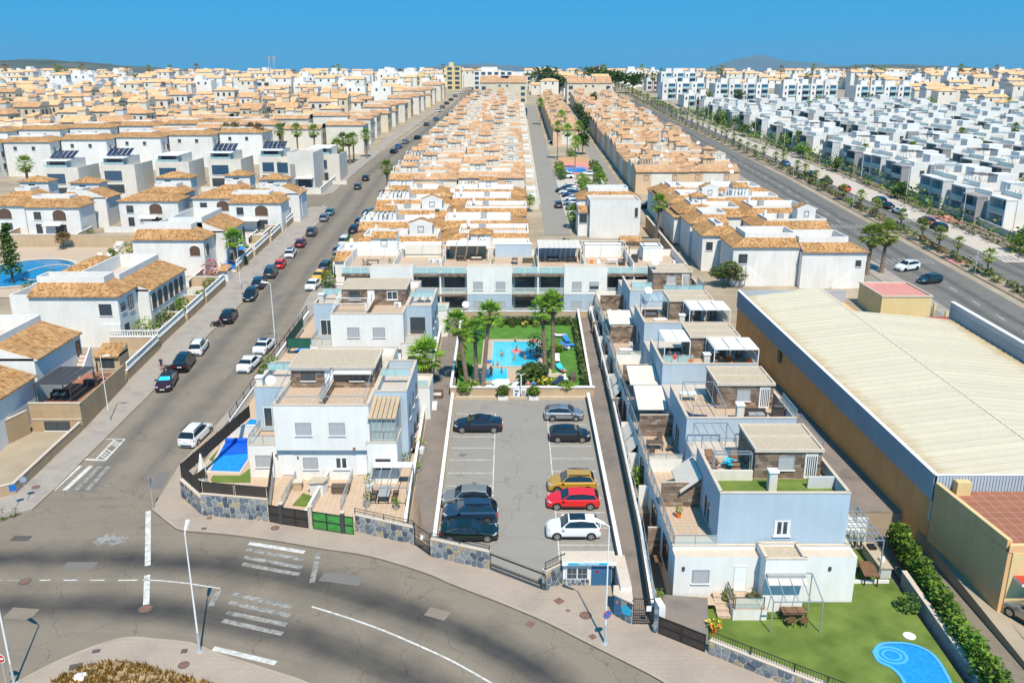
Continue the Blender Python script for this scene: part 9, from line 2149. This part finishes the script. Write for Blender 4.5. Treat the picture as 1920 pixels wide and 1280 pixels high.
for k in range(7):car(f'car parked at the right side of the inner street, {ordn(k)} from the large white house',('hatch','suv','sedan')[k%3],('whitecar','greycar','silver','whitecar','bluecar','blackcar','whitecar')[k],14.3,190+k*5.2,R(176),CG,detail=1)
for k in range(6):x,y=21.5+(k%2)*1.2,190+k*8.5;bush('shrub',f'green shrub in the yard beside the lane, {ordn(k)} from the large white house',x,y,zt(y),(1.2,1.8,1.2),160,.26,('leafm','leafl')if k%2 else('leafd','leafm'),stem=False)
gwall('garden_wall','white yard wall along the lane beyond the large white house',[(23.3,186),(23.3,244)],1.4,'whiteb',.2)
for k in range(42):
 r_=k%7;y=160+(k//7)*42+rnd.uniform(-12,12);x=ROWX[r_]-5.5-max(0,y-240)*.055;s_=rnd.uniform(1.6,2.9);tree('garden_tree',f'dark green garden tree between the white modern rows, {ordn(k)} of the scattered ones',x,y,zt(y),s_*2.3,(s_,s_*1.3,s_),260,.42,('leafd','leafm')if k%3 else('leafl','leafm'),lobes=5,group='leafy trees right of the avenue')
# = left: beige modern row, white four storey rows, cream rows, hillside town
def solar_roof(t,o,x0,x1,y0,z):
 n=max(2,int((x1-x0)/1.1))
 for k in range(n):
  for j in(0,1):
   xa=x0+(x1-x0)*k/n;b=MB(o);ya=y0+j*1.8;b.hexa([(xa,ya,z+j*.75),(xa+1.0,ya,z+j*.75),(xa+1.0,ya+1.7,z+.7+j*.75),(xa,ya+1.7,z+.7+j*.75)],[(xa,ya,z+.06+j*.75),(xa+1.0,ya,z+.06+j*.75),(xa+1.0,ya+1.7,z+.76+j*.75),(xa,ya+1.7,z+.76+j*.75)],'solar');b.build('solar_panel',t)
for k in range(6):
 x0=-112+k*11.6;y=209+k*4.6;zb=zt(y);o=(x0+4,y,zb);w=8.4
 t=thing('modern_house',f'beige modern house in the row with solar roofs, {ordn(k)} from the left','house',o)
 b=MB(o);b.box(x0,x0+w,y,y+11,zb-2,zb+6.4,'beigeb','','cope');b.build('wall',t)
 b=MB(o);b.box(x0+.4,x0+w-2.2,y+1.4,y+9,zb+6.41,zb+9.0,'beigeb','','cope');b.build('roof_room',t)
 b=MB(o)
 for q_ in((x0,x0+w,y,y+.15),(x0+w-.15,x0+w,y+.15,y+11)):b.box(*q_,zb+6.41,zb+7.3,'beigeb')
 b.box(x0+.3,x0+w-2,y-.6,y+1.38,zb+8.8,zb+9.0,'whitep');b.build('parapet',t)
 window(t,o,x0+3.0,y-.003,zb+3.4,4.2,2.4,'S','blue');window(t,o,x0+3.0,y-.003,zb+.3,4.6,2.2,'S','darkdoor');window(t,o,x0+3.0,y+1.397,zb+6.6,3.6,2.0,'S','dark')
 balustrade(t,o,(x0+.3,y+.08),(x0+5.8,y+.08),zb+7.3,.6,'bal','cope')
 if k in(0,1,3,4):solar_roof(t,o,x0+.5,x0+w-2.0,y+3,zb+9.2)
 gwall('garden_wall',f'beige garden wall before the solar roofed row, {ordn(k)} piece from the left',[(x0-1,y-4),(x0+w+2.4,y-4)],1.0,'beigeb',.2)
t,o,zb=spanish('cubic beige corner house with dark glass tower at the side street',[(-56,-49.5,219,231,-1,9.0,'',0,0,.5,[],[]),(-60,-56.02,221,231,-1,6.2,'',0,0,.5,[],[])],None,'modern_house','beigeb')
for z in(1.0,4.2):window(t,o,-57.4,218.9 if z>9 else 220.99,zb+z,3.6,2.6,'S','blue')
b=MB(o);b.box(-55.4,-54.2,218.8,218.999,zb,zb+6.6,'greyd');b.box(-54.1,-49.7,217.4,218.99,zb+3.1,zb+3.4,'whitec');b.build('dark_pier',t);window(t,o,-52,218.998,zb+.2,3.4,2.6,'S','darkdoor')
gwall('garden_wall','white and beige wall of the corner house along the side street',[(-61,214),(-47,214),(-46.8,236)],1.6,'beigeb',.25)
for k in range(2):
 for i in range(6):
  x0=-152+i*11.5-k*12+(i*1.5);y=236+k*30+i*5.5;zb=zt(y);h=9.4
  spanish(f'white four storey house with ochre roof, {ordn(i)} from left in the {("front", "rear")[k]} left row',[(x0,x0+12.6,y,y+12,-2,h,'SNE',3.4,1.0,.2,[(3,7.0,.9,1.0,'dark'),(8,7.0,.9,1.0,'dark')]if i else[],[(2.2,5.6,.9,2.0,'dark'),(2.2,2.4,.9,2.0,'dark')]+[(5+q_*1.8,z_,1.2,1.6,'dark')for q_ in range(3)for z_ in(2.2,5.4)])],None,'terraced_house','whitec')
for k in range(9):
 x0=-112+(k%5)*13+(k//5)*4;y=274+(k//5)*26+(k%5)*3;spanish(f'pale beige tall house with ochre roof behind the solar row, {ordn(k)} of the group',[(x0,x0+12,y,y+11,-2,8.4+(k%3)*.8,'SN' if k%2 else 'SEN',3.2,1.0,.2,[(9,5.5,1.3,1.3,'dark')]if k%3==0 else[],[(3,5,1.2,1.8,'dark'),(7,5,1.2,1.8,'dark'),(3,2,1.2,1.8,'dark'),(7,2,1.2,1.8,'dark')])],None,'tall_house','creamw','tileo')
for k in range(26):
 y=292+k*9.2;x0=(-60.5 if y<330 else-60.5+(y-330)*.062)+(0,-1.6,.6,-.8)[k%4];spanish(f'cream three storey terraced house on the left kerb, {ordn(k)} up from the palm group',[(x0,x0+10.5,y,y+9.18,-2,(8.0,7.2,8.8,6.4,8.2)[k%5],'SE' if k%2 else 'SEN',2.8,1.0,.2,[],[(2.2,5.2,1.3,1.6,'dark'),(6,5.2,1.3,1.6,'dark'),(2.2,1.8,1.3,1.8,'dark'),(6,1.8,1.3,1.8,'dark')]if k<14 else[])],None,'terraced_house','creamw' if k%3 else 'cream','tileo')
for k,(px,py)in enumerate(((430,300),(445,302),(475,301),(490,303),(528,303),(560,304),(592,306),(645,306),(656,308),(664,304),(688,296),(634,322))):x,y=G(px,py);palm_far(f'fan palm behind the beige solar row, {ordn(k)} from the left',x,y,9.5 if px<600 else 7,'palmy' if k>3 else 'palmdry',2.2,30,14,5,'palms behind the solar row',.28)
x,y=G(52,340);palm_far('broad fan palm before the blank white gable at the left',x,y,4.6,'palmy',2.6,36,20,7,None,.35);x,y=G(100,318);palm_far('low fan palm right of the broad one before the white terraces',x,y,3.0,'palmy',2.0)
for k,(px,py,s_)in enumerate(((75,222,4),(30,228,4.5),(320,232,3.5),(345,235,3),(262,188,3.5),(90,160,5),(355,158,4),(330,168,5),(308,155,5),(1330,195,4),(1385,190,4))):x,y=G(px,py);tree('dark_tree',f'dark bushy tree among the distant houses, {ordn(k)} of the scattered group',x,y,zt(y),s_*1.7,(s_*1.3,s_,s_*.8),260,.55,('leafd','leafm'),lobes=5,group='dark trees among distant houses')
for k,(px,py,s_)in enumerate(((1010,150,8),(1022,158,7),(1000,160,6),(1035,150,5),(1048,146,5),(1100,140,8),(1122,143,7),(1110,152,6),(1128,155,6),(1150,158,6))):x=(px-960)/F_PX*640;tree('pine_tree',f'large dark rounded pine on the hilltop, {ordn(k)} from the gabled blocks',x,560+(k%3)*25,zt(560),s_*2.2,(s_*1.5,s_,s_*.8),520,1.1,('leafd','leafd','leafm'),lobes=6,group='hilltop pines',tr=.4)
# ---- small houses of the hillside: many individuals, then one mass
def small(v,kind):
 def mk():
  r=random.Random(v+31);w,d,h=r.uniform(8,11),r.uniform(7,9),r.uniform(4.6,6.4);wm='whitec' if kind=='white' else('cream','creamw')[v%2]
  b=MB();b.box(0,w,0,d,-2,h,wm);tile_roof(b,0,w,0,d,h,('SN','SENW','S','SE')[v%4],r.uniform(2.2,4),1.2,'tilef',.4,wm)
  tx=r.uniform(1,w-4);b.box(tx,tx+3,d-4,d-1,h+.1,h+2.6,wm);tile_roof(b,tx,tx+3,d-4,d-1,h+2.6,'SN',1.5,.6,'tilef',.2,wm)
  for k in range(3):
   xx=w*(.2+.28*k)
   b.box(xx-.5,xx+.5,-.04,-.002,1,2.4,'framed');b.box(xx-.5,xx+.5,-.04,-.002,h-2.1,h-.9,'framed')
  b.box(w+.002,w+.04,1.5,2.7,h-2.2,h-.9,'framed');b.box(w+.002,w+.04,4.5,5.7,h-2.2,h-.9,'framed')
  return b.mesh('small_house')
 return cached(('small',v,kind),mk)
nS=0;r_=0;y=292
mass_pts=[]
while y<1150:
 x=-.62*y-30;i=0;xmax=(-118 if y<330 else-78 if y<470 else-58)if y<620 else.62*y
 if 620<=y:x=-.62*y
 while x<xmax:
  if rnd.random()>.12:
   kd='white' if rnd.random()<(.3 if y<500 else.5)else 'cream'
   if y<460 and nS<292:
    tag(put('small_house',small(rnd.randrange(8),kd),None,(x,y+rnd.uniform(-1.5,1.5),zt(y)),rnd.uniform(-.06,.06),(rnd.uniform(.85,1.15),1,rnd.choice((.8,.95,1.1,1.45)))),f'{kd} house on the left hillside, {ordn(i)} from the left in {ordn(r_)} row','house','small houses on the left hillside');nS+=1
   else:mass_pts.append((x,y,kd))
  i+=1;x+=rnd.uniform(11.5,14.5)*(1 if y<620 else 1.5)
 r_+=1;y+=13 if y<620 else 26
y=432
while y<640:
 x=235 if y<470 else 225
 while x<.62*y+20:mass_pts.append((x,y,'cream' if rnd.random()<.7 else 'white'));x+=rnd.uniform(12,16)
 y+=14
y=500
while y<660:
 for x in(-17,-3,14,30,46):
  if y>515:mass_pts.append((x+rnd.uniform(-3,3),y,'cream' if rnd.random()<.5 else 'white'))
 y+=15
b=MB()
for x,y,kd in mass_pts:
 w,d,h=rnd.uniform(8,12),rnd.uniform(7,9),rnd.choice([4.5,5.5,6,7,9,11.5]);wm='whitec' if kd=='white' else 'creamw';z=zt(y)
 b.box(x,x+w,y,y+d,z-2,z+h,wm,'B')
 if kd=='cream' or rnd.random()<.5:tile_roof(b,x,x+w,y,y+d,z+h,rnd.choice(['SN','SENW','S']),3,1.2,'tilef',.3,wm)
 else:b.box(x+1,x+w*.5,y+1,y+d-1,z+h,z+h+2.5,wm,'B')
 for k in range(2):xx=x+w*(.28+.4*k);b.face([(xx-.5,y-.03,z+h-2.2),(xx+.5,y-.03,z+h-2.2),(xx+.5,y-.03,z+h-.9),(xx-.5,y-.03,z+h-.9)],'framed')
tag(b.build('distant_town'),'distant mass of white and cream tile roofed houses reaching the horizon','town',kind='stuff')
b=MB()
for _ in range(520):
 y=rnd.uniform(300,1100);x=rnd.uniform(-.6,.6)*y
 if-75<x<240 and y<640:continue
 s_=rnd.uniform(1.4,3.2)*(1 if y<600 else 1.5);leaves(b,(x,y,zt(y)+s_*1.1),(s_*1.2,s_,s_),30,s_*.36,['leafd','leafm']if rnd.random()<.7 else['leafo','leafd'])
tag(b.build('distant_trees'),'scattered dark trees among the distant houses','trees',kind='stuff')
b=MB();cr=palm_mesh('palmy',1.8,14,0,3);ks=0
for _ in range(46):
 px=rnd.uniform(60,1850);y=rnd.uniform(560,760);x=(px-960)/F_PX*y*1.02
 palm_far(f'distant palm on the skyline, {ordn(ks)} of the scattered palms',x,y,rnd.uniform(9,14),'palmdry' if ks%2 else 'palmy',2.8,16,5,3,'distant skyline palms',.3);ks+=1
for k,(px,py,w,h,m,lb)in enumerate(((500,170,46,9,'creamw','long row of brown balconied flats on the left skyline'),(588,172,40,9,'creamw','second row of brown balconied flats on the left skyline'),(660,172,22,8,'beigeb','beige flats at the right end of the left skyline row'),(720,150,16,10,'whitec','white block on the centre left skyline'),(765,149,12,11,'whitec','white block beside the yellow building on the skyline'),(845,145,10,15,'yellow','tall yellow building on the centre skyline'),(790,155,12,9,'yellow','low yellow building on the centre skyline'),(893,150,26,12,'whitec','white stepped block above the left gabled block'),(940,152,30,9,'whitec','white row above the left gabled block'),(1195,150,20,8,'whitec','white flat roofed block right of the hilltop pines'),(1222,160,14,7,'yellow','ochre building with a blue top at the avenue head'),(1590,190,40,9,'whitec','white balconied block at the right of the skyline apartments'))):
 y=600 if px>690 else 520;x=(px-960)/F_PX*y*1.03;z=zt(y);o=(x,y,z);t=thing('apartment_block',lb,'apartment block',o)
 b=MB(o);b.box(x,x+w,y,y+12,z-3,z+h,m,'','bluetarp' if 'blue top' in lb else 'deckw');b.build('wall',t);n=max(2,int(w/4))
 for i in range(n):
  for s_ in range(int(h/3)):window(t,o,x+w*(i+.5)/n,y-.01,z+s_*3+.6,w/n*.6,1.8,'S','dark')
 b=MB(o);b.box(x+w*.2,x+w*.5,y+3,y+9,z+h+.01,z+h+2.6,m);b.build('roof_room',t)
o=(-150,560,zt(560));t=thing('radio_mast','twin lattice radio mast on the left skyline','mast',o);b=MB(o)
for dx in(0,3):b.bar((-150+dx,560,o[2]),(-150+dx,560,o[2]+22),.5,.5,'greyp');b.bar((-150+dx,560,o[2]+18),(-149+dx,560,o[2]+22),.8,.3,'greyp')
b.build('poles',t)
o=(52,640,zt(640));t=thing('tower_crane','distant red tower crane behind the hilltop pines','crane',o);b=MB(o);b.bar((52,640,o[2]),(52,640,o[2]+13),.5,.5,'redpaint');b.build('mast',t);b=MB(o);b.bar((48,640,o[2]+12),(66,640,o[2]+15.5),.5,.5,'redpaint');b.build('jib',t)
# ---- hills and mountains
def ridge(name,pts,y,depth,m,n=60,rough=8):
 """pts: (x, height above the plain) along the crest"""
 r=random.Random(len(pts)+int(y));b=MB();xs_=[pts[0][0]+(pts[-1][0]-pts[0][0])*i/n for i in range(n+1)];rows=[]
 hz=lambda x:next(p[1]+(q_[1]-p[1])*(x-p[0])/(q_[0]-p[0])for p,q_ in zip(pts,pts[1:])if p[0]<=x<=q_[0])
 for j,f_ in enumerate((0,.25,.5,.75,1,.6,0)):rows.append([(x,y+depth*(j/6-.66),28+max(0,hz(x)*f_*(1+r.uniform(-.12,.12)*(f_<1))+r.uniform(-rough,rough)*.3*(0<f_)))for x in xs_])
 for j in range(6):
  for i in range(n):b.face([rows[j][i],rows[j][i+1],rows[j+1][i+1],rows[j+1][i]],m,None,True)
 o_=b.build(name);o_['kind']='structure'
ridge('hill_range',[(-3300,44),(-2700,52),(-2250,52),(-2050,62),(-1800,46),(-1500,22),(-1300,0)],3900,900,'hill');ridge('mountain',[(3150,0),(3800,210),(4250,290),(4600,190),(5600,110),(7600,40),(8000,0)],15500,1200,'mountain',60,30)
ridge('far_hills',[(1500,0),(1900,15),(2600,60),(3100,52),(3700,22),(4600,26),(5400,16)],6600,900,'hill',70,14);ridge('far_mountain',[(-2900,0),(-1800,60),(-500,150),(-200,120),(700,60),(1500,0)],15800,700,'mountain',50,20)
b=MB();b.box(-11000,11000,-80,17600,-6,460,'ground');hz_=b.build('haze')
hm=bpy.data.materials.new('haze');hm.use_nodes=True;hn=hm.node_tree.nodes;hn.remove(hn['Principled BSDF']);pv=hn.new('ShaderNodeVolumePrincipled');pv.inputs['Color'].default_value=(.42,.80,1,1);pv.inputs['Density'].default_value=.00006;pv.inputs['Anisotropy'].default_value=.2;hm.node_tree.links.new(pv.outputs[0],hn['Material Output'].inputs['Volume'])
hz_.data.materials.clear();hz_.data.materials.append(hm);hz_['kind']='stuff';hz_['label']='thin blue haze over the far town and hills'
